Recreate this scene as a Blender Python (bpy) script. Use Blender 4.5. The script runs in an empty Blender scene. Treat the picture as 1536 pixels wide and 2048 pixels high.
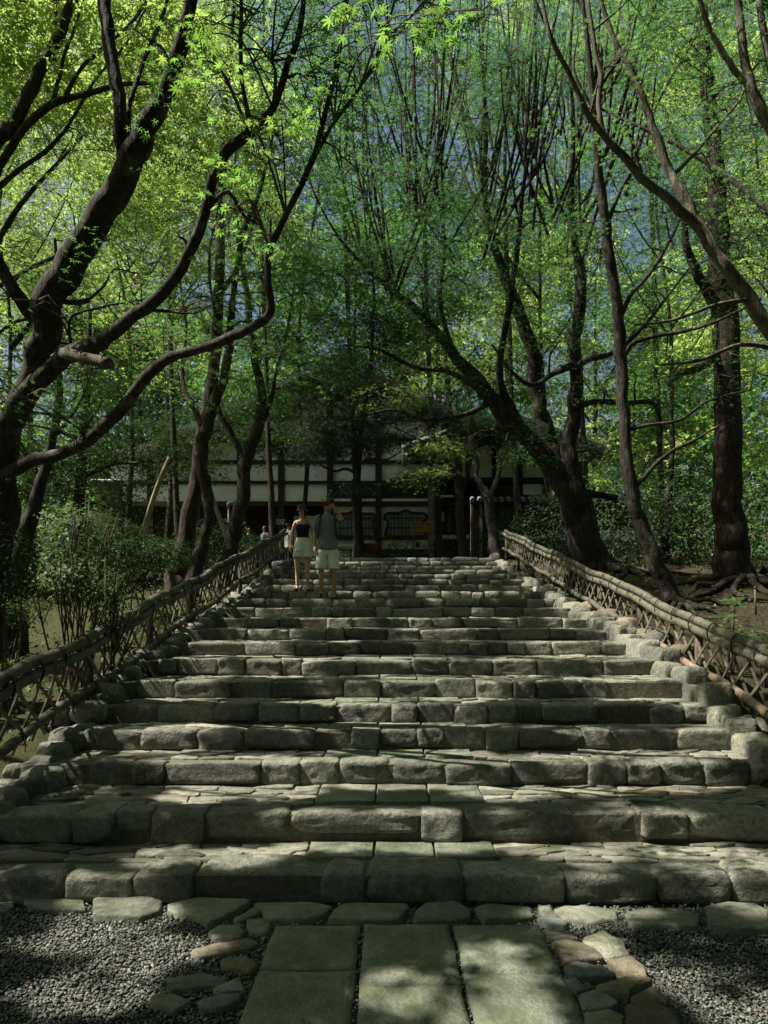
import bpy, math, random
import numpy as np
from mathutils import Vector, Matrix

# ------------------------------------------------------------------ camera, sky, sun, exposure
SC = bpy.context.scene
COL = SC.collection
random.seed(7)
RNG = np.random.default_rng(11)
EYE = 1.6
F = 1500.0

cam_d = bpy.data.cameras.new('camera')
cam = bpy.data.objects.new('camera', cam_d)
COL.objects.link(cam)
cam.location = (0, 0, EYE)
cam.rotation_euler = (math.radians(90), 0, 0)
cam_d.sensor_width = 36.0
cam_d.lens = 36.0 * F / 2048.0
cam_d.shift_y = 212.0 / 2048.0
cam_d.shift_x = -8.0 / 2048.0
cam_d.clip_start = 0.05
cam_d.clip_end = 600
SC.camera = cam

TOSUN = np.array([-0.56, -0.05, 0.83]); TOSUN /= np.linalg.norm(TOSUN)
SUN_EL = math.asin(TOSUN[2]); SUN_AZ = math.atan2(TOSUN[0], TOSUN[1]) % (2 * math.pi)
world = bpy.data.worlds.new('World'); SC.world = world
world.use_nodes = True
wn = world.node_tree.nodes; wl = world.node_tree.links
sky = wn.new('ShaderNodeTexSky'); sky.sky_type = 'NISHITA'; sky.sun_disc = False
sky.dust_density = 4.0; sky.sun_elevation = SUN_EL; sky.sun_rotation = SUN_AZ
bg = wn['Background']; bg.inputs['Strength'].default_value = 0.05
wl.new(sky.outputs['Color'], bg.inputs['Color'])
sun_d = bpy.data.lights.new('sun', 'SUN'); sun_d.energy = 5.0; sun_d.angle = math.radians(0.5)
sun_d.color = (1.0, 0.94, 0.84)
sun = bpy.data.objects.new('sun', sun_d); COL.objects.link(sun)
sun.rotation_euler = Vector(TOSUN).to_track_quat('Z', 'Y').to_euler()
vs = SC.view_settings
vs.view_transform = 'Standard'; vs.look = 'None'; vs.gamma = 1.0; vs.use_curve_mapping = False
vs.exposure = 1.32
cy = SC.cycles
cy.use_denoising = True
cy.max_bounces = 7; cy.diffuse_bounces = 4; cy.transmission_bounces = 5; cy.glossy_bounces = 2
cy.sample_clamp_indirect = 6.0

# ------------------------------------------------------------------ helpers
def at(px, py, d):
    """a point of the place at depth d metres, read off the photograph"""
    return np.array([(px - 776.0) * d / F, d, EYE - (py - 1236.0) * d / F])

def link_props(o, label=None, cat=None, group=None, kind=None):
    if label: o['label'] = label
    if cat: o['category'] = cat
    if group: o['group'] = group
    if kind: o['kind'] = kind
    return o

def empty(name, loc=(0, 0, 0), label=None, cat=None, group=None, kind=None):
    o = bpy.data.objects.new(name, None); COL.objects.link(o)
    o.location = tuple(float(v) for v in loc); o.empty_display_size = 0.1
    return link_props(o, label, cat, group, kind)

def mesh_np(name, verts, quads=None, tris=None, mat=None, smooth=True, attr=None):
    me = bpy.data.meshes.new(name)
    verts = np.asarray(verts, dtype=np.float32)
    nq = 0 if quads is None else len(quads); nt = 0 if tris is None else len(tris)
    loops = []
    starts = []
    if nq:
        loops.append(np.asarray(quads, dtype=np.int32).ravel()); starts.append(np.arange(nq, dtype=np.int32) * 4)
    if nt:
        loops.append(np.asarray(tris, dtype=np.int32).ravel()); starts.append(nq * 4 + np.arange(nt, dtype=np.int32) * 3)
    loops = np.concatenate(loops); starts = np.concatenate(starts)
    me.vertices.add(len(verts)); me.vertices.foreach_set('co', verts.ravel())
    me.loops.add(len(loops)); me.loops.foreach_set('vertex_index', loops)
    me.polygons.add(nq + nt); me.polygons.foreach_set('loop_start', starts)
    if smooth:
        me.polygons.foreach_set('use_smooth', np.ones(nq + nt, dtype=bool))
    me.update(calc_edges=True)
    me.validate()
    if mat: me.materials.append(mat)
    return me

def mesh_py(name, verts, faces, mat=None, smooth=False):
    me = bpy.data.meshes.new(name)
    me.from_pydata([tuple(map(float, v)) for v in verts], [], [tuple(map(int, f)) for f in faces])
    if smooth:
        me.polygons.foreach_set('use_smooth', np.ones(len(me.polygons), dtype=bool))
    me.update()
    if mat: me.materials.append(mat)
    return me

def obj(name, me, parent=None, loc=None, **kw):
    o = bpy.data.objects.new(name, me); COL.objects.link(o)
    if parent is not None: o.parent = parent
    if loc is not None: o.location = tuple(float(v) for v in loc)
    return link_props(o, **kw)

class MB:
    """collects verts and faces for one mesh"""
    def __init__(s): s.v = []; s.f = []
    def add(s, v, f):
        b = len(s.v); s.v += [tuple(map(float, p)) for p in v]; s.f += [tuple(int(i) + b for i in q) for q in f]; return s
    def box(s, x0, x1, y0, y1, z0, z1, bev=0.0):
        if bev <= 0:
            v = [(x, y, z) for z in (z0, z1) for y in (y0, y1) for x in (x0, x1)]
            f = [(0, 2, 3, 1), (4, 5, 7, 6), (0, 1, 5, 4), (1, 3, 7, 5), (3, 2, 6, 7), (2, 0, 4, 6)]
            return s.add(v, f)
        b = min(bev, (x1 - x0) / 2.01, (y1 - y0) / 2.01, (z1 - z0) / 2.01)
        v = []; c = [(x0, x1), (y0, y1), (z0, z1)]
        ids = {}
        for a in (0, 1):
            for bb in (0, 1):
                for cc in (0, 1):
                    P = [c[0][a], c[1][bb], c[2][cc]]; S = [1 - 2 * a, 1 - 2 * bb, 1 - 2 * cc]
                    for ax in range(3):
                        q = [P[k] + (0 if k == ax else S[k] * b) for k in range(3)]
                        ids[(a, bb, cc, ax)] = len(v); v.append(q)
        f = []
        for ax in range(3):
            o1, o2 = [k for k in range(3) if k != ax]
            for side in (0, 1):
                def key(u, w):
                    k = [0, 0, 0]; k[ax] = side; k[o1] = u; k[o2] = w; return tuple(k)
                q = [ids[key(0, 0) + (ax,)], ids[key(1, 0) + (ax,)], ids[key(1, 1) + (ax,)], ids[key(0, 1) + (ax,)]]
                f.append(q)
        for ax in range(3):
            o1, o2 = [k for k in range(3) if k != ax]
            for u in (0, 1):
                for w in (0, 1):
                    def key(t):
                        k = [0, 0, 0]; k[ax] = t; k[o1] = u; k[o2] = w; return tuple(k)
                    f.append([ids[key(0) + (o1,)], ids[key(1) + (o1,)], ids[key(1) + (o2,)], ids[key(0) + (o2,)]])
        for k in [(a, bb, cc) for a in (0, 1) for bb in (0, 1) for cc in (0, 1)]:
            f.append([ids[k + (0,)], ids[k + (1,)], ids[k + (2,)]])
        return s.add(v, f)
    def tube(s, pts, rad, n=8, cap=True):
        v, q = tube_np(pts, rad, n)
        b = len(s.v)
        s.add(v, q)
        if cap:
            s.f.append(tuple(b + i for i in range(n))[::-1]); s.f.append(tuple(b + len(v) - n + i for i in range(n)))
        return s
    def build(s, name, mat, parent=None, smooth=False, recalc=True, loc=None, **kw):
        me = mesh_py(name, s.v, s.f, mat, smooth)
        if recalc:
            import bmesh
            bm = bmesh.new(); bm.from_mesh(me); bmesh.ops.recalc_face_normals(bm, faces=bm.faces[:]); bm.to_mesh(me); bm.free()
        return obj(name, me, parent, loc, **kw)

def tube_np(pts, rad, n=8, gnarl=0.0, seed=0):
    pts = np.asarray(pts, float); m = len(pts)
    rad = np.broadcast_to(np.asarray(rad, float), (m,))
    tan = np.gradient(pts, axis=0); tan /= np.linalg.norm(tan, axis=1)[:, None] + 1e-9
    ref = np.array([0.13, 0.97, 0.2]) if abs(tan[0][1]) < 0.9 else np.array([1.0, 0.1, 0.1])
    u = np.cross(tan[0], ref); u /= np.linalg.norm(u)
    U = np.zeros((m, 3)); W = np.zeros((m, 3))
    for i in range(m):
        u = u - tan[i] * np.dot(u, tan[i]); u /= np.linalg.norm(u) + 1e-9
        U[i] = u; W[i] = np.cross(tan[i], u)
    a = np.arange(n) * 2 * math.pi / n
    v = pts[:, None, :] + rad[:, None, None] * (np.cos(a)[None, :, None] * U[:, None, :] + np.sin(a)[None, :, None] * W[:, None, :])
    if gnarl > 0:
        d = v - pts[:, None, :]
        st = np.array([1.0, 1.0, .42])
        g = vnoise((v.reshape(-1, 3) * st * 5.0 / max(0.25, rad.max() * 3.2)) + seed * 3.7).reshape(m, n) - 0.5
        g2 = vnoise((v.reshape(-1, 3) * st * 15.0) + seed).reshape(m, n) - 0.5
        v = v + d * (g * 2 * gnarl + g2 * gnarl * 0.8)[:, :, None]
    v = v.reshape(-1, 3)
    i = np.arange(m - 1)[:, None] * n; j = np.arange(n)[None, :]; j2 = (j + 1) % n
    q = np.stack([i + j, i + j2, i + n + j2, i + n + j], axis=-1).reshape(-1, 4)
    return v, q

def vnoise(p):
    """smooth value noise 0..1 of an N x 3 array"""
    p = np.asarray(p, float); i = np.floor(p).astype(np.int64); f = p - i; f = f * f * (3 - 2 * f)
    def h(a, b, c):
        x = (a * 374761393 + b * 668265263 + c * 2147483647 * 3 + 974634777) & 0xffffffff
        x = ((x ^ (x >> 13)) * 1274126177) & 0xffffffff
        return ((x ^ (x >> 16)) & 0xffff) / 65535.0
    r = 0
    for dx in (0, 1):
        wx = f[:, 0] if dx else 1 - f[:, 0]
        for dy in (0, 1):
            wy = f[:, 1] if dy else 1 - f[:, 1]
            for dz in (0, 1):
                wz = f[:, 2] if dz else 1 - f[:, 2]
                r = r + wx * wy * wz * h(i[:, 0] + dx, i[:, 1] + dy, i[:, 2] + dz)
    return r

def fbm(p, o=3):
    p = np.asarray(p, float)
    r = 0; a = 0.5; t = 0
    for k in range(o):
        r = r + a * vnoise(p * 2 ** k + k * 17.3); t += a; a *= 0.5
    return r / t

def smooth_path(ctrl, seg=6):
    """Catmull-Rom through rows (x, y, z, r)"""
    c = np.asarray(ctrl, float)
    if len(c) == 2:
        t = np.linspace(0, 1, seg + 1)[:, None]; return c[0] * (1 - t) + c[1] * t
    P = np.vstack([2 * c[0] - c[1], c, 2 * c[-1] - c[-2]])
    out = []
    for i in range(1, len(P) - 2):
        for k in range(seg):
            t = k / seg
            out.append(0.5 * ((2 * P[i]) + (-P[i - 1] + P[i + 1]) * t + (2 * P[i - 1] - 5 * P[i] + 4 * P[i + 1] - P[i + 2]) * t * t
                              + (-P[i - 1] + 3 * P[i] - 3 * P[i + 1] + P[i + 2]) * t ** 3))
    out.append(P[-2])
    return np.array(out)

# ------------------------------------------------------------------ materials
class NT:
    def __init__(s, name):
        s.m = bpy.data.materials.new(name); s.m.use_nodes = True
        s.n = s.m.node_tree.nodes; s.l = s.m.node_tree.links
        s.b = s.n['Principled BSDF']; s.out = s.n['Material Output']
        s.pos = s.n.new('ShaderNodeNewGeometry').outputs['Position']
        s.obj = s.n.new('ShaderNodeObjectInfo')
    def node(s, t, **kw):
        x = s.n.new(t)
        for k, v in kw.items(): setattr(x, k, v)
        return x
    def put(s, sock, v):
        if hasattr(v, 'is_output'): s.l.new(v, sock)
        elif isinstance(v, (tuple, list)): sock.default_value = tuple(v) + ((1,) if len(v) == 3 and len(sock.default_value) == 4 else ())
        else: sock.default_value = v
    def mapping(s, scale, vec=None, rot=(0, 0, 0)):
        x = s.node('ShaderNodeMapping'); s.l.new(vec or s.pos, x.inputs['Vector'])
        x.inputs['Scale'].default_value = scale if isinstance(scale, tuple) else (scale,) * 3
        x.inputs['Rotation'].default_value = rot
        return x.outputs['Vector']
    def noise(s, scale, detail=4, rough=0.55, vec=None, dist=0.0, color=False):
        x = s.node('ShaderNodeTexNoise'); s.l.new(vec or s.pos, x.inputs['Vector'])
        x.inputs['Scale'].default_value = scale; x.inputs['Detail'].default_value = detail
        x.inputs['Roughness'].default_value = rough; x.inputs['Distortion'].default_value = dist
        return x.outputs['Color' if color else 'Fac']
    def voro(s, scale, vec=None, feature='F1', out='Distance', rnd=1.0):
        x = s.node('ShaderNodeTexVoronoi', feature=feature); s.l.new(vec or s.pos, x.inputs['Vector'])
        x.inputs['Scale'].default_value = scale; x.inputs['Randomness'].default_value = rnd
        return x.outputs[out]
    def ramp(s, fac, stops, interp='LINEAR'):
        x = s.node('ShaderNodeValToRGB'); s.l.new(fac, x.inputs['Fac']); e = x.color_ramp.elements
        x.color_ramp.interpolation = interp
        while len(e) < len(stops): e.new(0.5)
        for k, (p, c) in enumerate(stops):
            e[k].position = p; e[k].color = (c, c, c, 1) if isinstance(c, (int, float)) else tuple(c) + (1,)
        return x.outputs['Color']
    def mix(s, fac, a, b, mode='MIX'):
        x = s.node('ShaderNodeMix', data_type='RGBA', blend_type=mode)
        s.put(x.inputs[0], fac); s.put(x.inputs[6], a); s.put(x.inputs[7], b); return x.outputs[2]
    def math(s, op, a, b=0.0):
        x = s.node('ShaderNodeMath', operation=op); s.put(x.inputs[0], a); s.put(x.inputs[1], b); return x.outputs[0]
    def upness(s):
        x = s.node('ShaderNodeSeparateXYZ'); g = s.node('ShaderNodeNewGeometry'); s.l.new(g.outputs['Normal'], x.inputs[0]); return x.outputs['Z']
    def hsv(s, col, h=0.5, sat=1.0, val=1.0):
        x = s.node('ShaderNodeHueSaturation'); s.put(x.inputs['Color'], col); s.put(x.inputs['Hue'], h); s.put(x.inputs['Saturation'], sat); s.put(x.inputs['Value'], val)
        return x.outputs['Color']
    def rng(s, v, lo, hi):
        x = s.node('ShaderNodeMapRange'); s.put(x.inputs['Value'], v); x.inputs['To Min'].default_value = lo; x.inputs['To Max'].default_value = hi
        return x.outputs['Result']
    def bump(s, h, strength=0.5, dist=0.02, prev=None):
        x = s.node('ShaderNodeBump'); s.l.new(h, x.inputs['Height']); x.inputs['Strength'].default_value = strength; x.inputs['Distance'].default_value = dist
        if prev is not None: s.l.new(prev, x.inputs['Normal'])
        return x.outputs['Normal']
    def done(s, col, rough=0.85, normal=None, spec=0.3, **kw):
        s.put(s.b.inputs['Base Color'], col); s.put(s.b.inputs['Roughness'], rough)
        s.b.inputs['Specular IOR Level'].default_value = spec
        if normal is not None: s.l.new(normal, s.b.inputs['Normal'])
        for k, v in kw.items(): s.put(s.b.inputs[k], v)
        return s.m

def stone_mat(name, base, dark, moss=(0.055, 0.075, 0.025), moss_amt=0.5, grain=1.0, vary=0.35, rough=0.85, bump=0.5):
    t = NT(name)
    big = t.noise(3.5, 5, 0.6); med = t.noise(22, 5, 0.65); fine = t.noise(160, 3, 0.7)
    c = t.mix(t.ramp(med, [(0.35, 0.0), (0.68, 1.0)]), dark, base)
    c = t.mix(t.ramp(fine, [(0.42, 0.0), (0.62, 0.45 * grain)]), c, tuple(min(1, v * 1.5) for v in base))
    c = t.mix(t.ramp(t.noise(230, 2, 0.5), [(0.56, 0.0), (0.66, 0.55 * grain)]), c, tuple(v * 0.4 for v in dark))
    lich = t.ramp(t.noise(9, 6, 0.7), [(0.60, 0.0), (0.70, 0.35)])
    c = t.mix(lich, c, (0.30, 0.31, 0.26))
    up = t.ramp(t.upness(), [(0.0, 0.25), (0.75, 1.0)])
    mm = t.math('MULTIPLY', t.ramp(t.noise(5.0, 6, 0.68), [(0.42, 0.0), (0.62, 1.0)]), up)
    c = t.mix(t.math('MULTIPLY', mm, moss_amt), c, moss)
    v = t.rng(t.obj.outputs['Random'], 1 - vary, 1 + vary)
    hue = t.rng(t.noise(1.7, 2, 0.5), 0.47, 0.53)
    c = t.hsv(c, hue, 1.0, v)
    n = t.bump(t.noise(14, 6, 0.7), bump, 0.03)
    n = t.bump(fine, 0.35 * grain, 0.006, n)
    n = t.bump(t.voro(35), 0.25 * grain, 0.01, n)
    return t.done(c, rough, n, 0.35)

def bark_mat(name, base, dark, lich=0.3, sc=1.0, ridge=0.7, streak=(9, 9, 1.6), horiz=False):
    t = NT(name)
    mp = t.mapping(streak)
    a = t.noise(2.2 * sc, 6, 0.65, mp, 0.4)
    c = t.mix(t.ramp(a, [(0.34, 0.0), (0.66, 1.0)]), dark, base)
    c = t.mix(t.ramp(t.noise(5.5, 5, 0.7), [(0.54, 0.0), (0.66, lich)]), c, (0.24, 0.25, 0.20))
    c = t.mix(t.ramp(t.noise(3.1, 4, 0.6), [(0.58, 0.0), (0.72, 0.5)]), c, (0.05, 0.065, 0.025))
    if horiz:
        c = t.mix(t.ramp(t.noise(1.6, 3, 0.6, t.mapping((4, 4, 40))), [(0.58, 0.0), (0.64, 0.45)]), c, tuple(v * 0.45 for v in dark))
    n = t.bump(a, ridge, 0.05)
    n = t.bump(t.noise(60, 4, 0.7), 0.4, 0.008, n)
    return t.done(c, 0.9, n, 0.2)

def plain_mat(name, col, rough=0.8, nz=0.15, scale=30, bump=0.1, spec=0.3, dark=None, streak=None, **kw):
    t = NT(name)
    vec = t.mapping(streak) if streak else None
    f = t.noise(scale, 5, 0.6, vec)
    d = dark or tuple(v * (1 - nz * 2) for v in col)
    c = t.mix(t.ramp(f, [(0.3, 0.0), (0.7, 1.0)]), d, col)
    c = t.hsv(c, 0.5, 1.0, t.rng(t.obj.outputs['Random'], 1 - nz, 1 + nz))
    n = t.bump(f, bump, 0.01)
    return t.done(c, rough, n, spec, **kw)

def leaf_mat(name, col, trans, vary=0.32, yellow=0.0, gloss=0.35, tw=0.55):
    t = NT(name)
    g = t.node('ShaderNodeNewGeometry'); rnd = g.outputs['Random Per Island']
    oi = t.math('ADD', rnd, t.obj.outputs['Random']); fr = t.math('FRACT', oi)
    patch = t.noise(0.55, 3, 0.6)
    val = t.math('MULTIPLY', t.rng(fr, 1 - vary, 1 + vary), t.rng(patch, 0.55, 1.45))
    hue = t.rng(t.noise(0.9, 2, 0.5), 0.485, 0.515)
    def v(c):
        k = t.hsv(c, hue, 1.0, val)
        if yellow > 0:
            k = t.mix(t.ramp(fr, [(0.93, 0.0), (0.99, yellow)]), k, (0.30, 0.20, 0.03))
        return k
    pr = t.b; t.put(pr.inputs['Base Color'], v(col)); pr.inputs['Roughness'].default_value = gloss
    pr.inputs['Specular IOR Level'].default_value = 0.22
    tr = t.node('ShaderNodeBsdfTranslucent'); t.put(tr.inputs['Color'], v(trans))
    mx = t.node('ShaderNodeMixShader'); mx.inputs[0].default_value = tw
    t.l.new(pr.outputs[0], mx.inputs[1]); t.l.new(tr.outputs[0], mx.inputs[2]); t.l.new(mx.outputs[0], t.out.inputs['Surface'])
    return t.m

M = {}
M['step'] = stone_mat('step_stone', (0.215, 0.215, 0.180), (0.062, 0.060, 0.047), moss_amt=0.5, vary=0.4, bump=1.0, grain=1.25)
M['flag'] = stone_mat('flag_stone', (0.22, 0.21, 0.165), (0.095, 0.095, 0.072), moss_amt=0.35, vary=0.5, bump=0.6)
M['slab'] = stone_mat('slab_granite', (0.175, 0.19, 0.145), (0.105, 0.12, 0.082), moss=(0.085, 0.10, 0.045), moss_amt=0.75, vary=0.18, grain=1.7, bump=0.55)  # greenish moss tones also hold the tint of light through the leaves
M['border'] = stone_mat('border_stone', (0.20, 0.205, 0.16), (0.10, 0.105, 0.075), moss_amt=0.5, vary=0.25)
M['brown'] = stone_mat('brown_stone', (0.19, 0.16, 0.115), (0.075, 0.062, 0.042), moss_amt=0.35, vary=0.3)
M['blue'] = stone_mat('blue_stone', (0.17, 0.185, 0.17), (0.08, 0.09, 0.08), moss_amt=0.35, vary=0.3)
M['pale'] = stone_mat('pale_stone', (0.25, 0.245, 0.19), (0.095, 0.09, 0.065), moss_amt=0.5, vary=0.35, bump=0.9)
M['mortar'] = stone_mat('mortar', (0.15, 0.135, 0.10), (0.06, 0.055, 0.04), moss_amt=0.5, vary=0.05)
M['pebble'] = None
M['bark'] = bark_mat('maple_bark', (0.060, 0.051, 0.038), (0.012, 0.010, 0.008), 0.28, ridge=0.9, horiz=True)
M['bark_dark'] = bark_mat('dark_bark', (0.048, 0.039, 0.029), (0.012, 0.010, 0.008), 0.14)
M['bark_pale'] = bark_mat('pale_bark', (0.17, 0.15, 0.11), (0.050, 0.042, 0.030), 0.45, horiz=True)
M['bark_red'] = bark_mat('red_pine_bark', (0.060, 0.041, 0.030), (0.015, 0.011, 0.009), 0.12, ridge=1.0, streak=(10, 10, 3))
M['twig'] = bark_mat('twig_bark', (0.12, 0.10, 0.07), (0.05, 0.04, 0.03), 0.3)
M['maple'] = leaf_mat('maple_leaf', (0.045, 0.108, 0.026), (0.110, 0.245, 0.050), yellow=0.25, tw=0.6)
M['maple_lit'] = leaf_mat('sunlit_maple_leaf', (0.100, 0.170, 0.042), (0.32, 0.46, 0.10), yellow=0.3, tw=0.6)  # brighter copy of the maple leaf, sunlight put into its colour
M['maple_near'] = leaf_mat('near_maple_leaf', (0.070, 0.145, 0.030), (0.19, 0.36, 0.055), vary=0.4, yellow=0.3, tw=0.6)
M['maple_shaded'] = leaf_mat('shaded_maple_leaf', (0.028, 0.072, 0.026), (0.058, 0.145, 0.040), yellow=0.1)  # darker copy of the maple leaf, canopy shade put into its colour
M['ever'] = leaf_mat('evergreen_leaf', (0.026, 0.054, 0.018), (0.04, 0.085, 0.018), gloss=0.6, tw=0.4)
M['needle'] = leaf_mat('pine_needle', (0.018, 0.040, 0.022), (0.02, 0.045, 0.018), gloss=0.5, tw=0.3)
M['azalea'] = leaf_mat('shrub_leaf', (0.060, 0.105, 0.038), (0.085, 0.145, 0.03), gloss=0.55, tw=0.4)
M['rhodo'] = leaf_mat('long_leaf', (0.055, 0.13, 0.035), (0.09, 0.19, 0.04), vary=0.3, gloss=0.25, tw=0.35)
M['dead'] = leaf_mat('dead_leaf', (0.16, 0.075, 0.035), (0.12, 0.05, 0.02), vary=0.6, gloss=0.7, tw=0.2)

# ------------------------------------------------------------------ the flight of steps: depths and heights
SD = [4.2, 4.78, 5.57, 6.08, 6.52, 7.07, 7.76, 8.7, 9.5, 10.45, 11.4, 12.45, 13.5, 14.5, 15.4, 16.4, 17.4, 18.3, 19.1, 19.8]
SZ = [.17, .36, .53, .69, .85, 1.01, 1.17, 1.32, 1.46, 1.60, 1.76, 1.92, 2.08, 2.24, 2.40, 2.56, 2.72, 2.88, 3.04, 3.20]
XL, XR = -2.38, 2.78
LX, RX = -2.70, 3.10          # fence lines

def stair_line(y):
    return np.interp(y, [4.2] + SD[1:] + [20.6], [0.0] + [z - 0.10 for z in SZ[1:]] + [3.2])

def ground_z(x, y, rough=True):
    x = np.asarray(x, float); y = np.asarray(y, float)
    sl = stair_line(y)
    side = np.where(x < 0, np.clip(-x - 2.5, 0, 40), np.clip(x - 2.9, 0, 40))
    z = sl + 0.0 * side
    z = np.where(x < -2.5, sl - 0.10 - np.minimum(side, 3) * 0.035, z)
    z = np.where(x > 2.9, sl - 0.06 + np.minimum(side, 4) * 0.05, z)
    z = z + 0.42 * np.exp(-(((x - 4.15) / 1.0) ** 2 + ((y - 14.4) / 1.4) ** 2))
    z = z + 0.25 * np.exp(-(((x - 6.2) / 1.1) ** 2 + ((y - 13.5) / 1.4) ** 2))
    z = z + 0.24 * np.exp(-(((x + 4.1) / 1.3) ** 2 + ((y - 13.6) / 2.0) ** 2))
    z = z + np.clip((y - 46) * 0.16, 0, 16) + np.clip((np.abs(x) - 26) * 0.12, 0, 9) * (y > 5)
    amp = np.where((x > -2.5) & (x < 2.9) & (y < 24), 0.0, 1.0) * np.clip((y - 3.6) / 1.2, 0, 1)
    if rough:
        p = np.stack([x, y, 0 * x], -1).reshape(-1, 3)
        n = (fbm(p * 0.9, 4) - 0.5).reshape(x.shape) * 0.36 + (fbm(p * 4.5, 2) - 0.5).reshape(x.shape) * 0.14
        z = z + n * amp
    return z

def gz(x, y): return float(ground_z(np.array([x]), np.array([y]))[0])

def axis(bounds):
    out = []
    for a, b, s in bounds:
        n = max(1, int(round((b - a) / s))); out += list(np.linspace(a, b, n, endpoint=False))
    return np.array(out + [bounds[-1][1]])

gx = axis([(-180, -40, 20), (-40, -12, 3), (-12, -6, .5), (-6, -2.5, .11), (-2.5, 2.9, .6), (2.9, 7, .12), (7, 12, .5), (12, 40, 3), (40, 180, 20)])
gy = axis([(-40, -8, 8), (-8, 2, 1), (2, 4, .25), (4, 13, .11), (13, 21, .22), (21, 32, 1), (32, 60, 4), (60, 260, 20)])
X, Y = np.meshgrid(gx, gy)
Z = ground_z(X, Y) - 0.03
under = (X > -2.45) & (X < 2.85) & (Y > 4.05) & (Y < 19.9)
Z = np.where(under, Z - 0.45, Z)
Z = np.where((X > -3.7) & (X < 3.7) & (Y > 4.05) & (Y < 4.9), Z - 0.25, Z)
nx, ny = len(gx), len(gy)
i = np.arange(ny - 1)[:, None] * nx; j = np.arange(nx - 1)[None, :]
q = np.stack([i + j, i + j + 1, i + nx + j + 1, i + nx + j], -1).reshape(-1, 4)

t = NT('forest_floor')
a = t.noise(1.4, 5, 0.65); b = t.noise(14, 6, 0.7); c2 = t.noise(70, 4, 0.7)
soil = t.mix(t.ramp(b, [(0.3, 0.0), (0.7, 1.0)]), (0.024, 0.018, 0.012), (0.070, 0.052, 0.034))
mosc = t.mix(t.ramp(c2, [(0.3, 0.0), (0.7, 1.0)]), (0.020, 0.026, 0.010), (0.095, 0.095, 0.035))
left = t.node('ShaderNodeSeparateXYZ'); t.l.new(t.pos, left.inputs[0])
lf = t.ramp(t.math('MULTIPLY', t.math('ADD', left.outputs['X'], -6.0), -0.08), [(0.1, 0.0), (0.6, 0.32)])
mk = t.ramp(t.math('ADD', a, lf), [(0.52, 0.0), (0.66, 1.0)])
c3 = t.mix(mk, soil, mosc)
c3 = t.mix(t.ramp(t.noise(38, 3, 0.7), [(0.62, 0.0), (0.70, 0.6)]), c3, (0.12, 0.085, 0.05))
nrm = t.bump(b, 0.9, 0.08); nrm = t.bump(c2, 0.9, 0.03, nrm)
M['ground'] = t.done(c3, 0.95, nrm, 0.15)
obj('ground', mesh_np('ground', np.stack([X, Y, Z], -1).reshape(-1, 3), q, None, M['ground']), kind='structure')

# ------------------------------------------------------------------ stones
def stone_base(nxs, nys, nzs, p, amp, seed):
    """a rounded, uneven block filling -0.5..0.5"""
    vid = {}; V = []; Q = []
    def vert(a, b, c):
        k = (a, b, c)
        if k not in vid:
            vid[k] = len(V); V.append((a / nxs - .5, b / nys - .5, c / nzs - .5))
        return vid[k]
    for a in range(nxs):
        for b in range(nys):
            for c in (0, nzs):
                f = [vert(a, b, c), vert(a + 1, b, c), vert(a + 1, b + 1, c), vert(a, b + 1, c)]
                Q.append(f if c else f[::-1])
        for c in range(nzs):
            for b in (0, nys):
                f = [vert(a, b, c), vert(a + 1, b, c), vert(a + 1, b, c + 1), vert(a, b, c + 1)]
                Q.append(f[::-1] if b else f)
    for b in range(nys):
        for c in range(nzs):
            for a in (0, nxs):
                f = [vert(a, b, c), vert(a, b + 1, c), vert(a, b + 1, c + 1), vert(a, b, c + 1)]
                Q.append(f if a else f[::-1])
    v = np.array(V) * 2
    ln = (np.abs(v) ** p).sum(1) ** (1 / p); mx = np.abs(v).max(1)
    d = v / np.maximum(ln, 1e-6)[:, None] * mx[:, None]
    sd = seed * 5.13
    n = np.stack([fbm(v * 1.1 + sd + k * 31.7, 3) - 0.5 for k in range(3)], -1)
    d = d + n * amp * 2
    d = d + d * ((vnoise(v * 4.0 + sd) - 0.5) * amp * 0.35)[:, None]
    d = d + np.stack([fbm(v * 3.6 + sd + k * 11.3, 3) - 0.5 for k in range(3)], -1) * amp * .55
    # a chipped corner or two
    r = np.random.default_rng(seed)
    for _ in range(5):
        nn = r.normal(size=3); nn /= np.linalg.norm(nn); lim = np.abs(nn).sum() * r.uniform(0.72, 0.92)
        ex = d @ nn - lim
        d = d - np.maximum(ex, 0)[:, None] * nn * 0.85
    return d * 0.5, np.array(Q)

STONE_HI = [stone_base(14, 9, 9, 8.0 + 10 * ((k * 7) % 10) / 10, 0.06 + 0.05 * ((k * 3) % 10) / 10, 100 + k) for k in range(20)]
STONE_LO = [stone_base(5, 3, 3, 9.0, 0.075, 200 + k) for k in range(12)]
BOULDER = [stone_base(6, 6, 6, 2.7, 0.20, 300 + k) for k in range(8)]
def stone_meshes(lst, name, mat): return [mesh_np(name, v, q, None, mat) for v, q in lst]
ME_STEP_HI = stone_meshes(STONE_HI, 'edge_stone', M['step'])
ME_STEP_LO = stone_meshes(STONE_LO, 'edge_stone', M['step'])
ME_PALE = stone_meshes(STONE_HI[:8], 'kerb_block', M['pale'])
ME_PALE_LO = stone_meshes(STONE_LO[:6], 'kerb_block', M['pale'])
ME_BOULDER = stone_meshes(BOULDER, 'boulder', M['step'])
ME_BOULDER_BROWN = stone_meshes(BOULDER[:4], 'boulder', M['brown'])

def place(name, me, parent, c, dim, rot=(0, 0, 0), **kw):
    o = obj(name, me, parent, c, **kw)
    o.scale = tuple(float(v) for v in dim); o.rotation_euler = rot
    return o

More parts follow.
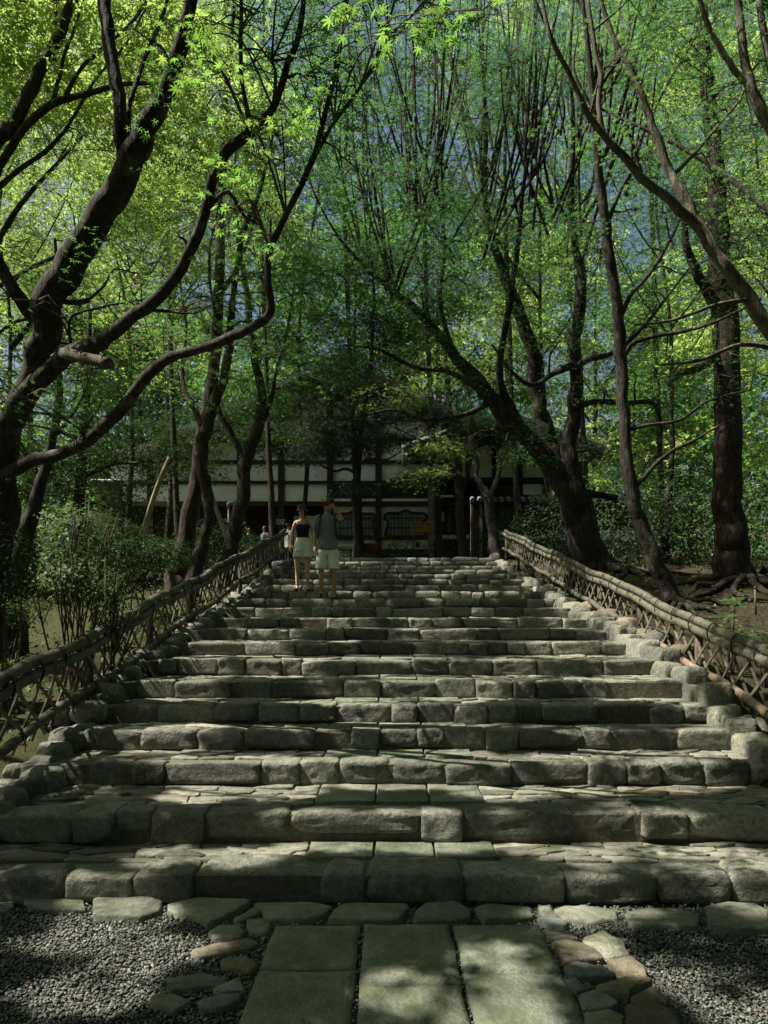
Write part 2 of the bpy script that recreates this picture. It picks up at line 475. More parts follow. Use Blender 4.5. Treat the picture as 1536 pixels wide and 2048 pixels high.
# core of the stairway, earth and mortar, hidden but for its joints
mb = MB()
for k in range(20):
    wide = k < 2
    x0, x1 = (-3.7, 3.7) if wide else (-2.55, 2.95)
    yb = SD[k + 1] + 0.12 if k < 19 else 24.0
    zb = SZ[k - 1] - 0.35 if k else -0.3
    mb.box(x0 + k * .001, x1 - k * .001, SD[k] + 0.026, yb, zb, SZ[k] - 0.022)
stair = mb.build('stairway', M['mortar'], kind='structure')

def clip_cell(poly, m, n):
    out = []
    L = len(poly)
    for a in range(L):
        p, q2 = poly[a], poly[(a + 1) % L]
        dp = (p[0] - m[0]) * n[0] + (p[1] - m[1]) * n[1]; dq = (q2[0] - m[0]) * n[0] + (q2[1] - m[1]) * n[1]
        if dp <= 0: out.append(p)
        if (dp < 0 < dq) or (dq < 0 < dp):
            s = dp / (dp - dq); out.append((p[0] + (q2[0] - p[0]) * s, p[1] + (q2[1] - p[1]) * s))
    return out

def voronoi_cells(x0, x1, y0, y1, sx, sy, r):
    nxs = max(1, int(round((x1 - x0) / sx))); nys = max(1, int(round((y1 - y0) / sy)))
    sx = (x1 - x0) / nxs; sy = (y1 - y0) / nys
    S = []
    for b in range(nys):
        for a in range(nxs):
            if r.random() < 0.10: continue
            S.append((x0 + (a + .5 + (0.5 if b % 2 else 0) * 0.6 + r.uniform(-.42, .42)) * sx, y0 + (b + .5 + r.uniform(-.40, .40)) * sy))
    S = np.array(S); cells = []
    W = np.array([1 / sx, 1 / sy])
    for k, s in enumerate(S):
        poly = [(x0, y0), (x1, y0), (x1, y1), (x0, y1)]
        d = np.abs(S - s) * W
        for m in np.where((d[:, 0] < 3) & (d[:, 1] < 3))[0]:
            if m == k: continue
            poly = clip_cell(poly, (S[m] + s) / 2, (S[m] - s) * W * W)
            if len(poly) < 3: break
        if len(poly) >= 3: cells.append(poly)
    return cells

def flat_stone(poly, z, th, r, gap=0.007, bev=0.012, tilt=0.012, dome=0.0, cut=.20):
    """an irregular flat stone from its outline: verts relative to its centre, faces"""
    P = np.array(poly, float); c = P.mean(0)
    # cut the corners once so the outline is not a clean polygon
    Q2 = []
    for a in range(len(P)):
        p, nx2 = P[a], P[(a + 1) % len(P)]
        Q2 += [p * (1 - cut) + nx2 * cut, p * .5 + nx2 * .5 + r.normal(size=2) * 0.0035, p * cut + nx2 * (1 - cut)]
    P = np.array(Q2) - c
    if np.cross(P[0], P[1]) < 0: P = P[::-1]
    ln = np.linalg.norm(P, axis=1)
    ln[ln < 1e-4] = 1e-4
    def inset(d): return P * np.clip(1 - d / ln, 0.15, 1)[:, None]
    n = len(P)
    gxs, gys = r.normal(size=2) * tilt
    def zz(p, h): return h + p[:, 0] * gxs + p[:, 1] * gys
    A = inset(gap * .5); B = inset(gap * .5 + bev * .35); Cc = inset(gap * .5 + bev)
    hz = r.normal(size=n) * 0.0018
    V = [np.c_[A, np.full(n, -th)], np.c_[A, zz(A, -bev)], np.c_[B, zz(B, -bev * .3) + hz], np.c_[Cc, zz(Cc, 0) + hz], [[0, 0, dome]]]
    V = np.vstack(V)
    Fq = []; 
    for lv in range(3):
        for a in range(n):
            b = (a + 1) % n; Fq.append((lv * n + a, lv * n + b, (lv + 1) * n + b, (lv + 1) * n + a))
    Ft = [(3 * n + a, 3 * n + (a + 1) % n, 4 * n) for a in range(n)]
    return V, Fq, Ft, (c[0], c[1], z)

def area(poly):
    P = np.array(poly); return 0.5 * abs(np.dot(P[:, 0], np.roll(P[:, 1], 1)) - np.dot(P[:, 1], np.roll(P[:, 0], 1)))

PX = [-0.50, -0.085, 0.285, 0.665]      # slab joints on the steps
rs = np.random.default_rng(5)
flags = []
kerb_count = 0
for k in range(20):
    y, z = SD[k], SZ[k]
    zp = SZ[k - 1] if k else 0.0
    x0, x1 = (-3.55, 3.55) if k < 3 else (XL, XR)
    if k == 2: x0, x1 = -2.75, 3.3
    if k == 3: x0, x1 = -2.5, 2.85
    yn = SD[k + 1] if k < 19 else 20.6
    lst = ME_STEP_HI if k < 11 else ME_STEP_LO
    big = 1.25 if k < 2 else (1.0 if k < 8 else 1.12)
    x = x0
    while x < x1 - 0.06:
        w = (rs.uniform(0.18, 0.46) if rs.random() < .72 else rs.uniform(.46, .72)) * big
        if x1 - x - w < 0.18: w = x1 - x
        dep = rs.uniform(0.17, 0.27) * (1.25 if k < 2 else 1)
        hh = (z - zp) * rs.uniform(0.74, 1.04) + 0.025
        if k == 1: hh *= rs.choice([0.78, 1.0, 1.0, 1.05])
        top = z - 0.004 + rs.normal() * 0.007
        jut = rs.normal() * 0.018
        o = place('edge_stone', lst[rs.integers(len(lst))], stair, (x + w / 2, y + dep / 2 - 0.01 + jut, top - hh / 2 + 0.004),
                  (w * 0.99 * (1 if rs.random() < .5 else -1), dep, hh), (rs.normal() * .025, rs.normal() * .02, rs.normal() * .035))
        kerb_count += 1
        x += w
    if k < 10:
        ya, yb = y + 0.19 * (1.25 if k < 2 else 1), yn + 0.03
        # three slabs on the axis
        for a in range(3):
            if k < 1 or True:
                poly = [(PX[a] + .004, ya + .045), (PX[a + 1] - .004, ya + .045 + rs.normal() * .006), (PX[a + 1] - .004, yb), (PX[a] + .004, yb)]
                V, Fq, Ft, c = flat_stone(poly, z + 0.004, 0.08, rs, gap=0.010, bev=0.006, tilt=0.006, cut=.035)
                obj('paving_slab', mesh_np('paving_slab', V, Fq, Ft, M['slab'], smooth=False), stair, c)
        for (xa, xb) in ((x0 + .02, PX[0]), (PX[3], x1 - .02)):
            sx, sy = (0.24, 0.105) if k < 3 else (0.26, 0.12)
            for poly in voronoi_cells(xa, xb, ya, yb, sx, sy, rs):
                if area(poly) < 0.002: continue
                flags.append((area(poly) / (y ** 3), poly, z, k))
flags.sort(key=lambda f: -f[0])
fmats = ['flag'] * 8 + ['border', 'border', 'brown']
fv, fq, ft, base = [], [], [], 0
for n, (s, poly, z, k) in enumerate(flags):
    V, Fq, Ft, c = flat_stone(poly, z - 0.006 + rs.normal() * .005, 0.05, rs, gap=0.008, bev=0.008, tilt=0.04, cut=.14)
    if n < 300:
        obj('flagstone', mesh_np('flagstone', V, Fq, Ft, M[fmats[rs.integers(len(fmats))]], smooth=False), stair, c)
    else:
        fv.append(V + np.array(c)); fq += [tuple(i2 + base for i2 in f) for f in Fq]; ft += [tuple(i2 + base for i2 in f) for f in Ft]; base += len(V)
if fv:
    obj('flagstone_fill', mesh_np('flagstone_fill', np.vstack(fv), fq, ft, M['flag'], smooth=False), stair, kind='stuff')

# ------------------------------------------------------------------ stones along both sides of the flight
edge_l = empty('stone_edging', (-2.6, 8, 0), kind='structure', label=None)
y = 4.7
while y < 19.9:
    s = rs.uniform(0.18, 0.29)
    zc = float(stair_line(y)) + rs.uniform(-.06, .05)
    place('boulder', ME_BOULDER[rs.integers(8)], edge_l, (-2.52 - rs.uniform(0, .14) + 2.6, y - 8, zc), (s * rs.uniform(.8, 1.1), s * 1.15, s * rs.uniform(.8, 1.05)), (0, 0, rs.uniform(0, 6)))
    if rs.random() < 0.55:
        s2 = rs.uniform(.15, .26)
        place('boulder', ME_BOULDER[rs.integers(8)], edge_l, (-2.78 - rs.uniform(0, .12) + 2.6, y - 8 + .1, zc - .06), (s2, s2, s2 * .8), (0, 0, rs.uniform(0, 6)))
    y += s * rs.uniform(.72, .95)
edge_r = empty('stone_edging', (2.9, 8, 0), kind='structure')
for k in range(2, 20):
    y0, y1 = SD[k] - .02, (SD[k + 1] if k < 19 else 20.4)
    n = 2 if k < 12 else 1
    for a in range(n):
        ya = y0 + (y1 - y0) * a / n; yb = y0 + (y1 - y0) * (a + 1) / n
        top = SZ[k] + 0.10 + a * 0.06 + rs.normal() * .02
        hh = 0.40 + rs.uniform(0, .06)
        if k == 4 and a == 0: top += .05
        me = (ME_PALE if k < 10 else ME_PALE_LO) if rs.random() < .45 else (ME_STEP_HI if k < 10 else ME_STEP_LO)
        place('kerb_block', me[rs.integers(len(me))], edge_r, (2.87 - 2.9 + rs.normal() * .015, (ya + yb) / 2 - 8, top - hh / 2), (0.24, (yb - ya) * 1.03, hh), (rs.normal() * .05, rs.normal() * .09, rs.normal() * .09))
    if k < 13:
        for a in range(2):
            s = rs.uniform(.18, .30)
            place('boulder', (ME_BOULDER_BROWN + ME_BOULDER[:2])[rs.integers(6)], edge_r, (3.10 - 2.9 + rs.uniform(-.05, .06), rs.uniform(y0, y1) - 8, SZ[k] + rs.uniform(-.02, .06)), (s, s * 1.2, s * .75), (0, 0, rs.uniform(0, 6)))

# ------------------------------------------------------------------ forecourt: slabs, border stones, set stones, gravel
def gp(px, py): 
    d = EYE * F / (py - 1236.0); return ((px - 776.0) * d / F, d)
path = empty('stone_path', (0.1, 3.4, 0), kind='structure')
def path_stone(name, pts, z, mat, bev=0.015, gap=0.004, tilt=0.01, dome=0.004, th=0.08):
    poly = [gp(*p) for p in pts]
    V, Fq, Ft, c = flat_stone(poly, z, th, rs, gap=gap, bev=bev, tilt=tilt, dome=dome, cut=.07)
    return obj(name, mesh_np(name, V, Fq, Ft, M[mat], smooth=False), path, (c[0] - .1, c[1] - 3.4, c[2]))
def slab(x0, x1, y0, y1, dz=0.0):
    nxs, nys = 14, 14
    xs = np.linspace(0, 1, nxs + 1); ys = np.linspace(0, 1, nys + 1)
    V = []
    U2, W2 = np.meshgrid(xs, ys)
    px = x0 + (x1 - x0) * U2 + (fbm(np.stack([U2 * 0, W2 * 4 + x0 * 9, U2 * 6], -1).reshape(-1, 3), 3).reshape(U2.shape) - .5) * .022 * np.abs(2 * U2 - 1) ** 4 * np.sign(U2 - .5)
    py = y0 + (y1 - y0) * W2 + (fbm(np.stack([U2 * 4 + y0 * 9, W2 * 0, W2 * 6], -1).reshape(-1, 3), 3).reshape(U2.shape) - .5) * .022 * np.abs(2 * W2 - 1) ** 4 * np.sign(W2 - .5)
    edge = np.minimum(np.minimum(U2, 1 - U2) * (x1 - x0), np.minimum(W2, 1 - W2) * (y1 - y0))
    pz = dz - np.clip(0.012 - edge, 0, 1) * 0.7 + (vnoise(np.stack([px * 7, py * 7, px * 0], -1).reshape(-1, 3)).reshape(U2.shape) - .5) * .006
    top = np.stack([px, py, pz], -1).reshape(-1, 3)
    n = nxs + 1
    ring = [a for a in range(n)] + [b * n + nxs for b in range(1, nys + 1)] + [nys * n + a for a in range(nxs - 1, -1, -1)] + [b * n for b in range(nys - 1, 0, -1)]
    low = top[ring].copy(); low[:, 2] = -0.09
    V = np.vstack([top, low]); nb = len(top)
    i2 = np.arange(nys)[:, None] * n; j2 = np.arange(nxs)[None, :]
    Q = np.stack([i2 + j2, i2 + j2 + 1, i2 + n + j2 + 1, i2 + n + j2], -1).reshape(-1, 4).tolist()
    R = len(ring)
    Q += [(nb + a, nb + (a + 1) % R, ring[(a + 1) % R], ring[a]) for a in range(R)]
    c = np.array([(x0 + x1) / 2, (y0 + y1) / 2, 0])
    return obj('paving_slab', mesh_np('paving_slab', V - c, Q, None, M['slab']), path, c - np.array([.1, 3.4, 0]))
SX = [-.575, -.135, .325, .775]
rows = [[3.86, 3.36, 2.72, 2.0], [3.86, 3.22, 2.50, 1.9], [3.87, 3.345, 2.6, 1.95]]
for a in range(3):
    g = 0.011
    for b in range(3):
        slab(SX[a] + (g if a else 0), SX[a + 1] - (g if a < 2 else 0), rows[a][b + 1] + .006, rows[a][b] - .006, 0.030 + rs.normal() * .003)
def LZ(l): return [(x / 2, 1450 + y / 2) for x, y in l]
def RZ(l): return [(768 + x / 2, 1450 + y / 2) for x, y in l]
for pts in (LZ([(-160, 716), (50, 708), (60, 745), (30, 764), (-150, 770)]), LZ([(90, 715), (230, 708), (338, 722), (345, 762), (200, 762), (95, 742)]),
            LZ([(372, 722), (600, 713), (652, 733), (642, 772), (560, 797), (372, 792)]), LZ([(668, 735), (790, 714), (1000, 730), (992, 748), (930, 780), (830, 826), (760, 785), (668, 766)]),
            LZ([(1012, 745), (1200, 733), (1335, 748), (1300, 782), (1230, 802), (1075, 806), (1040, 765)]), LZ([(1362, 745), (1440, 738), (1632, 738), (1640, 752), (1590, 806), (1310, 810), (1330, 775)]),
            RZ([(160, 735), (290, 728), (350, 765), (342, 802), (115, 810), (120, 770)]), RZ([(358, 750), (430, 733), (590, 752), (602, 792), (500, 802), (395, 802)]),
            RZ([(612, 752), (660, 748), (700, 790), (690, 815), (640, 800)]),
            RZ([(678, 765), (720, 750), (800, 742), (932, 760), (940, 795), (850, 812), (715, 800)]), RZ([(965, 768), (1050, 748), (1180, 753), (1262, 780), (1252, 832), (1100, 825), (990, 830)]),
            RZ([(1282, 752), (1380, 736), (1490, 743), (1540, 770), (1545, 850), (1400, 850), (1300, 832)]), RZ([(1560, 750), (1700, 745), (1790, 790), (1700, 850), (1570, 840)])):
    path_stone('border_stone', pts, 0.042 + rs.normal() * .006, 'border', bev=0.014, tilt=0.02, dome=0.004, gap=0.001)
for pts, m in ((RZ([(640, 832), (700, 828), (760, 858), (782, 886), (650, 880)]), 'border'), (RZ([(668, 897), (740, 884), (800, 898), (872, 930), (880, 957), (720, 978), (702, 936)]), 'brown'),
               (RZ([(792, 880), (870, 850), (962, 885), (988, 948), (890, 952), (800, 902)]), 'pale'), (RZ([(720, 990), (760, 964), (870, 984), (922, 1010), (900, 1032), (770, 1036), (720, 1016)]), 'blue'),
               (RZ([(890, 967), (990, 950), (1042, 990), (1056, 1036), (960, 1030)]), 'brown'), (RZ([(727, 1037), (768, 1035), (832, 1078), (770, 1096), (732, 1072)]), 'blue'),
               (RZ([(845, 1073), (960, 1040), (1055, 1045), (1076, 1062), (1000, 1085), (980, 1110), (870, 1096)]), 'brown'), (RZ([(776, 1102), (830, 1085), (900, 1105), (940, 1140), (900, 1163), (800, 1160)]), 'blue'),
               (RZ([(984, 1108), (1075, 1068), (1137, 1115), (1132, 1135), (1000, 1126)]), 'brown'), (RZ([(965, 1138), (1100, 1140), (1172, 1180), (1200, 1240), (960, 1225)]), 'brown'),
               (RZ([(800, 1172), (900, 1166), (955, 1195), (950, 1250), (800, 1240)]), 'border'), (RZ([(612, 800), (690, 795), (742, 822), (720, 830), (640, 826)]), 'blue'),
               (LZ([(1060, 770), (1020, 750), (930, 800), (960, 808)]), 'border'), (LZ([(830, 850), (870, 818), (950, 816), (985, 850), (960, 880), (850, 882)]), 'border'),
               (LZ([(760, 932), (840, 905), (1000, 874), (1042, 895), (930, 932), (790, 957)]), 'brown'), (LZ([(880, 962), (980, 940), (1034, 985), (1000, 1016), (882, 992)]), 'brown'),
               (LZ([(662, 1040), (800, 1008), (912, 1035), (900, 1062), (682, 1086)]), 'border'), (LZ([(850, 1082), (960, 1045), (987, 1090), (880, 1098)]), 'border'),
               (LZ([(790, 1132), (880, 1104), (975, 1106), (960, 1140), (880, 1166), (800, 1162)]), 'blue'), (LZ([(985, 812), (1070, 806), (1085, 830), (1060, 860), (1000, 850)]), 'border'),
               (LZ([(600, 1110), (700, 1100), (770, 1130), (700, 1170), (610, 1150)]), 'border')):
    path_stone('set_stone', pts, 0.034 + rs.normal() * .004, m, bev=0.010, tilt=0.045, dome=0.002, gap=0.002)

# sheet under the pebbles
t = NT('gravel_bed')
cc = t.ramp(t.voro(70), [(0.0, (0.16, 0.165, 0.145)), (0.45, (0.09, 0.095, 0.08)), (0.8, (0.03, 0.03, 0.024))])
nb2 = t.bump(t.math('SUBTRACT', 1.0, t.voro(70)), 1.0, 0.02)
M['bed'] = t.done(cc, 0.9, nb2, 0.2)
mb = MB(); mb.box(-9, 9, -6, 4.14, -0.2, -0.004)
mb.build('gravel_court', M['bed'], kind='structure')
t = NT('pebbles')
g = t.node('ShaderNodeNewGeometry')
cc = t.ramp(g.outputs['Random Per Island'], [(0.0, (0.04, 0.045, 0.037)), (0.3, (0.08, 0.09, 0.078)), (0.62, (0.13, 0.142, 0.128)), (0.86, (0.19, 0.20, 0.175)), (0.95, (0.26, 0.255, 0.21)), (1.0, (0.16, 0.11, 0.07))])
M['pebble'] = t.done(t.mix(t.ramp(t.noise(90, 3, 0.6), [(0.3, 0.0), (0.7, 0.35)]), cc, (0.08, 0.085, 0.06)), 0.8, t.bump(t.noise(200, 3, .6), .3, .003), 0.3)
def chip():
    v = np.array([(-1, -.8, -.7), (.9, -1, -.8), (1, .9, -.7), (-.8, 1, -.8), (-.8, -.7, .75), (.7, -.8, .7), (.8, .7, .8), (-.7, .8, .7)])
    f = np.array([(0, 2, 1), (0, 3, 2), (4, 5, 6), (4, 6, 7), (0, 1, 5), (0, 5, 4), (1, 2, 6), (1, 6, 5), (2, 3, 7), (2, 7, 6), (3, 0, 4), (3, 4, 7)])
    return v / 1.25, f
IV, IF = chip()
def pebbles(P, size, seed):
    r = np.random.default_rng(seed); N = len(P)
    sc = size[:, None] * np.stack([r.uniform(.8, 1.35, N), r.uniform(.7, 1.1, N), r.uniform(.45, .8, N)], -1)
    a = r.uniform(0, 2 * math.pi, N); ca, sa = np.cos(a), np.sin(a)
    v = IV[None] * sc[:, None, :] * r.uniform(.75, 1.2, (N, 8, 1))
    tl = r.normal(size=(N, 2)) * .35
    v[:, :, 2] += v[:, :, 0] * tl[:, :1] + v[:, :, 1] * tl[:, 1:]
    x = v[:, :, 0] * ca[:, None] - v[:, :, 1] * sa[:, None]; y2 = v[:, :, 0] * sa[:, None] + v[:, :, 1] * ca[:, None]
    v = np.stack([x, y2, v[:, :, 2]], -1) + P[:, None, :]
    f = IF[None] + (np.arange(N) * 8)[:, None, None]
    return v.reshape(-1, 3), f.reshape(-1, 3)
rp = np.random.default_rng(3)
N = 20000
px = np.concatenate([rp.uniform(-2.6, -.45, N), rp.uniform(.65, 2.7, N)]); py = rp.uniform(2.5, 4.12, 2 * N)
keep = np.abs(px) < (py * 0.535 + .15)
px, py = px[keep], py[keep]
on = ((px > 0.86) & (px < 1.28) & (py < 3.75) & (py > 2.6) & (px < 0.86 + 0.28 + (3.75 - py) * .22))
mid = (px > -.575) & (px < .80)
keep = ~((on & (rp.random(len(px)) < .72)) | (mid & (rp.random(len(px)) < .2)))
px, py = px[keep], py[keep]
pz = rp.uniform(0.0, 0.016, len(px))
pv, pf = pebbles(np.stack([px, py, pz], -1), rp.uniform(.0050, .0098, len(px)), 4)
obj('gravel', mesh_np('gravel', pv, None, pf, M['pebble'], smooth=True), kind='stuff')
# pebbles in the joints of the slabs
jp = []
for jx in SX:
    n = 260; jp.append(np.stack([jx + rp.normal(size=n) * .012, rp.uniform(2.3, 3.9, n), rp.uniform(0.0, .016, n)], -1))
n = 500; jp.append(np.stack([rp.uniform(-2.2, 2.2, n), 4.09 + rp.normal(size=n) * .03, rp.uniform(.0, .03, n)], -1))
n = 700; jp.append(np.stack([rp.uniform(-.8, 1.3, n), 3.92 + rp.normal(size=n) * .07, rp.uniform(.0, .012, n)], -1))
jp = np.vstack(jp)
pv, pf = pebbles(jp, rp.uniform(.005, .010, len(jp)), 6)
obj('joint_gravel', mesh_np('joint_gravel', pv, None, pf, M['pebble'], smooth=True), kind='stuff')

# ------------------------------------------------------------------ bamboo lattice fences
t = NT('bamboo')
ln = t.noise(3, 3, .5, t.mapping((60, 1.2, 60)))
cb = t.mix(t.ramp(ln, [(0.3, 0.0), (0.7, 1.0)]), (0.055, 0.052, 0.035), (0.155, 0.145, 0.10))
cb = t.mix(t.ramp(t.noise(7, 5, .7), [(0.42, 0.0), (0.62, 0.85)]), cb, (0.045, 0.050, 0.032))
cb = t.mix(t.ramp(t.noise(45, 4, .7), [(0.6, 0.0), (0.7, 0.7)]), cb, (0.05, 0.05, 0.035))
M['bamboo'] = t.done(cb, 0.6, t.bump(ln, .3, .006), 0.35)
t = NT('new_bamboo')
cb = t.mix(t.ramp(t.noise(3, 3, .5, t.mapping((60, 1.2, 60))), [(0.3, 0.0), (0.7, 1.0)]), (0.12, 0.09, 0.055), (0.24, 0.185, 0.12))
M['bamboo_new'] = t.done(t.mix(t.ramp(t.noise(9, 5, .7), [(0.5, 0.0), (0.7, 0.5)]), cb, (0.14, 0.11, 0.07)), 0.5, None, 0.4)
M['slat'] = plain_mat('bamboo_slat', (0.19, 0.165, 0.12), 0.8, .35, 22, .3, dark=(0.05, 0.043, 0.03))
M['rope'] = plain_mat('black_rope', (0.022, 0.020, 0.018), 0.95, .2, 80, .4)
M['post'] = plain_mat('fence_post', (0.10, 0.075, 0.052), 0.9, .25, 12, .5, dark=(0.035, 0.027, 0.02))

def fence(xf, y0, y1, ends, seed, label):
    r = np.random.default_rng(seed)
    def top(y): return 1.26 + (y - 6.1) * 0.1892
    sd = 1 if xf > 0 else -1
    root = empty('bamboo_fence', (xf, y0, 0), label, 'fence', 'bamboo lattice fences beside the steps')
    O = np.array([xf, y0, 0])
    def lp(x, y, z): return np.array([x, y, z]) - O
    wob = lambda y, ph: 0.018 * math.sin(y * 1.7 + ph) + 0.010 * math.sin(y * 4.1 + ph * 2)
    # two long rolls of the top rail, with raised nodes
    for k, (dx, dz, rad) in enumerate(((0.014 * sd, 0.042, .043), (-0.016 * sd, -0.046, .040))):
        pts, rr = [], []
        y = y0 - k * .1; nxt = y0 + r.uniform(.05, .35)
        while y < y1 + k * .08:
            nd = abs(y - nxt) < 0.02
            pts.append(lp(xf + dx + wob(y, seed) * .6, y, top(y) + dz + wob(y, seed + 2))); rr.append(rad * (1.14 if nd else 1) * (1 + .03 * math.sin(y * 2.3 + k)))
            if y > nxt + .02: nxt += r.uniform(.26, .42)
            if y < nxt - .021 < y + .06: y = nxt - .020
            elif nd and y < nxt: y = nxt + .001
            elif nd: y = nxt + .0201
            else: y += .06
        MB().tube(pts, rr, 12).build('top_rail', M['bamboo'], root, smooth=True)
    # bottom pole
    segs = ((y0, y1, 'bamboo'),) if sd < 0 else ((y0, 9.0, 'bamboo_new'), (8.9, y1, 'bamboo'))
    for (a, b, mt) in segs:
        pts, rr = [], []; y = a; nxt = a + .2
        while y < b:
            nd = abs(y - nxt) < .02
            pts.append(lp(xf - .045 * sd + wob(y, seed + 4) * .8, y, top(y) - .405 + wob(y, seed + 1) * .8)); rr.append(.037 * (1.16 if nd else 1))
            if y > nxt + .02: nxt += r.uniform(.24, .36)
            if y < nxt - .021 < y + .07: y = nxt - .020
            elif nd and y < nxt: y = nxt + .001
            elif nd: y = nxt + .0201
            else: y += .07
        MB().tube(pts, rr, 10).build('bottom_rail', M[mt], root, smooth=True)
    # crossing slats
    sl = 0.1892
    for dr, off in ((1, .014), (-1, -.014)):
        y = y0 + .02
        while y < y1 - .5:
            ya, yb = (y, y + .46) if dr > 0 else (y + .46, y)
            ya += r.normal() * .012; yb += r.normal() * .012
            tz = top(yb) - .05 + r.normal() * .006; bz = top(ya) - .50 + r.normal() * .03
            a = lp(xf + off * sd, ya, bz); b = lp(xf + off * sd + r.normal() * .006, yb, tz)
            d = (b - a) / np.linalg.norm(b - a); w = np.cross(d, [1, 0, 0]); w /= np.linalg.norm(w); w *= r.uniform(.012, .017); hx = np.array([.004, 0, 0])
            m2 = (a + b) / 2 + np.array([r.normal() * .008, 0, 0])
            V = []
            for p in (a, m2, b): V += [p - w - hx, p + w - hx, p + w + hx * 2, p - w + hx * 2]
            Fc = [(0, 1, 2, 3)[::-1], (8, 9, 10, 11)]
            for s in (0, 4):
                for e in range(4): Fc.append((s + e, s + (e + 1) % 4, s + 4 + (e + 1) % 4, s + 4 + e))
            obj('slat', mesh_py('slat', V, Fc, M['slat']), root)
            y += .30 + r.normal() * .012
    # rope ties round the rails
    y = y0 + .15
    ring = MB()
    nseg = 14
    tp = [(.068 * math.cos(a) * .92, 0, .093 * math.sin(a) - .002) for a in np.linspace(0, 2 * math.pi, nseg + 1)]
    ring.tube(tp, .0045, 5, False)
    ring.tube([(p[0], .014, p[2]) for p in tp], .0045, 5, False)
    me = mesh_py('rope_tie', ring.v, ring.f, M['rope'], True)
    small = MB(); small.tube([(.045 * math.cos(a), 0, .045 * math.sin(a)) for a in np.linspace(0, 2 * math.pi, 11)], .0045, 5, False)
    small.tube([(.02, 0, .03), (.03, .01, -.06), (.025, .02, -.10)], .004, 4)
    me2 = mesh_py('rope_tie', small.v, small.f, M['rope'], True)
    while y < y1 - .1:
        obj('rope_tie', me, root, lp(xf, y, top(y)))
        obj('rope_tie', me2, root, lp(xf - .045 * sd, y + .12, top(y + .12) - .405))
        y += r.uniform(.36, .52)
    y = y0 + .9
    while y < y1 + .05:
        MB().tube([lp(xf + .03 * sd, y, top(y) - .95), lp(xf + .03 * sd, y, top(y) - .5), lp(xf + .03 * sd, y, top(y) - .06)], [.045, .042, .040], 8).build('post', M['post'], root, smooth=True)
        y += 1.75
    return root
fence(LX, 4.2, 19.9, 0, 3, 'bamboo lattice fence on the left of the steps, by the bushes')
fence(RX, 4.9, 19.9, 0, 8, 'bamboo lattice fence on the right of the steps, by the roots')

mb = MB(); mb.tube([at(1512, 1230, 8.2), at(1510, 1176, 8.2)], [.011, .010], 8); mb.tube([at(1510, 1177, 8.2), at(1510, 1173, 8.2)], [.015, .014], 8)
mb.build('stake', M['slat'], smooth=True, label='thin wooden stake stuck in the slope behind the long-leaved plant', cat='stake')

# ------------------------------------------------------------------ leaves and trees
def leaf_template(kind):
    if kind == 'star':        # five-lobed maple leaf, one triangle a lobe
        ang = np.radians([-105, -52, 0, 52, 105]); ln = [.62, .92, 1.0, .92, .62]
        nang = np.radians([-150, -80, -26, 26, 80, 150]); nr = [.16, .26, .30, .30, .26, .16]
        v = [(nr[k] * math.sin(nang[k]), .32 + nr[k] * math.cos(nang[k]), .02) for k in range(6)]
        v += [(ln[k] * math.sin(ang[k]), .32 + ln[k] * math.cos(ang[k]), -.16 * ln[k]) for k in range(5)]
        f = [(k, 6 + k, k + 1) for k in range(5)] + [(0, 1, 5), (1, 2, 3), (1, 3, 4), (1, 4, 5)][:0]
        return np.array(v), np.array(f)
    if kind == 'tri':         # three lobes
        v = [(-.16, .25, 0), (-.30, .55, .05), (.30, .55, .05), (.16, .25, 0), (-.95, .45, -.12), (0, 1.35, -.15), (.95, .45, -.12)]
        f = [(0, 4, 1), (1, 5, 2), (2, 6, 3)]
        return np.array(v), np.array(f)
    if kind == 'clump':       # a few far leaves seen as one
        v = [(0, 0, 0), (-.75, .35, .1), (-.15, 1.1, -.1), (.1, .2, 0), (.8, .5, -.1), (.35, 1.25, .1)]
        return np.array(v), np.array([(0, 2, 1), (3, 4, 5)])
    if kind == 'oval':
        v = [(0, 0, 0), (-.30, .5, .06), (0, .55, 0), (.30, .5, .06), (0, 1.15, -.08)]
        return np.array(v), np.array([(0, 2, 1), (0, 3, 2), (1, 2, 4), (2, 3, 4)])
    if kind == 'long':
        v = [(0, 0, 0), (-.13, .45, .05), (0, .5, 0), (.13, .45, .05), (-.10, .9, 0), (0, .9, -.05), (.10, .9, 0), (0, 1.25, -.14)]
        return np.array(v), np.array([(0, 2, 1), (0, 3, 2), (1, 2, 5), (1, 5, 4), (2, 3, 6), (2, 6, 5), (4, 5, 7), (5, 6, 7)])
    if kind == 'needle':
        v = [(-.05, 0, 0), (.05, 0, 0), (0, 1, .25), (-.04, 0, .04), (.06, 0, 0), (.62, .8, .15), (-.06, 0, 0), (.04, 0, .04), (-.62, .8, .15)]
        return np.array(v), np.array([(0, 1, 2), (3, 4, 5), (6, 7, 8)])
TPL = {k: leaf_template(k) for k in ('star', 'tri', 'clump', 'oval', 'long', 'needle')}

def leaf_cloud(P, N, Dr, size, kind):
    """leaves at P with normals N and pointing Dr"""
    lv, lf = TPL[kind]
    N = N / (np.linalg.norm(N, axis=1)[:, None] + 1e-9)
    Dr = Dr - N * (N * Dr).sum(1)[:, None]; Dr /= np.linalg.norm(Dr, axis=1)[:, None] + 1e-9
    T = np.cross(Dr, N)
    v = P[:, None, :] + size[:, None, None] * (lv[None, :, 0, None] * T[:, None, :] + lv[None, :, 1, None] * Dr[:, None, :] + lv[None, :, 2, None] * N[:, None, :])
    f = lf[None] + (np.arange(len(P)) * len(lv))[:, None, None]
    return v.reshape(-1, 3), f.reshape(-1, 3)

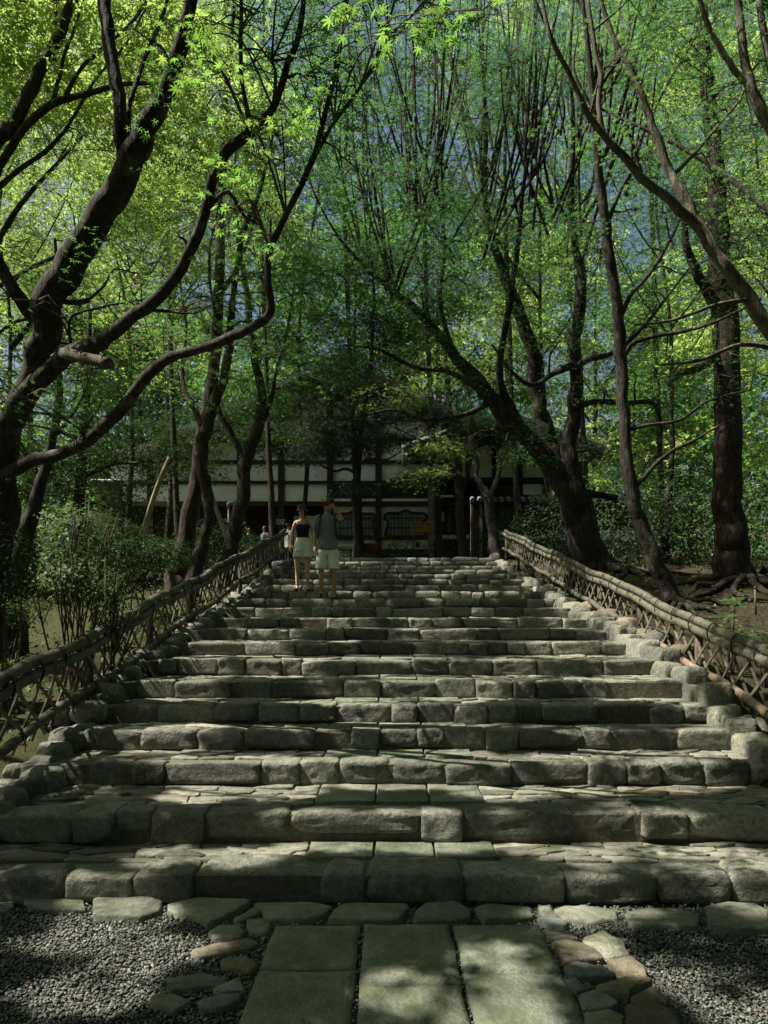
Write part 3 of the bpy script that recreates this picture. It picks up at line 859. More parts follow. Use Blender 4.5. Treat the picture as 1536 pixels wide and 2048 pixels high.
# --- openings cut in the canopy to lay chosen sun patches on the steps: (x on the ground, depth, half width, half depth)
def sun_hit(P):
    """where the ray of sunlight through P lands on the steps or the court"""
    P = np.asarray(P, float)
    a, b = -0.794, 0.1892       # steps as one slope: z = a + b*y, court at z = 0
    s = TOSUN
    t1 = (P[:, 2] - a - b * P[:, 1]) / (s[2] - b * s[1]); h1 = P - t1[:, None] * s
    t0 = P[:, 2] / s[2]; h0 = P - t0[:, None] * s
    on = h1[:, 1] > 4.2
    return np.where(on[:, None], h1, h0), np.where(on, t1, t0)
def sun_px(px, py, rx, ry):
    """an opening given by where its light lies on the court or the slope"""
    if py > 1812: d = EYE * F / (py - 1236.0)
    else:
        # slope z = a + b d, z = EYE - (py-1236) d / F
        d = (EYE + 0.794) / (0.1892 + (py - 1236.0) / F)
    k = d / F
    sl = d * d / (EYE * F) if py > 1812 else d * (0.1892 + (py - 1236.0) / F) ** -1 / F
    return ((px - 776) * k, d, rx * k, max(ry * sl, 0.10))
OPEN = [sun_px(*a) for a in (
    (330, 1900, 120, 11), (150, 1882, 80, 5), (190, 1992, 90, 13), (240, 1836, 90, 5),
    (1185, 1838, 75, 8), (1225, 1905, 60, 14), (1490, 2015, 70, 14), (1335, 1950, 36, 7), (1060, 1988, 60, 6), (800, 1990, 40, 6), (1020, 2034, 80, 8), (985, 1925, 45, 4),
    (350, 1750, 50, 9), (490, 1750, 60, 20), (690, 1712, 120, 8), (870, 1714, 90, 8), (1105, 1720, 50, 8), (1350, 1712, 70, 6), (1200, 1738, 40, 7),
    (450, 1630, 70, 18), (595, 1625, 60, 18), (500, 1588, 130, 8), (800, 1588, 140, 12), (930, 1588, 36, 8), (1100, 1602, 50, 8), (1235, 1622, 46, 10), (1400, 1602, 60, 7),
    (380, 1536, 48, 10), (520, 1506, 60, 7), (770, 1507, 80, 8), (1000, 1525, 46, 7), (1200, 1560, 60, 7), (1480, 1550, 60, 8),
    (420, 1466, 56, 9), (980, 1465, 46, 9), (330, 1452, 140, 9), (620, 1416, 46, 8), (880, 1447, 90, 6), (1330, 1468, 50, 8), (1385, 1425, 60, 15), (1150, 1372, 60, 12),
    (700, 1400, 110, 6), (860, 1402, 80, 6), (480, 1365, 70, 8), (560, 1330, 60, 6), (1190, 1266, 60, 7), (1000, 1275, 50, 6), (900, 1225, 60, 7), (700, 1290, 60, 6), (380, 1325, 50, 12),
    (1000, 1210, 60, 7), (860, 1170, 40, 5), (940, 1160, 50, 4), (700, 1140, 60, 5), (650, 1165, 40, 4), (1100, 1190, 50, 6), (820, 1285, 50, 5), (1090, 1310, 70, 5), (520, 1270, 50, 5), (1330, 1365, 30, 24), (1230, 1275, 30, 14))]
OPEN = np.array(OPEN)
def lit_mask(H):
    n = (fbm(np.c_[H[:, 0] * 2.6, H[:, 1] * 2.6, H[:, 0] * 0 + 3.3], 3) - .5)
    m = np.zeros(len(H), bool)
    for ox, oy, rx, ry in OPEN:
        d = ((H[:, 0] - ox) / (rx + .06)) ** 2 + ((H[:, 1] - oy) / (ry + .06)) ** 2
        m |= d + n * 2.2 < 1.0
    n2 = fbm(np.c_[H[:, 0] * 3.1 + 9, H[:, 1] * 2.2, H[:, 0] * 0 + 7.7], 3)
    out_ = (H[:, 0] > 2.9) | (H[:, 0] < -2.6)
    m |= (n2 > np.where(H[:, 0] > 3.7, .69, np.where(out_, 0.60, np.where(H[:, 1] > 5, .672, .715))))
    return m
def thin(P, margin=0.09):
    P = np.asarray(P, float)
    if margin > 0:
        e1 = np.cross(TOSUN, [0, 0, 1.0]); e1 /= np.linalg.norm(e1); e2 = np.cross(TOSUN, e1)
        k = thin(P, 0)
        for a in (e1, -e1, e2, -e2):
            ii = np.where(k)[0]; k[ii] = thin(P[ii] + a * margin, 0)
        return k
    H, tt = sun_hit(P)
    area_ = (H[:, 0] > -3.6) & (H[:, 0] < 4.6) & (H[:, 1] > 2.2) & (H[:, 1] < 21) & (tt > 0.8)
    k = ~(area_ & lit_mask(H))
    # and leaf-free shafts cut to light the near sprays and patches of the trunks
    for q in SUNLIT:
        d = P - q; t = d @ TOSUN
        k &= ~((t > .3) & (np.linalg.norm(d - t[:, None] * TOSUN, axis=1) < .30))
    return k

NEAR_SPRAYS = [(400, 40, 3.9), (430, 150, 3.9), (375, 120, 4.0), (460, 225, 4.1), (520, 330, 4.3), (470, 420, 4.5), (545, 470, 4.5), (415, 330, 4.4), (840, 30, 3.3), (790, 75, 3.4), (905, 45, 3.3), (965, 20, 3.3), (700, 30, 3.6), (560, 240, 4.2), (640, 215, 4.2), (330, 50, 4.0)]
SUNLIT = [at(*a) for a in NEAR_SPRAYS] + [at(300, 250, 5.5), at(85, 660, 6.2), at(180, 450, 5.9), at(1290, 360, 7.2), at(1400, 460, 7.3), at(1190, 240, 7.1), at(340, 575, 5.4), at(420, 690, 5.2), at(1240, 1160, 10.0), at(1330, 1215, 8.4)] + [at(*a) for a in ((140, 1030, 7.7), (190, 1060, 7.6), (110, 1130, 7.4), (180, 1150, 7.3), (60, 1290, 7.6), (140, 1300, 7.4), (200, 1285, 7.2), (1470, 1235, 8.0), (1500, 1300, 7.6), (340, 240, 5.6), (420, 130, 5.4), (500, 500, 5.9), (330, 620, 6.6), (230, 640, 6.3), (830, 920, 25.6), (865, 908, 25.6), (895, 897, 25.6), (862, 1005, 27.9), (952, 999, 25.2), (300, 1010, 12.8))]
TRI_COUNT = [0]
NEAR_BRANCH = {}
def tree(name, label, cat, group, limbs, crowns, bark='bark', leaf='maple', kind='star', lsize=.05, per=34, sprays=6, srad=.34, seed=0, droop=.10,
         twig_r=.006, flat=.20, sides=9, gnarl=.10, base=None, spread=.75, branch_mat=None, roots=(), fork_names=True, thin_it=True, shoots=(), crown_name='crown', ljit=.32, girth=.71):
    """limbs: list of control rows (px, py, depth, width_px), the first one the trunk.
    crowns: (px, py, depth, rx, ry, rz, clusters)"""
    r = np.random.default_rng(seed + 1000)
    def W(rows):
        out = []
        for row in rows:
            p = at(row[0], row[1], row[2]); out.append((p[0], p[1], p[2], row[3] * row[2] / F / 2 * girth))
        return smooth_path(out, 6)
    L = [W(l) for l in limbs]
    # carry the trunk down into the ground
    g0_ = gz(L[0][0, 0], L[0][0, 1]) - .22
    if L[0][0, 2] > g0_:
        r0_ = L[0][0, 3]; top_ = L[0][0].copy(); n_ = 3
        ext = np.array([[top_[0], top_[1], g0_ + (top_[2] - g0_) * k / n_, r0_ * (1.22 - .22 * k / n_)] for k in range(n_)])
        L[0] = np.vstack([ext, L[0]])
    b = L[0][0, :3] if base is None else np.array(base, float)
    root = empty(name, b, label, cat, group)
    skel_p, skel_r = [], []
    bm_ = M[branch_mat or bark]
    for k, l in enumerate(L):
        wob = np.stack([vnoise(np.c_[np.arange(len(l)) * .45, np.full(len(l), seed * 3.1 + k), np.full(len(l), c * 7.7)]) - .5 for c in range(3)], -1)
        pts = l[:, :3] + wob * (l[:, 3:4] * .55)
        rad = np.maximum(l[:, 3], .004)
        n = sides + 4 if k == 0 else sides
        v, q = tube_np(pts, rad, n, gnarl, seed + k)
        nm = 'trunk' if k == 0 else 'branch'
        # close the tip
        tipc = len(v); v = np.vstack([v, pts[-1] + (pts[-1] - pts[-2]) * .3])
        tr = [(tipc - n + a, tipc - n + (a + 1) % n, tipc) for a in range(n)]
        obj(nm, mesh_np(nm, v - b, q, tr, M[bark] if k == 0 else bm_), root)
        TRI_COUNT[0] += len(q) * 2
        skel_p.append(pts); skel_r.append(rad)
    for k, rw in enumerate(roots):
        rr = smooth_path([(x, y, gz(x, y) + dz, rd) for (x, y, dz, rd) in rw], 5)
        v, q = tube_np(rr[:, :3], np.maximum(rr[:, 3], .004), 7, .16, seed + 50 + k)
        obj('root', mesh_np('root', v - b, q, None, M[bark]), root); TRI_COUNT[0] += len(q) * 2
    sp = np.vstack(skel_p); sr = np.concatenate(skel_r)
    fine_v, fine_q, fb = [], [], 0
    mid_v, mid_q, mbase = [], [], 0
    # upright shoots: (px, py, depth, count, length_m, spread, lean_x, width_px)
    for (px, py, d, cnt, ln, spr, lean, wpx) in shoots:
        o = at(px, py, d)
        for _ in range(cnt):
            a = r.uniform(-1, 1); e = r.uniform(-1, 1)
            dirv = np.array([lean + a * spr, e * spr * .7, 1.0]); dirv /= np.linalg.norm(dirv)
            l_ = ln * r.uniform(.55, 1.1)
            mid = o + dirv * l_ * .5 + np.array([a * spr, e * spr * .7, 0]) * l_ * .16 + r.normal(size=3) * .13
            end = o + dirv * l_ + np.array([0, 0, l_ * .12]) + r.normal(size=3) * .12
            st = o + r.normal(size=3) * np.array([.12, .14, .30])
            w = wpx * d / F / 2 * r.uniform(.6, 1.15)
            c = smooth_path([np.r_[st, w], np.r_[mid, w * .72], np.r_[end, w * .25]], 5)
            v, q = tube_np(c[:, :3], c[:, 3], 4)
            mid_v.append(v); mid_q.append(q + mbase); mbase += len(v)
            skel_add = c; sp = np.vstack([sp, c[2:, :3]]); sr = np.r_[sr, c[2:, 3]]
            if r.random() < .6:
                k0 = c[r.integers(3, 8)]
                e2 = k0[:3] + (dirv * .5 + r.normal(size=3) * .25 + [0, 0, .25]) * l_ * .45
                c2_ = smooth_path([np.r_[k0[:3], k0[3] * .6], np.r_[(k0[:3] + e2) / 2 + r.normal(size=3) * .04, k0[3] * .45], np.r_[e2, .003]], 2)
                v, q = tube_np(c2_[:, :3], c2_[:, 3], 3); fine_v.append(v); fine_q.append(q + fb); fb += len(v)
    # clusters, nearest to the wood first
    cents = []
    for (px, py, d, rx, ry, rz, nc) in crowns:
        o = at(px, py, d)
        for _ in range(nc):
            for _t in range(20):
                u = r.uniform(-1, 1, 3)
                if (u ** 2).sum() <= 1: break
            cents.append(o + u * np.array([rx, ry, rz]))
    cents = np.array(cents) if cents else np.zeros((0, 3))
    sprP, sprN, sprR, tw_list = [], [], [], []
    if len(cents):
        dmin = np.array([np.min(np.linalg.norm(sp - c, axis=1)) for c in cents])
        for c in cents[np.argsort(dmin)]:
            dd = sp - c
            cost = np.linalg.norm(dd, axis=1) + np.maximum(0, dd[:, 2]) * .9 + (sr < .007) * .4
            k0 = int(np.argmin(cost)); s0 = sp[k0]; r0 = max(.007, min(sr[k0] * .6, .012 + .016 * np.linalg.norm(c - s0)))
            dist = np.linalg.norm(c - s0)
            out = (c - s0) / (dist + 1e-6)
            m1 = s0 + (c - s0) * .35 + np.array([0, 0, .16]) * dist + r.normal(size=3) * .07 * dist
            m2 = s0 + (c - s0) * .70 + np.array([0, 0, .12]) * dist + r.normal(size=3) * .06 * dist
            cv = smooth_path([np.r_[s0, r0], np.r_[m1, r0 * .75], np.r_[m2, r0 * .5], np.r_[c, max(twig_r, r0 * .3)]], 3)
            v, q = tube_np(cv[:, :3], cv[:, 3], 5)
            mid_v.append(v); mid_q.append(q + mbase); mbase += len(v)
            sp = np.vstack([sp, cv[2:, :3]]); sr = np.r_[sr, cv[2:, 3]]
            for s in range(sprays):
                u = r.normal(size=3); u[2] *= .38; u /= np.linalg.norm(u)
                e = c + u * spread * r.uniform(.25, 1.0) + np.array([out[0], out[1], 0]) * .15
                nrm = np.array([r.normal() * flat, r.normal() * flat, 1.0]) + u * .22
                sprP.append(e); sprN.append(nrm); sprR.append(srad * r.uniform(.7, 1.3))
                t0 = cv[r.integers(5, len(cv)), :3]
                tw_list.append((e, tube_np(np.array([t0, (t0 + e) / 2 + [0, 0, .06], e]), [twig_r, twig_r * .7, twig_r * .3], 3)))
    if tw_list:
        kk = thin(np.array([a_[0] for a_ in tw_list])) if thin_it else np.ones(len(tw_list), bool)
        for ok_, (e, (v, q)) in zip(kk, tw_list):
            if ok_: fine_v.append(v); fine_q.append(q + fb); fb += len(v)
    if mid_v:
        v = np.vstack(mid_v); q = np.vstack(mid_q); TRI_COUNT[0] += len(q) * 2
        obj('limbs', mesh_np('limbs', v - b, q, None, bm_), root, kind='stuff')
    if fine_v:
        v = np.vstack(fine_v); q = np.vstack(fine_q); TRI_COUNT[0] += len(q) * 2
        obj('twigs', mesh_np('twigs', v - b, q, None, M['twig']), root, kind='stuff')
    if sprP:
        SP = np.repeat(np.array(sprP), per, 0); SN = np.repeat(np.array(sprN), per, 0); SR = np.repeat(np.array(sprR), per)
        n = len(SP)
        SN /= np.linalg.norm(SN, axis=1)[:, None]
        T1 = np.cross(SN, [0.3, 1.0, 0.1]); T1 /= np.linalg.norm(T1, axis=1)[:, None]; T2 = np.cross(SN, T1)
        rad = np.sqrt(r.random(n)); th = r.uniform(0, 2 * math.pi, n)
        dr = T1 * np.cos(th)[:, None] + T2 * np.sin(th)[:, None]
        P = SP + dr * (rad * SR)[:, None] + SN * (r.normal(size=n) * .05 - droop * rad ** 2)[:, None] * 1.0 - np.array([0, 0, 1]) * (r.random(n) * .03)[:, None]
        Nn = SN + r.normal(size=(n, 3)) * ljit
        Dd = dr + r.normal(size=(n, 3)) * .7 - np.array([0, 0, .25])
        sz = lsize * r.uniform(.65, 1.25, n)
        keep = r.random(n) < .97
        if thin_it: keep &= thin(P)
        v, f = leaf_cloud(P[keep], Nn[keep], Dd[keep], sz[keep], kind)
        TRI_COUNT[0] += len(f)
        obj(crown_name, mesh_np(crown_name, v - b, None, f, M[leaf], smooth=False), root, kind='stuff')
    return root

G_NEAR = 'maples along the stone steps'
# --- near maple on the left, forked trunk and long arms over the steps
L1 = tree('maple_tree', 'big maple at the left with thick forked trunk and long arms over the fence', 'tree', G_NEAR,
    [[(-60, 1330, 6.9, 150), (-22, 1180, 6.8, 110), (2, 1040, 6.7, 84), (8, 930, 6.6, 74), (20, 850, 6.5, 74), (52, 770, 6.4, 76), (85, 690, 6.3, 74), (95, 620, 6.2, 82), (125, 550, 6.1, 88), (185, 460, 6.0, 86), (238, 380, 5.9, 80), (268, 315, 5.8, 72), (303, 230, 5.7, 58), (345, 150, 5.6, 50), (372, 50, 5.5, 42), (395, -70, 5.4, 32)],
     [(255, 345, 5.85, 46), (244, 280, 5.8, 46), (238, 210, 5.8, 42), (230, 140, 5.85, 40), (214, 60, 5.9, 40), (204, -40, 6.0, 36)],
     [(70, 640, 6.3, 40), (30, 585, 6.2, 40), (-5, 515, 6.1, 36), (-70, 430, 6.0, 30)],
     [(22, 835, 6.45, 58), (65, 775, 6.3, 54), (130, 715, 6.1, 50), (200, 685, 5.9, 44), (262, 638, 5.7, 38), (330, 578, 5.5, 36), (380, 505, 5.35, 33), (408, 430, 5.2, 30), (430, 350, 5.1, 30), (462, 296, 5.0, 32), (505, 262, 4.95, 30), (545, 215, 4.9, 22), (572, 140, 4.85, 20), (598, 60, 4.8, 18), (615, -60, 4.8, 14)],
     [(500, 268, 4.97, 20), (492, 210, 5.0, 15), (482, 130, 5.05, 13), (482, 40, 5.1, 12), (484, -60, 5.1, 10)],
     [(5, 955, 6.6, 44), (60, 922, 6.4, 38), (128, 905, 6.2, 36), (200, 862, 6.0, 36), (252, 808, 5.8, 36), (302, 745, 5.6, 32), (352, 710, 5.45, 30), (430, 688, 5.3, 28), (500, 655, 5.15, 28), (541, 624, 5.05, 27), (536, 560, 5.0, 22), (540, 500, 5.0, 20), (572, 432, 5.0, 19), (618, 335, 4.95, 18), (645, 250, 4.95, 16), (668, 150, 4.9, 14), (690, 30, 4.9, 12), (700, -60, 4.9, 10)],
     [(625, 320, 4.95, 14), (668, 245, 4.9, 11), (720, 175, 4.85, 10), (762, 90, 4.8, 8), (795, -20, 4.8, 7)],
     [(150, 722, 6.05, 14), (140, 640, 6.2, 8), (200, 615, 6.4, 7), (280, 600, 6.6, 5)],
     [(262, 320, 5.8, 20), (258, 220, 5.9, 15), (285, 130, 6.1, 13), (322, 40, 6.3, 11), (345, -40, 6.4, 8)],
     [(20, 700, 6.6, 14), (60, 640, 6.6, 12), (20, 650, 6.7, 10), (-30, 690, 6.8, 8)],
     [(95, 600, 6.2, 16), (150, 605, 6.1, 14), (175, 600, 6.0, 16)]],
    [(430, 120, 5.4, .75, .9, .5, 10), (690, 90, 4.6, .8, .8, .45, 12), (220, 640, 6.3, .75, .8, .35, 9), (90, 800, 6.9, .8, .8, .4, 8), (330, 640, 6.6, .8, .7, .4, 9), (160, 700, 6.9, .9, .7, .4, 9), (500, 520, 6.0, .7, .8, .5, 8), (560, 330, 5.6, .8, .8, .5, 8), (-160, 420, 6.5, .8, 1.0, 1.0, 5),
     (420, -260, 5.0, 1.6, 1.4, .6, 14), (150, 840, 6.2, .7, .5, .25, 6), (-340, -160, 5.5, 1.2, 1.4, .8, 8)],
    leaf='maple', kind='star', lsize=.042, per=34, sprays=6, srad=.30, seed=1, sides=10, gnarl=.12, girth=.67)

# sprays of separate leaves hanging near the lens from the long arms
def leaf_full():
    ang = np.radians([-128, -84, -40, 0, 40, 84, 128]); ln = [.50, .80, .98, 1.08, .98, .80, .50]
    c = np.array([0, .30, 0]); v = [c]; 
    na = np.radians([-152, -106, -62, -20, 20, 62, 106, 152]); nr = [.12, .22, .27, .30, .30, .27, .22, .12]
    for k in range(8): v.append(c + [nr[k] * math.sin(na[k]), nr[k] * math.cos(na[k]), .015])
    for k in range(7):
        d = np.array([math.sin(ang[k]), math.cos(ang[k]), 0]); t_ = np.array([d[1], -d[0], 0])
        v += [c + d * ln[k] * .55 - t_ * .105 * ln[k] + [0, 0, .01], c + d * ln[k] * .55 + t_ * .105 * ln[k] + [0, 0, .01], c + d * ln[k] * .55 + [0, 0, -.03], c + d * ln[k] + [0, 0, -.15 * ln[k]]]
    f = []
    for k in range(7):
        a, b, l_, r_, m_, tp = 1 + k, 2 + k, 9 + 4 * k, 10 + 4 * k, 11 + 4 * k, 12 + 4 * k
        f += [(0, m_, a), (0, b, m_), (a, m_, l_), (b, r_, m_), (l_, m_, tp), (m_, r_, tp)]
    v += [c + [-.012, -.28, 0], c + [.012, -.28, 0], (-.010, -.75, .05), (.010, -.75, .05)]
    n = len(v); f += [(n - 4, n - 3, n - 1), (n - 4, n - 1, n - 2)]
    return np.array(v), np.array(f)
LFV, LFF = leaf_full()
LEAF_ME = mesh_np('leaf', LFV * .044, None, LFF, M['maple_near'], smooth=True)
rl = np.random.default_rng(404)
mt = MB()
lb = np.array(L1.location)
limb_pts = np.vstack([np.array([at(*p[:3]) for p in l]) for l in ([(500, 268, 4.97), (545, 215, 4.9), (572, 140, 4.85), (598, 60, 4.8)], [(668, 245, 4.9), (720, 175, 4.85), (762, 90, 4.8), (795, -20, 4.8)], [(482, 130, 5.05), (482, 40, 5.1)], [(540, 500, 5.0), (572, 432, 5.0)])])
for (px, py, d) in NEAR_SPRAYS:
    c = at(px, py, d)
    s0 = limb_pts[np.argmin(np.linalg.norm(limb_pts - c, axis=1))]
    mt.tube(smooth_path([s0, (s0 + c) / 2 + [0, 0, .18], c + [0, .05, .05]], 4) - lb, np.linspace(.008, .003, 9), 5)
    side = rl.uniform(-.3, .3)
    for tw in range(3):
        e = c + np.array([rl.normal() * .16, rl.normal() * .14, -.04 + rl.normal() * .04])
        mt.tube(np.array([c, (c + e) / 2 + [0, 0, .02], e]) - lb, [.003, .002, .0012], 4)
        for q in range(6):
            f_ = (q // 2 + 1) / 3
            p = c + (e - c) * f_ + rl.normal(size=3) * np.array([.025, .025, .012])
            o = obj('leaf', LEAF_ME, L1, p - lb)
            a = math.atan2((e - c)[1], (e - c)[0]) - math.pi / 2 + (1 if q % 2 else -1) * rl.uniform(.5, 1.2)
            o.rotation_euler = (-.35 + rl.normal() * .30, rl.normal() * .35, a); o.scale = (rl.uniform(.72, 1.15),) * 3
mt.build('spray_twigs', M['twig'], L1, smooth=True, recalc=False, kind='stuff')

# --- maple out at the left edge: its limbs cross the corner of the picture
tree('maple_tree', 'maple whose pale thin limbs rise across the top left corner', 'tree', G_NEAR,
    [[(-420, 1300, 8.2, 110), (-330, 900, 8.2, 80), (-180, 560, 8.1, 60), (-40, 330, 8.0, 46), (20, 250, 8.0, 40), (62, 175, 8.0, 36), (95, 115, 8.0, 32), (125, 55, 8.0, 30), (165, -50, 8.0, 26)],
     [(-60, 420, 8.0, 26), (0, 335, 8.0, 22), (55, 250, 8.0, 22), (110, 205, 8.0, 20), (170, 190, 8.0, 16), (240, 170, 8.0, 13), (330, 165, 8.0, 9)],
     [(-30, 400, 8.0, 18), (30, 345, 8.0, 14), (100, 295, 8.1, 12), (150, 230, 8.2, 9), (190, 160, 8.3, 7), (250, 90, 8.4, 6), (300, 0, 8.5, 5)],
     [(105, 205, 8.0, 14), (118, 155, 8.1, 11), (132, 100, 8.2, 10), (152, 50, 8.3, 8), (175, -40, 8.4, 7)],
     [(110, 118, 8.0, 16), (112, 60, 8.0, 12), (108, -30, 8.0, 10)],
     [(130, 195, 8.1, 12), (165, 135, 8.2, 10), (225, 80, 8.3, 10), (275, 30, 8.4, 9), (310, -30, 8.4, 8)]],
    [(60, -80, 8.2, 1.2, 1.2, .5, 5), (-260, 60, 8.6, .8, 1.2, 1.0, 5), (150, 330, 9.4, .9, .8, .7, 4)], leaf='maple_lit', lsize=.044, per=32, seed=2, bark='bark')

# --- two trunks behind the left fence and their neighbour
tree('pine_tree', 'dark rough-barked leaning trunk behind the left fence, reddish bark higher up', 'tree', 'trunks behind the left fence',
    [[(352, 1160, 13.4, 74), (362, 1120, 13.4, 54), (376, 1060, 13.4, 48), (388, 980, 13.4, 42), (399, 900, 13.4, 38), (414, 820, 13.4, 36), (426, 740, 13.4, 33), (434, 650, 13.4, 30), (438, 560, 13.4, 28), (440, 450, 13.4, 24), (440, 340, 13.4, 21), (448, 220, 13.4, 18), (460, 100, 13.4, 15), (470, -40, 13.4, 12)],
     [(437, 600, 13.4, 16), (470, 540, 13.2, 12), (500, 470, 13.0, 9), (515, 400, 12.9, 6)], [(440, 420, 13.4, 14), (405, 330, 13.5, 10), (390, 230, 13.6, 8), (400, 120, 13.7, 6)]],
    [(450, 60, 13.4, 1.6, 1.4, 1.2, 16), (520, 200, 13.0, 1.1, 1.2, .9, 10)], bark='bark_red', leaf='maple', lsize=.05, per=34, seed=3, sides=8)
tree('maple_tree', 'mossy pale-footed maple trunk bending up right at the left fence', 'tree', G_NEAR,
    [[(380, 1190, 12.7, 62), (390, 1140, 12.7, 44), (406, 1085, 12.7, 34), (418, 1030, 12.7, 31), (412, 980, 12.7, 31), (404, 930, 12.7, 33), (408, 870, 12.7, 37), (424, 815, 12.7, 32), (446, 760, 12.6, 27), (458, 700, 12.6, 24), (462, 640, 12.5, 21), (470, 560, 12.3, 17), (486, 470, 12.2, 14), (520, 380, 12.0, 11), (545, 270, 11.8, 8)],
     [(404, 850, 12.7, 18), (388, 818, 12.8, 15), (370, 785, 12.9, 13), (364, 735, 13.0, 11), (372, 660, 13.0, 9), (360, 560, 13.1, 7)],
     [(456, 700, 12.6, 13), (430, 620, 12.4, 10), (418, 520, 12.2, 8), (440, 400, 12.0, 6)]],
    [(430, 450, 12.0, 1.5, 1.5, 1.2, 15), (600, 300, 11.5, 1.4, 1.3, 1.0, 13), (330, 520, 12.0, 1.1, 1.0, .9, 10), (480, 740, 12.0, .9, .9, .5, 7), (600, 620, 12.0, 1.0, 1.0, .6, 7), (620, 480, 12.5, 1.2, 1.2, .9, 9)], bark='bark', leaf='maple', lsize=.05, per=34, seed=4, sides=8)
tree('maple_tree', 'dark twin-forked trunk behind the top of the left fence', 'tree', G_NEAR,
    [[(448, 1150, 16.2, 66), (462, 1090, 16.2, 46), (478, 1030, 16.2, 40), (488, 980, 16.2, 37), (489, 930, 16.2, 40), (500, 890, 16.2, 40), (518, 850, 16.2, 32), (524, 790, 16.1, 27), (512, 730, 16.0, 24), (502, 670, 16.0, 22), (494, 590, 15.9, 18), (480, 500, 15.8, 13), (470, 400, 15.6, 9)],
     [(490, 915, 16.2, 24), (468, 880, 16.2, 19), (450, 845, 16.2, 17), (434, 810, 16.2, 14), (424, 750, 16.1, 10), (430, 680, 16.0, 7)],
     [(512, 870, 16.2, 22), (532, 825, 16.1, 16), (546, 785, 16.0, 13), (552, 740, 15.9, 10), (575, 660, 15.8, 8), (590, 560, 15.6, 6)]],
    [(540, 660, 15.4, 1.4, 1.2, .8, 12), (430, 640, 15.6, 1.3, 1.2, .9, 11), (560, 460, 15.2, 1.6, 1.5, 1.3, 14), (700, 420, 14.6, 1.5, 1.4, 1.1, 12), (460, 300, 15.4, 1.4, 1.3, 1.0, 9), (620, 760, 16.5, 1.0, 1.0, .6, 7)], bark='bark_dark', leaf='maple', lsize=.055, per=34, seed=5, sides=8)
tree('maple_tree', 'forked mossy trunk behind the rounded bush at the left edge', 'tree', 'trunks behind the left fence',
    [[(20, 1180, 9.2, 90), (42, 1090, 9.2, 58), (62, 1030, 9.2, 40), (82, 970, 9.2, 32), (98, 915, 9.2, 27), (112, 850, 9.2, 22), (120, 770, 9.2, 18), (112, 690, 9.2, 14), (118, 600, 9.3, 11), (110, 480, 9.4, 8)],
     [(40, 1085, 9.2, 42), (22, 1020, 9.3, 34), (12, 960, 9.4, 28), (0, 890, 9.4, 22), (-20, 800, 9.5, 16)], [(105, 880, 9.2, 13), (150, 820, 9.3, 10), (180, 750, 9.5, 8), (190, 660, 9.6, 6)]],
    [(120, 780, 9.6, 1.2, .9, .5, 9), (40, 700, 10, 1.1, 1.0, .6, 8), (230, 780, 10, 1.0, .9, .5, 8), (150, 560, 10.2, 1.2, 1.0, .8, 9)], bark='bark_dark', leaf='maple', lsize=.045, per=34, seed=6, sides=8)

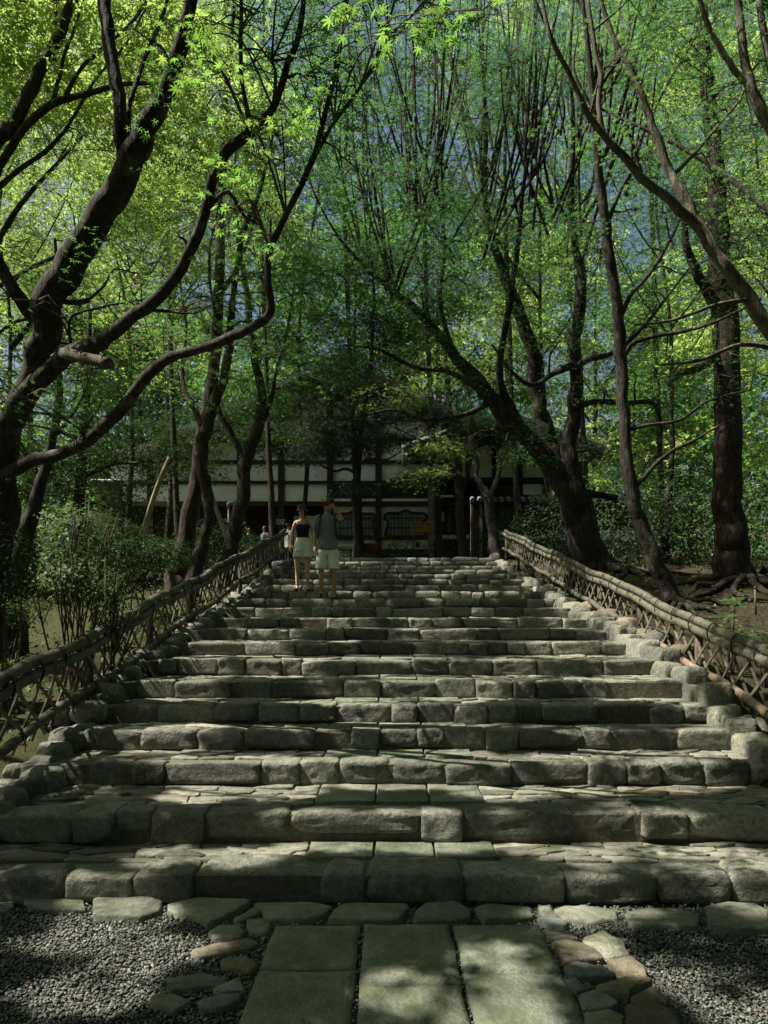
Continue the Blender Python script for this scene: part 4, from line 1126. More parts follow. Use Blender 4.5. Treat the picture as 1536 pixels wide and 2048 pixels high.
# --- the big leaning maple on the right, split low into several stems
rr_ = np.random.default_rng(21)
def root_fan(cx, cy, n, r0, ln, rad, a0, a1, seed):
    r = np.random.default_rng(seed); out = []
    for k in range(n):
        a = a0 + (a1 - a0) * (k + r.uniform(-.3, .3)) / max(1, n - 1); l = ln * r.uniform(.5, 1.15)
        rows = []
        for s in np.linspace(0, 1, 6):
            aa = a + math.sin(s * 5 + k) * .16 + s * r.normal() * .08
            d = r0 + l * s
            rows.append((cx + d * math.cos(aa), cy + d * math.sin(aa), (.10 * (1 - s) ** 2 - .012 + r.normal() * .012 - .05 * s ** 4), rad * (1 - .78 * s) * r.uniform(.85, 1.15)))
        out.append(rows)
    return out
b1 = at(1195, 1150, 14.5)
tree('maple_tree', 'big old maple on the right leaning left over the steps, several thick stems', 'tree', G_NEAR,
    [[(1205, 1168, 14.5, 128), (1190, 1130, 14.5, 104), (1172, 1080, 14.5, 86), (1150, 1015, 14.5, 76), (1122, 960, 14.5, 68), (1090, 915, 14.4, 60), (1050, 875, 14.3, 54), (1010, 832, 14.2, 50), (972, 782, 14.0, 43), (925, 728, 13.8, 34), (865, 655, 13.5, 26), (800, 592, 13.2, 19), (735, 540, 12.9, 12), (675, 470, 12.6, 8), (630, 390, 12.3, 5), (600, 300, 12.0, 3)],
     [(1182, 1105, 14.6, 70), (1162, 1020, 14.6, 66), (1142, 950, 14.6, 54), (1138, 890, 14.6, 46), (1146, 830, 14.6, 40), (1152, 760, 14.5, 37), (1148, 700, 14.5, 36), (1158, 620, 14.4, 34), (1164, 555, 14.3, 27), (1150, 490, 14.2, 22), (1142, 390, 14.0, 18), (1146, 260, 13.8, 13), (1140, 110, 13.6, 9), (1150, -40, 13.5, 6)],
     [(1128, 960, 14.7, 54), (1100, 890, 14.8, 46), (1082, 830, 14.8, 44), (1074, 780, 14.8, 42), (1062, 700, 14.7, 38), (1034, 610, 14.5, 34), (1002, 530, 14.3, 27), (978, 450, 14.0, 21), (966, 350, 13.7, 16), (974, 250, 13.5, 12), (962, 120, 13.2, 8), (950, -40, 13, 6)],
     [(1055, 880, 14.3, 28), (1022, 815, 14.2, 24), (1000, 760, 14.0, 22), (1004, 690, 13.8, 19), (1020, 600, 13.6, 17), (1034, 500, 13.4, 15), (1046, 380, 13.2, 12), (1060, 290, 13.0, 11), (1072, 150, 12.8, 7), (1068, 0, 12.6, 5)],
     [(1150, 738, 14.4, 22), (1180, 718, 14.2, 17), (1225, 706, 14.0, 14), (1280, 660, 13.8, 11), (1330, 600, 13.6, 8), (1390, 520, 13.4, 5)],
     [(1146, 730, 14.4, 20), (1105, 748, 14.2, 16), (1068, 770, 14.0, 13), (1030, 750, 13.8, 10), (985, 690, 13.6, 7)],
     [(1150, 815, 14.5, 20), (1190, 803, 14.3, 16), (1250, 806, 14.1, 14), (1305, 806, 14.0, 13), (1322, 850, 13.9, 10), (1318, 900, 13.8, 6)],
     [(1165, 985, 14.6, 24), (1200, 990, 14.6, 19), (1232, 996, 14.6, 17)],
     [(975, 785, 14.0, 20), (900, 745, 13.6, 15), (830, 735, 13.3, 12), (760, 700, 13.0, 9), (690, 690, 12.7, 6)],
     [(985, 800, 14.1, 20), (930, 830, 13.9, 15), (850, 840, 13.6, 11), (790, 820, 13.4, 8), (730, 830, 13.2, 5)],
     [(900, 690, 13.6, 16), (880, 600, 13.4, 13), (890, 500, 13.2, 11), (878, 400, 13.0, 10), (868, 340, 12.9, 10)]],
    [(900, 600, 13.0, 1.3, 1.2, .9, 13), (760, 600, 12.6, 1.1, 1.1, .8, 12), (1060, 560, 14.0, 1.2, 1.2, .9, 12), (960, 480, 13.6, 1.2, 1.2, .9, 11), (800, 440, 12.8, 1.3, 1.2, 1.0, 13), (1130, 680, 14.2, 1.0, 1.0, .5, 8), (860, 780, 13.2, 1.0, .9, .4, 9), (1250, 780, 14, 1.0, .9, .6, 8), (1290, 620, 14, 1.0, .9, .7, 8), (1000, 880, 14.2, .8, .6, .3, 6), (720, 720, 12.8, .8, .8, .4, 7), (680, 560, 12.4, .9, .9, .6, 7), (1160, 900, 15.2, 1.1, .6, .5, 6), (850, 180, 12.8, 1.1, 1.0, .9, 7), (970, 130, 13.2, 1.1, 1.0, .9, 7), (1090, 110, 13, 1.1, 1.0, .9, 7), (780, 330, 12.8, 1.0, 1.0, .8, 7), (920, 290, 13.2, 1.0, 1.0, .7, 6), (1040, 230, 13.2, .9, 1.0, .7, 6)],
    bark='bark_dark', leaf='maple_shaded', lsize=.050, per=36, sprays=6, seed=7, sides=10, gnarl=.13, srad=.32,
    roots=root_fan(4.08, 14.45, 13, .30, 1.7, .085, -3.2, .3, 31),
    shoots=((966, 340, 13.7, 8, 3.7, .34, 0.0, 7), (1060, 290, 13.0, 8, 3.5, .36, .04, 7), (872, 345, 12.9, 11, 3.5, .40, .0, 6), (1150, 480, 14.2, 7, 3.4, .36, .05, 7), (830, 420, 12.9, 8, 3.9, .34, -.06, 6), (985, 500, 14.1, 6, 3.6, .36, .1, 7), (780, 560, 12.9, 8, 4.1, .36, -.04, 6), (1046, 400, 13.2, 5, 3.2, .4, .08, 6), (900, 520, 13.2, 5, 3.6, .42, .0, 6), (1146, 300, 13.8, 6, 2.6, .4, .0, 6), (1100, 420, 13.6, 5, 3.4, .4, .1, 6), (730, 500, 12.8, 5, 4.0, .4, -.1, 5)))
tree('maple_tree', 'slender smooth maple trunk leaning left just behind the right fence', 'tree', G_NEAR,
    [[(1362, 1235, 11.8, 74), (1345, 1195, 11.8, 54), (1318, 1135, 11.8, 45), (1290, 1075, 11.8, 42), (1268, 1010, 11.8, 38), (1256, 940, 11.8, 36), (1250, 870, 11.8, 33), (1244, 790, 11.8, 32), (1240, 700, 11.8, 34), (1236, 620, 11.7, 31), (1224, 540, 11.6, 28), (1212, 450, 11.5, 27), (1200, 360, 11.4, 24), (1194, 280, 11.3, 22), (1186, 190, 11.2, 18), (1176, 90, 11.1, 14), (1160, -40, 11.0, 10)],
     [(1244, 730, 11.8, 18), (1262, 690, 11.7, 14), (1310, 672, 11.6, 13), (1380, 660, 11.4, 10), (1440, 640, 11.2, 8), (1520, 600, 11.0, 6)],
     [(1238, 640, 11.7, 14), (1262, 590, 11.7, 12), (1300, 545, 11.8, 11), (1340, 480, 11.8, 9), (1370, 420, 11.9, 6)],
     [(1210, 470, 11.5, 15), (1232, 400, 11.5, 12), (1262, 340, 11.5, 11), (1290, 260, 11.5, 9), (1340, 160, 11.5, 7), (1400, 60, 11.5, 5)],
     [(1198, 330, 11.4, 14), (1230, 260, 11.3, 12), (1260, 150, 11.3, 10), (1300, 40, 11.2, 7), (1330, -50, 11.2, 5)],
     [(1190, 250, 11.3, 13), (1150, 170, 11.2, 11), (1110, 90, 11.1, 9), (1070, 0, 11.0, 6)],
     [(1250, 860, 11.8, 13), (1300, 850, 11.7, 10), (1360, 840, 11.6, 9), (1420, 800, 11.5, 7), (1500, 780, 11.3, 5)],
     [(1262, 985, 11.8, 15), (1300, 940, 11.7, 12), (1340, 905, 11.6, 11), (1390, 880, 11.5, 8), (1440, 850, 11.4, 5)]],
    [(1330, 420, 11.8, .9, 1.0, .8, 10), (1420, 700, 11.6, .9, .8, .5, 8), (1400, 200, 11.8, 1.0, 1.0, .9, 9), (1300, 60, 11.4, 1.1, 1.0, .7, 7), (1450, 560, 11.8, .8, .8, .6, 7), (1180, 480, 12.2, .8, .8, .6, 6)],
    bark='bark', leaf='maple_shaded', lsize=.046, per=32, seed=8, sides=9,
    roots=root_fan(4.55, 11.75, 7, .15, 1.1, .05, -3.0, .2, 33), shoots=((1194, 230, 11.3, 10, 2.2, .3, 0, 8), (1262, 340, 11.5, 6, 2.4, .25, .1, 7)))
tree('conifer_tree', 'tall straight dark conifer trunk with flared foot at the right edge', 'tree', None,
    [[(1478, 1215, 13.6, 150), (1470, 1160, 13.6, 112), (1462, 1090, 13.6, 94), (1456, 1010, 13.6, 80), (1453, 900, 13.6, 74), (1452, 780, 13.6, 70), (1448, 660, 13.6, 66), (1442, 560, 13.6, 60), (1436, 440, 13.6, 54), (1428, 320, 13.6, 46), (1418, 180, 13.6, 38), (1405, 40, 13.6, 30), (1398, -60, 13.6, 26)],
     [(1442, 640, 13.6, 34), (1410, 575, 13.5, 30), (1385, 530, 13.4, 26), (1370, 470, 13.3, 20), (1372, 390, 13.2, 14)],
     [(1450, 700, 13.6, 20), (1400, 735, 13.3, 20), (1360, 748, 13.2, 18), (1338, 770, 13.1, 14)]],
    [(1440, 330, 13.4, 1.1, 1.0, .8, 10), (1500, 480, 13.6, 1.0, 1.0, .8, 9), (1380, 120, 13.4, 1.2, 1.0, .9, 10), (1510, 180, 13.6, 1.0, 1.0, 1.0, 8)],
    bark='bark_red', leaf='ever', kind='tri', lsize=.055, per=34, seed=9, sides=10, gnarl=.045, roots=root_fan(6.3, 13.4, 9, .42, 1.5, .08, -3.1, .0, 35))
tree('maple_tree', 'pale-limbed maple whose arms lean in from the right edge', 'tree', G_NEAR,
    [[(1930, 1330, 7.4, 150), (1850, 1100, 7.4, 100), (1720, 880, 7.4, 74), (1610, 750, 7.4, 56), (1536, 655, 7.4, 43), (1480, 572, 7.4, 38), (1440, 522, 7.4, 35), (1398, 455, 7.4, 29), (1342, 402, 7.35, 27), (1290, 360, 7.3, 23), (1246, 312, 7.25, 20), (1205, 270, 7.2, 19), (1168, 212, 7.15, 16), (1140, 150, 7.1, 14), (1100, 70, 7.0, 11), (1078, -40, 7.0, 8)],
     [(1450, 535, 7.42, 30), (1410, 468, 7.5, 29), (1372, 400, 7.55, 27), (1340, 345, 7.6, 25), (1316, 280, 7.6, 22), (1294, 220, 7.6, 20), (1270, 160, 7.6, 17), (1232, 85, 7.6, 14), (1205, 10, 7.6, 12), (1190, -60, 7.6, 9)],
     [(1210, 275, 7.2, 16), (1198, 215, 7.2, 14), (1202, 150, 7.2, 13), (1188, 90, 7.2, 12), (1176, 0, 7.2, 9)],
     [(1345, 350, 7.6, 12), (1378, 320, 7.7, 10), (1420, 270, 7.8, 8), (1480, 200, 8, 6)],
     [(1500, 600, 7.4, 14), (1430, 610, 7.2, 11), (1350, 640, 7.1, 9), (1270, 650, 7.0, 6)],
     [(1570, 700, 7.4, 16), (1480, 690, 7.2, 12), (1400, 720, 7.0, 10), (1320, 730, 6.9, 7)]],
    [(1240, 120, 7.3, .6, .8, .4, 5), (1500, 60, 7.6, .7, .8, .6, 7), (1150, -120, 7.2, 1.3, 1.0, .5, 9), (1520, 320, 7.6, .5, .7, .5, 4)],
    bark='bark_pale', leaf='maple', lsize=.040, per=30, seed=10, sides=9)
tree('maple_tree', 'pale spotted branch pair in the top right corner', 'tree', G_NEAR,
    [[(2050, 1300, 6.6, 150), (1880, 900, 6.6, 100), (1740, 560, 6.6, 66), (1620, 360, 6.6, 46), (1548, 262, 6.6, 38), (1514, 205, 6.6, 30), (1494, 140, 6.6, 24), (1482, 70, 6.6, 22), (1474, -40, 6.6, 18)],
     [(1540, 245, 6.6, 24), (1500, 172, 6.6, 19), (1462, 130, 6.6, 17), (1430, 80, 6.6, 15), (1405, 20, 6.6, 13), (1390, -50, 6.6, 10)], [(1600, 340, 6.6, 26), (1560, 200, 6.6, 22), (1530, 80, 6.6, 20), (1512, -50, 6.6, 16)]],
    [(1560, 60, 6.6, .5, .7, .5, 5), (1480, -130, 6.6, .9, .9, .5, 6)], bark='bark_pale', leaf='maple', lsize=.040, per=30, seed=12, sides=9)

# --- in front of the hall
tree('pine_tree', 'dark trained pine with flat needle pads in front of the hall', 'tree', None,
    [[(714, 1110, 22.4, 24), (713, 1070, 22.4, 19), (710, 1020, 22.4, 17), (706, 975, 22.4, 17), (716, 945, 22.4, 16), (706, 915, 22.4, 14), (714, 880, 22.4, 12), (704, 840, 22.4, 10), (710, 790, 22.4, 7)],
     [(712, 945, 22.4, 10), (690, 938, 22.3, 9), (668, 942, 22.2, 7), (640, 930, 22.1, 5)], [(714, 930, 22.4, 10), (740, 918, 22.3, 8), (770, 920, 22.2, 6), (800, 905, 22.1, 4)],
     [(708, 880, 22.4, 9), (670, 868, 22.2, 7), (630, 862, 22.0, 5), (600, 850, 21.9, 3)], [(710, 860, 22.4, 8), (750, 850, 22.2, 6), (790, 846, 22.0, 4)], [(706, 830, 22.4, 7), (670, 812, 22.3, 5), (640, 806, 22.2, 3)],
     [(710, 985, 22.4, 9), (740, 972, 22.2, 7), (775, 968, 22.1, 5), (815, 962, 22.0, 3)]],
    [(640, 905, 22, .9, .7, .14, 9), (770, 890, 22, .9, .7, .14, 8), (610, 845, 21.8, 1.0, .7, .16, 10), (790, 838, 21.9, .9, .7, .16, 9), (660, 790, 22.2, .9, .7, .2, 9), (730, 765, 22.4, .9, .7, .25, 9), (790, 968, 21.9, .9, .6, .12, 7), (720, 840, 22.3, 1.1, .8, .2, 8), (700, 985, 22.2, .8, .5, .1, 4)],
    bark='bark_dark', leaf='needle', kind='needle', lsize=.11, per=36, sprays=5, srad=.30, seed=14, droop=-.05, spread=.5, flat=.2, ljit=.5)
tree('small_tree', 'small pale forked tree standing before the hall gable', 'tree', None,
    [[(992, 1108, 21, 36), (986, 1060, 21, 30), (978, 1020, 21, 27), (976, 995, 21, 28), (962, 972, 21, 18), (953, 950, 21, 14), (955, 925, 21, 12), (946, 895, 21, 11), (938, 860, 21, 9), (944, 820, 21, 7), (930, 760, 21, 5)],
     [(978, 1000, 21, 18), (990, 970, 21, 16), (998, 945, 21, 13), (1000, 915, 21, 12), (1010, 890, 21, 11), (1022, 850, 21, 8), (1030, 800, 21, 5)]],
    [(940, 800, 21, .7, .7, .5, 5), (1030, 830, 21, .6, .6, .4, 5)], bark='bark', leaf='maple_shaded', lsize=.07, per=26, seed=15, girth=.72, gnarl=.05)
tree('dark_tree', 'dark straight trunk before the hall, left of the pale forked tree', 'tree', None,
    [[(928, 1108, 22, 30), (922, 1050, 22, 25), (918, 980, 22, 23), (914, 920, 22, 22), (906, 860, 22, 20), (898, 800, 22, 16), (890, 720, 22, 12), (885, 620, 22, 8)], [(916, 960, 22, 12), (900, 930, 22, 10), (884, 900, 22, 8), (862, 890, 21.8, 6), (820, 870, 21.6, 4), (780, 850, 21.4, 3)], [(918, 1010, 22, 10), (934, 950, 22, 10), (946, 900, 22, 8), (948, 840, 22, 5)]],
    [(850, 900, 21.4, .8, .6, .3, 7), (850, 945, 21.2, .6, .5, .2, 5), (900, 700, 22, 1.4, 1.0, 1.0, 10), (800, 790, 21.6, .9, .8, .5, 6)], bark='bark_dark', leaf='maple_lit', lsize=.07, per=28, seed=16)

tree('evergreen_tree', 'dark dense evergreen standing close to the hall, hiding its gable', 'tree', None,
    [[(722, 1150, 25.5, 36), (718, 1040, 25.5, 27), (716, 940, 25.5, 25), (726, 840, 25, 23), (742, 720, 24.5, 19), (748, 600, 24.5, 13), (744, 520, 24.5, 7)], [(740, 900, 24.5, 12), (690, 860, 24.2, 9), (640, 850, 24, 6)], [(742, 860, 24.5, 12), (790, 820, 24.2, 9), (840, 800, 24, 6)], [(740, 760, 24.5, 10), (690, 720, 24.2, 7), (640, 720, 24, 4)]],
    [(650, 870, 24, 1.4, .9, .45, 10), (820, 830, 24, 1.2, .9, .45, 8), (700, 800, 23.8, 1.5, .9, .6, 12), (640, 740, 23.6, 1.3, 1.0, .7, 11), (770, 740, 24, 1.3, 1.0, .7, 10), (720, 660, 24, 1.5, 1.0, .8, 12), (800, 640, 24.4, 1.3, 1.0, .8, 9), (640, 620, 24, 1.3, 1.0, .8, 9), (720, 560, 24, 1.2, 1.0, .7, 8), (560, 800, 24, 1.2, .9, .6, 8), (500, 860, 24.4, 1.3, .8, .4, 8), (400, 880, 24.8, 1.5, .8, .5, 9), (300, 890, 24.8, 1.5, .8, .5, 8), (580, 700, 24, 1.3, .9, .6, 8), (900, 860, 25, 1.0, .6, .3, 6), (560, 880, 23.6, 1.1, .6, .3, 6), (350, 850, 24, 1.2, .8, .4, 7), (450, 815, 24, 1.2, .8, .4, 7), (680, 880, 23.2, 1.0, .5, .25, 8), (770, 870, 23.2, 1.0, .5, .25, 6), (600, 888, 23.2, 1.0, .5, .2, 9), (500, 882, 23.4, 1.0, .5, .2, 8), (400, 930, 24, .9, .5, .3, 6), (930, 850, 23.4, 1.0, .5, .3, 6), (1050, 890, 23.6, 1.1, .5, .35, 7)],
    bark='bark_dark', leaf='ever', kind='tri', lsize=.085, per=32, sprays=6, srad=.42, seed=17, spread=.8, droop=.15, girth=.5)
tree('evergreen_tree', 'dark bushy evergreen left of the trunks, its boughs over the earthen wall', 'tree', None,
    [[(150, 1150, 16, 46), (156, 1040, 16, 34), (162, 940, 16, 30), (170, 840, 16, 24), (176, 740, 16, 18), (180, 620, 16, 10)], [(158, 960, 16, 14), (220, 930, 15.8, 10), (280, 925, 15.6, 6)], [(165, 880, 16, 14), (110, 860, 15.8, 10), (60, 850, 15.6, 6)]],
    [(200, 920, 15.6, 1.3, .9, .5, 10), (120, 940, 15.6, 1.2, .9, .6, 10), (300, 900, 15.8, 1.0, .9, .4, 8), (60, 880, 15.6, 1.0, .9, .6, 8), (180, 820, 15.8, 1.2, .9, .6, 9), (30, 960, 15.4, 1.0, .8, .6, 7), (250, 980, 16.4, 1.0, .7, .5, 7)],
    bark='bark_dark', leaf='ever', kind='tri', lsize=.075, per=32, sprays=6, srad=.38, seed=18, spread=.7, droop=.15)
# --- trees further back, filling the wood
G_BACK = 'trees of the wood behind'
back = [  # px, ground py hint, depth, trunk px, crown list, leaf, label
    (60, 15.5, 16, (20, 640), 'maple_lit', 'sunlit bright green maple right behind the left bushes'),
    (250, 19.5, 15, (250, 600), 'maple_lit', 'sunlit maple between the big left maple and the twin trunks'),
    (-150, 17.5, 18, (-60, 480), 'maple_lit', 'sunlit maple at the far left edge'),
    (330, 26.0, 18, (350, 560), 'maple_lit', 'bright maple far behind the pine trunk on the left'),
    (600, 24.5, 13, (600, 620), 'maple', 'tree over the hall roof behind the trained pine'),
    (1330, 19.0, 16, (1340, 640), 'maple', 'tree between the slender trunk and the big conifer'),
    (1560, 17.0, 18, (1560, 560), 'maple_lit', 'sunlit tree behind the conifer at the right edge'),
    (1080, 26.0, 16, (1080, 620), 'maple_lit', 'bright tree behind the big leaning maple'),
]
rb = np.random.default_rng(77)
for n, (px, d, wpx, (cx, cyy), lf, lab) in enumerate(back):
    gy_ = 1236 - (gz((px - 776) * d / F, d) - EYE) * F / d
    k = d / F
    tr_ = [(px, gy_ + 4, d, wpx * 1.6), (px + 6, gy_ - 90, d, wpx * 1.1), (px + 14, gy_ - 220, d, wpx), (cx + rb.normal() * 12, (gy_ + cyy) / 2 - 60, d, wpx * .8), (cx, cyy, d, wpx * .6), (cx + rb.normal() * 30, cyy - 260, d, wpx * .4), (cx + rb.normal() * 40, cyy - 480, d, wpx * .2)]
    lim = [tr_]
    for s in (-1, 1, -1, 1):
        y0 = cyy + rb.uniform(-150, 120); lim.append([(cx, y0, d, wpx * .4), (cx + s * 60, y0 - 80, d - .4, wpx * .3), (cx + s * 120, y0 - 200, d - .6, wpx * .2), (cx + s * 150, y0 - 330, d - .8, wpx * .1)])
    cr = []
    for (ox, oy, rx, rz, nc) in ((-90, -40, 120, 90, 8), (90, -80, 120, 100, 8), (0, -260, 170, 140, 14), (-60, -470, 190, 150, 14), (90, -640, 180, 150, 12), (-20, 120, 150, 70, 8)):
        cr.append((cx + ox * 12 / d * 1.6, cyy + oy, d, max(1.1, rx * k), 1.4, max(.6, rz * k), nc))
    tree('maple_tree', lab, 'tree', G_BACK, lim, cr, bark='bark_dark', leaf=lf, kind='star' if d < 17 else 'tri', lsize=.060 if d < 17 else .085, per=30, sprays=6, srad=.42 if d < 17 else .55, seed=40 + n, sides=7, spread=.95, twig_r=.008)

far = [(-250, 34, 'maple_lit'), (60, 36, 'maple_lit'), (300, 40, 'ever'), (520, 38, 'maple'), (700, 42, 'maple'), (880, 40, 'maple'), (1010, 46, 'maple_lit'), (1190, 38, 'maple_lit'), (1380, 42, 'maple'), (1560, 36, 'maple_lit'), (1760, 40, 'ever'), (180, 50, 'maple'), (1280, 52, 'ever'), (780, 54, 'ever'), (420, 52, 'maple_lit')]
FARL = ['yellow-green tall tree beyond the left edge of the wood', 'yellow-green tall tree behind the forked left trunks', 'dark evergreen tall tree behind the twin trunks', 'green tall tree above the left end of the hall roof', 'green tall tree above the middle of the hall roof', 'green tall tree over the right slope of the hall roof', 'yellow-green tall tree seen through the upright shoots', 'yellow-green tall tree behind the slender leaning trunk', 'green tall tree behind the big conifer trunk', 'yellow-green tall tree at the far right edge', 'dark evergreen tall tree beyond the right edge of the wood', 'green farthest tree low behind the left maples', 'dark farthest evergreen on the right slope', 'dark farthest evergreen behind the hall', 'yellow-green farthest tree behind the trunk with reddish bark']
for n, (px, d, lf) in enumerate(far):
    x = (px - 776) * d / F; g0 = gz(x, d); H = rb.uniform(15, 21) * (d / 40) ** .3
    def pz(z): return 1236 - (z - EYE) * F / d
    wpx = rb.uniform(.35, .55) * F / d
    lean = rb.normal() * 10
    lim = [[(px, pz(g0 - .3), d, wpx * 1.5), (px + lean * .3, pz(g0 + H * .25), d, wpx), (px + lean * .7, pz(g0 + H * .55), d, wpx * .7), (px + lean, pz(g0 + H * .9), d, wpx * .25)]]
    for s in (-1, 1, -1, 1, 1):
        z0 = g0 + H * rb.uniform(.3, .6); lim.append([(px + lean * .4, pz(z0), d, wpx * .4), (px + s * 1.2 * F / d, pz(z0 + 1.8), d, wpx * .28), (px + s * 2.6 * F / d, pz(z0 + 3.2), d - .5, wpx * .12)])
    cr = []
    for q_ in range(9):
        zf = .28 + .75 * q_ / 8
        cr.append((px + rb.normal() * 1.5 * F / d, pz(g0 + H * zf), d + rb.normal() * .8, 3.4 * (1.1 - .6 * abs(zf - .55)), 2.6, 1.5, 8 if d < 45 else 7))
    tree('tall_tree', FARL[n], 'tree', 'tall trees far behind', lim, cr, bark='bark_dark', leaf=lf, kind='clump', lsize=.19 if d < 45 else .23, per=30, sprays=5, srad=1.05, seed=80 + n, sides=6, spread=1.6, twig_r=.012, flat=.45, ljit=.7)
print('TRIS so far in trees', TRI_COUNT[0])

for n, (px, d, lf, cy_, lab) in enumerate(((690, 23, 'maple', 330, 'maple crown filling the gap above the trained pine'), (850, 25, 'maple_shaded', 380, 'darker maple crown behind the upright shoots'), (1010, 22, 'maple', 300, 'maple crown behind the forked shoots right of centre'), (1150, 24, 'maple_shaded', 360, 'darker maple crown above the big leaning maple'), (520, 22, 'maple', 260, 'maple crown above the twin-forked trunk'), (1420, 22, 'maple', 300, 'maple crown behind the big conifer trunk'), (1300, 26, 'maple_lit', 120, 'sunlit maple crown high behind the slender trunk'), (330, 23, 'maple_lit', 160, 'sunlit maple crown high behind the reddish trunk'))):
    g_ = 1236 - (gz((px - 776) * d / F, d) - EYE) * F / d; k = d / F
    lim = [[(px + 30, g_ + 4, d, 26), (px + 22, g_ - 150, d, 18), (px + 10, (g_ + cy_) / 2, d, 14), (px, cy_ + 60, d, 11), (px + 8, cy_ - 200, d, 6), (px, cy_ - 420, d, 3)]]
    for s in (-1, 1, -1, 1): lim.append([(px + 8, cy_ + 150 - 60 * abs(s), d, 8), (px + s * 60, cy_ + rb.uniform(-60, 40), d, 6), (px + s * 110, cy_ - rb.uniform(100, 220), d - .4, 3)])
    cr = [(px + ox, cy_ + oy, d + rb.normal() * .5, 2.0, 1.6, 1.0, 8) for ox, oy in ((-90, 60), (90, 30), (0, -90), (-100, -200), (110, -240), (10, -370), (-20, 170))]
    tree('maple_tree', lab, 'tree', G_BACK, lim, cr, bark='bark_dark', leaf=lf, kind='tri', lsize=.098, per=22, sprays=6, srad=.6, seed=160 + n, sides=6, spread=1.0, twig_r=.007)
# the rest of the wood, a closed mass of foliage round the place: beyond the hall, to both sides and behind the viewer
rw = np.random.default_rng(55)
def wood_box(x0, x1, y0, y1, zlo, zhi, n):
    P = np.stack([rw.uniform(x0, x1, n), rw.uniform(y0, y1, n), np.zeros(n)], -1); g_ = ground_z(P[:, 0], P[:, 1], False)
    P[:, 2] = g_ + zlo + (zhi - zlo) * rw.random(n) ** 1.1 * (0.7 + .6 * fbm(np.c_[P[:, :2] * .25, P[:, 0] * 0], 2)); return P
WP = np.vstack([wood_box(-45, 45, 47, 66, .2, 11, 15000), wood_box(-34, -15, 16, 48, .2, 8, 11000), wood_box(13, 34, 16, 48, .2, 9, 13000),
                wood_box(-24, 24, -18, -9, .3, 24, 26000), wood_box(-26, -16, -9, 16, .3, 13, 8000), wood_box(10, 20, -9, 14, .3, 19, 16000)])  # unseen masses behind and beside the viewer, raised high to block sky light
v, f = leaf_cloud(WP, rw.normal(size=WP.shape) + [0, 0, .6], rw.normal(size=WP.shape), rw.uniform(.25, .5, len(WP)) * np.where((WP[:, 1] > 12) & (WP[:, 1] < 48), .55, 1.0), 'clump'); TRI_COUNT[0] += len(f)
obj('surrounding_wood', mesh_np('surrounding_wood', v, None, f, M['maple'], smooth=False), kind='stuff')
# --- trees at the side of and behind the viewer, whose crowns shade the court and the lower steps
def pw(x, y, z, w): 
    return ((x * F / y) + 776, 1236 - (z - EYE) * F / y, y, w * F / y)
def shade_tree(lab, trunk, limbs, boxes, seed, leaf='maple_lit'):
    """a maple whose crown is given in metres: boxes (x, y, z, rx, ry, rz, clusters)"""
    cr = []
    for (x, y, z, rx, ry, rz, n) in boxes:
        yy = y if abs(y) > .3 else .3
        cr.append((x * F / yy + 776, 1236 - (z - EYE) * F / yy, yy, rx, ry, rz, n))
    return tree('maple_tree', lab, 'tree', G_NEAR, [[pw(*p) for p in trunk]] + [[pw(*p) for p in l] for l in limbs], cr, bark='bark', leaf=leaf, kind='tri', lsize=.088, per=30, sprays=7, srad=.42, seed=seed, spread=.85)
shade_tree('maple beyond the left edge of the court, crown over the gravel', [(-6.2, 1.6, -.1, .5), (-6.1, 1.6, 2.0, .34), (-5.8, 1.5, 4.0, .26), (-5.5, 1.4, 6.2, .14)],
           [[(-5.9, 1.5, 3.4, .16), (-4.6, 1.2, 5.0, .12), (-3.4, 1.0, 6.2, .06)], [(-5.8, 1.5, 4, .14), (-4.8, 2.6, 5.4, .1), (-4.0, 3.4, 6.4, .05)]],
           [(-4.6, 1.6, 6.4, 1.9, 1.9, .7, 40), (-3.0, 2.4, 6.7, 1.6, 1.6, .5, 26), (-5.6, 3.4, 6.9, 1.9, 1.7, .7, 60), (-6.9, 2.6, 8.0, 1.3, 1.5, .6, 24), (-3.2, .6, 6.4, 1.7, 1.2, .6, 22), (-4.4, 4.4, 7.3, 1.8, 1.3, .6, 24), (-6.4, 3.6, 7.4, 1.3, 1.4, .6, 16)], 131)
shade_tree('maple beyond the left fence, its crown over the middle steps', [(-7.6, 6.2, .3, .5), (-7.4, 6.2, 3.0, .32), (-7.0, 6.2, 5.6, .22), (-6.6, 6.2, 7.8, .12)],
           [[(-7.2, 6.2, 4.6, .16), (-6.0, 6.8, 6.4, .12), (-4.8, 7.4, 7.6, .06)], [(-7.1, 6.2, 5, .14), (-6.2, 5.2, 6.6, .1), (-5.2, 4.6, 7.6, .05)]],
           [(-5.2, 5.8, 8.0, 1.9, 1.8, .8, 36), (-3.4, 6.4, 8.2, 1.6, 1.8, .6, 26), (-5.4, 8.8, 8.6, 1.9, 1.8, .8, 34), (-3.4, 9.4, 8.8, 1.6, 1.8, .6, 26), (-6.8, 7.2, 8.2, 1.4, 2.0, .8, 20), (-4.6, 10.8, 9.4, 1.8, 1.3, .6, 20)], 132)
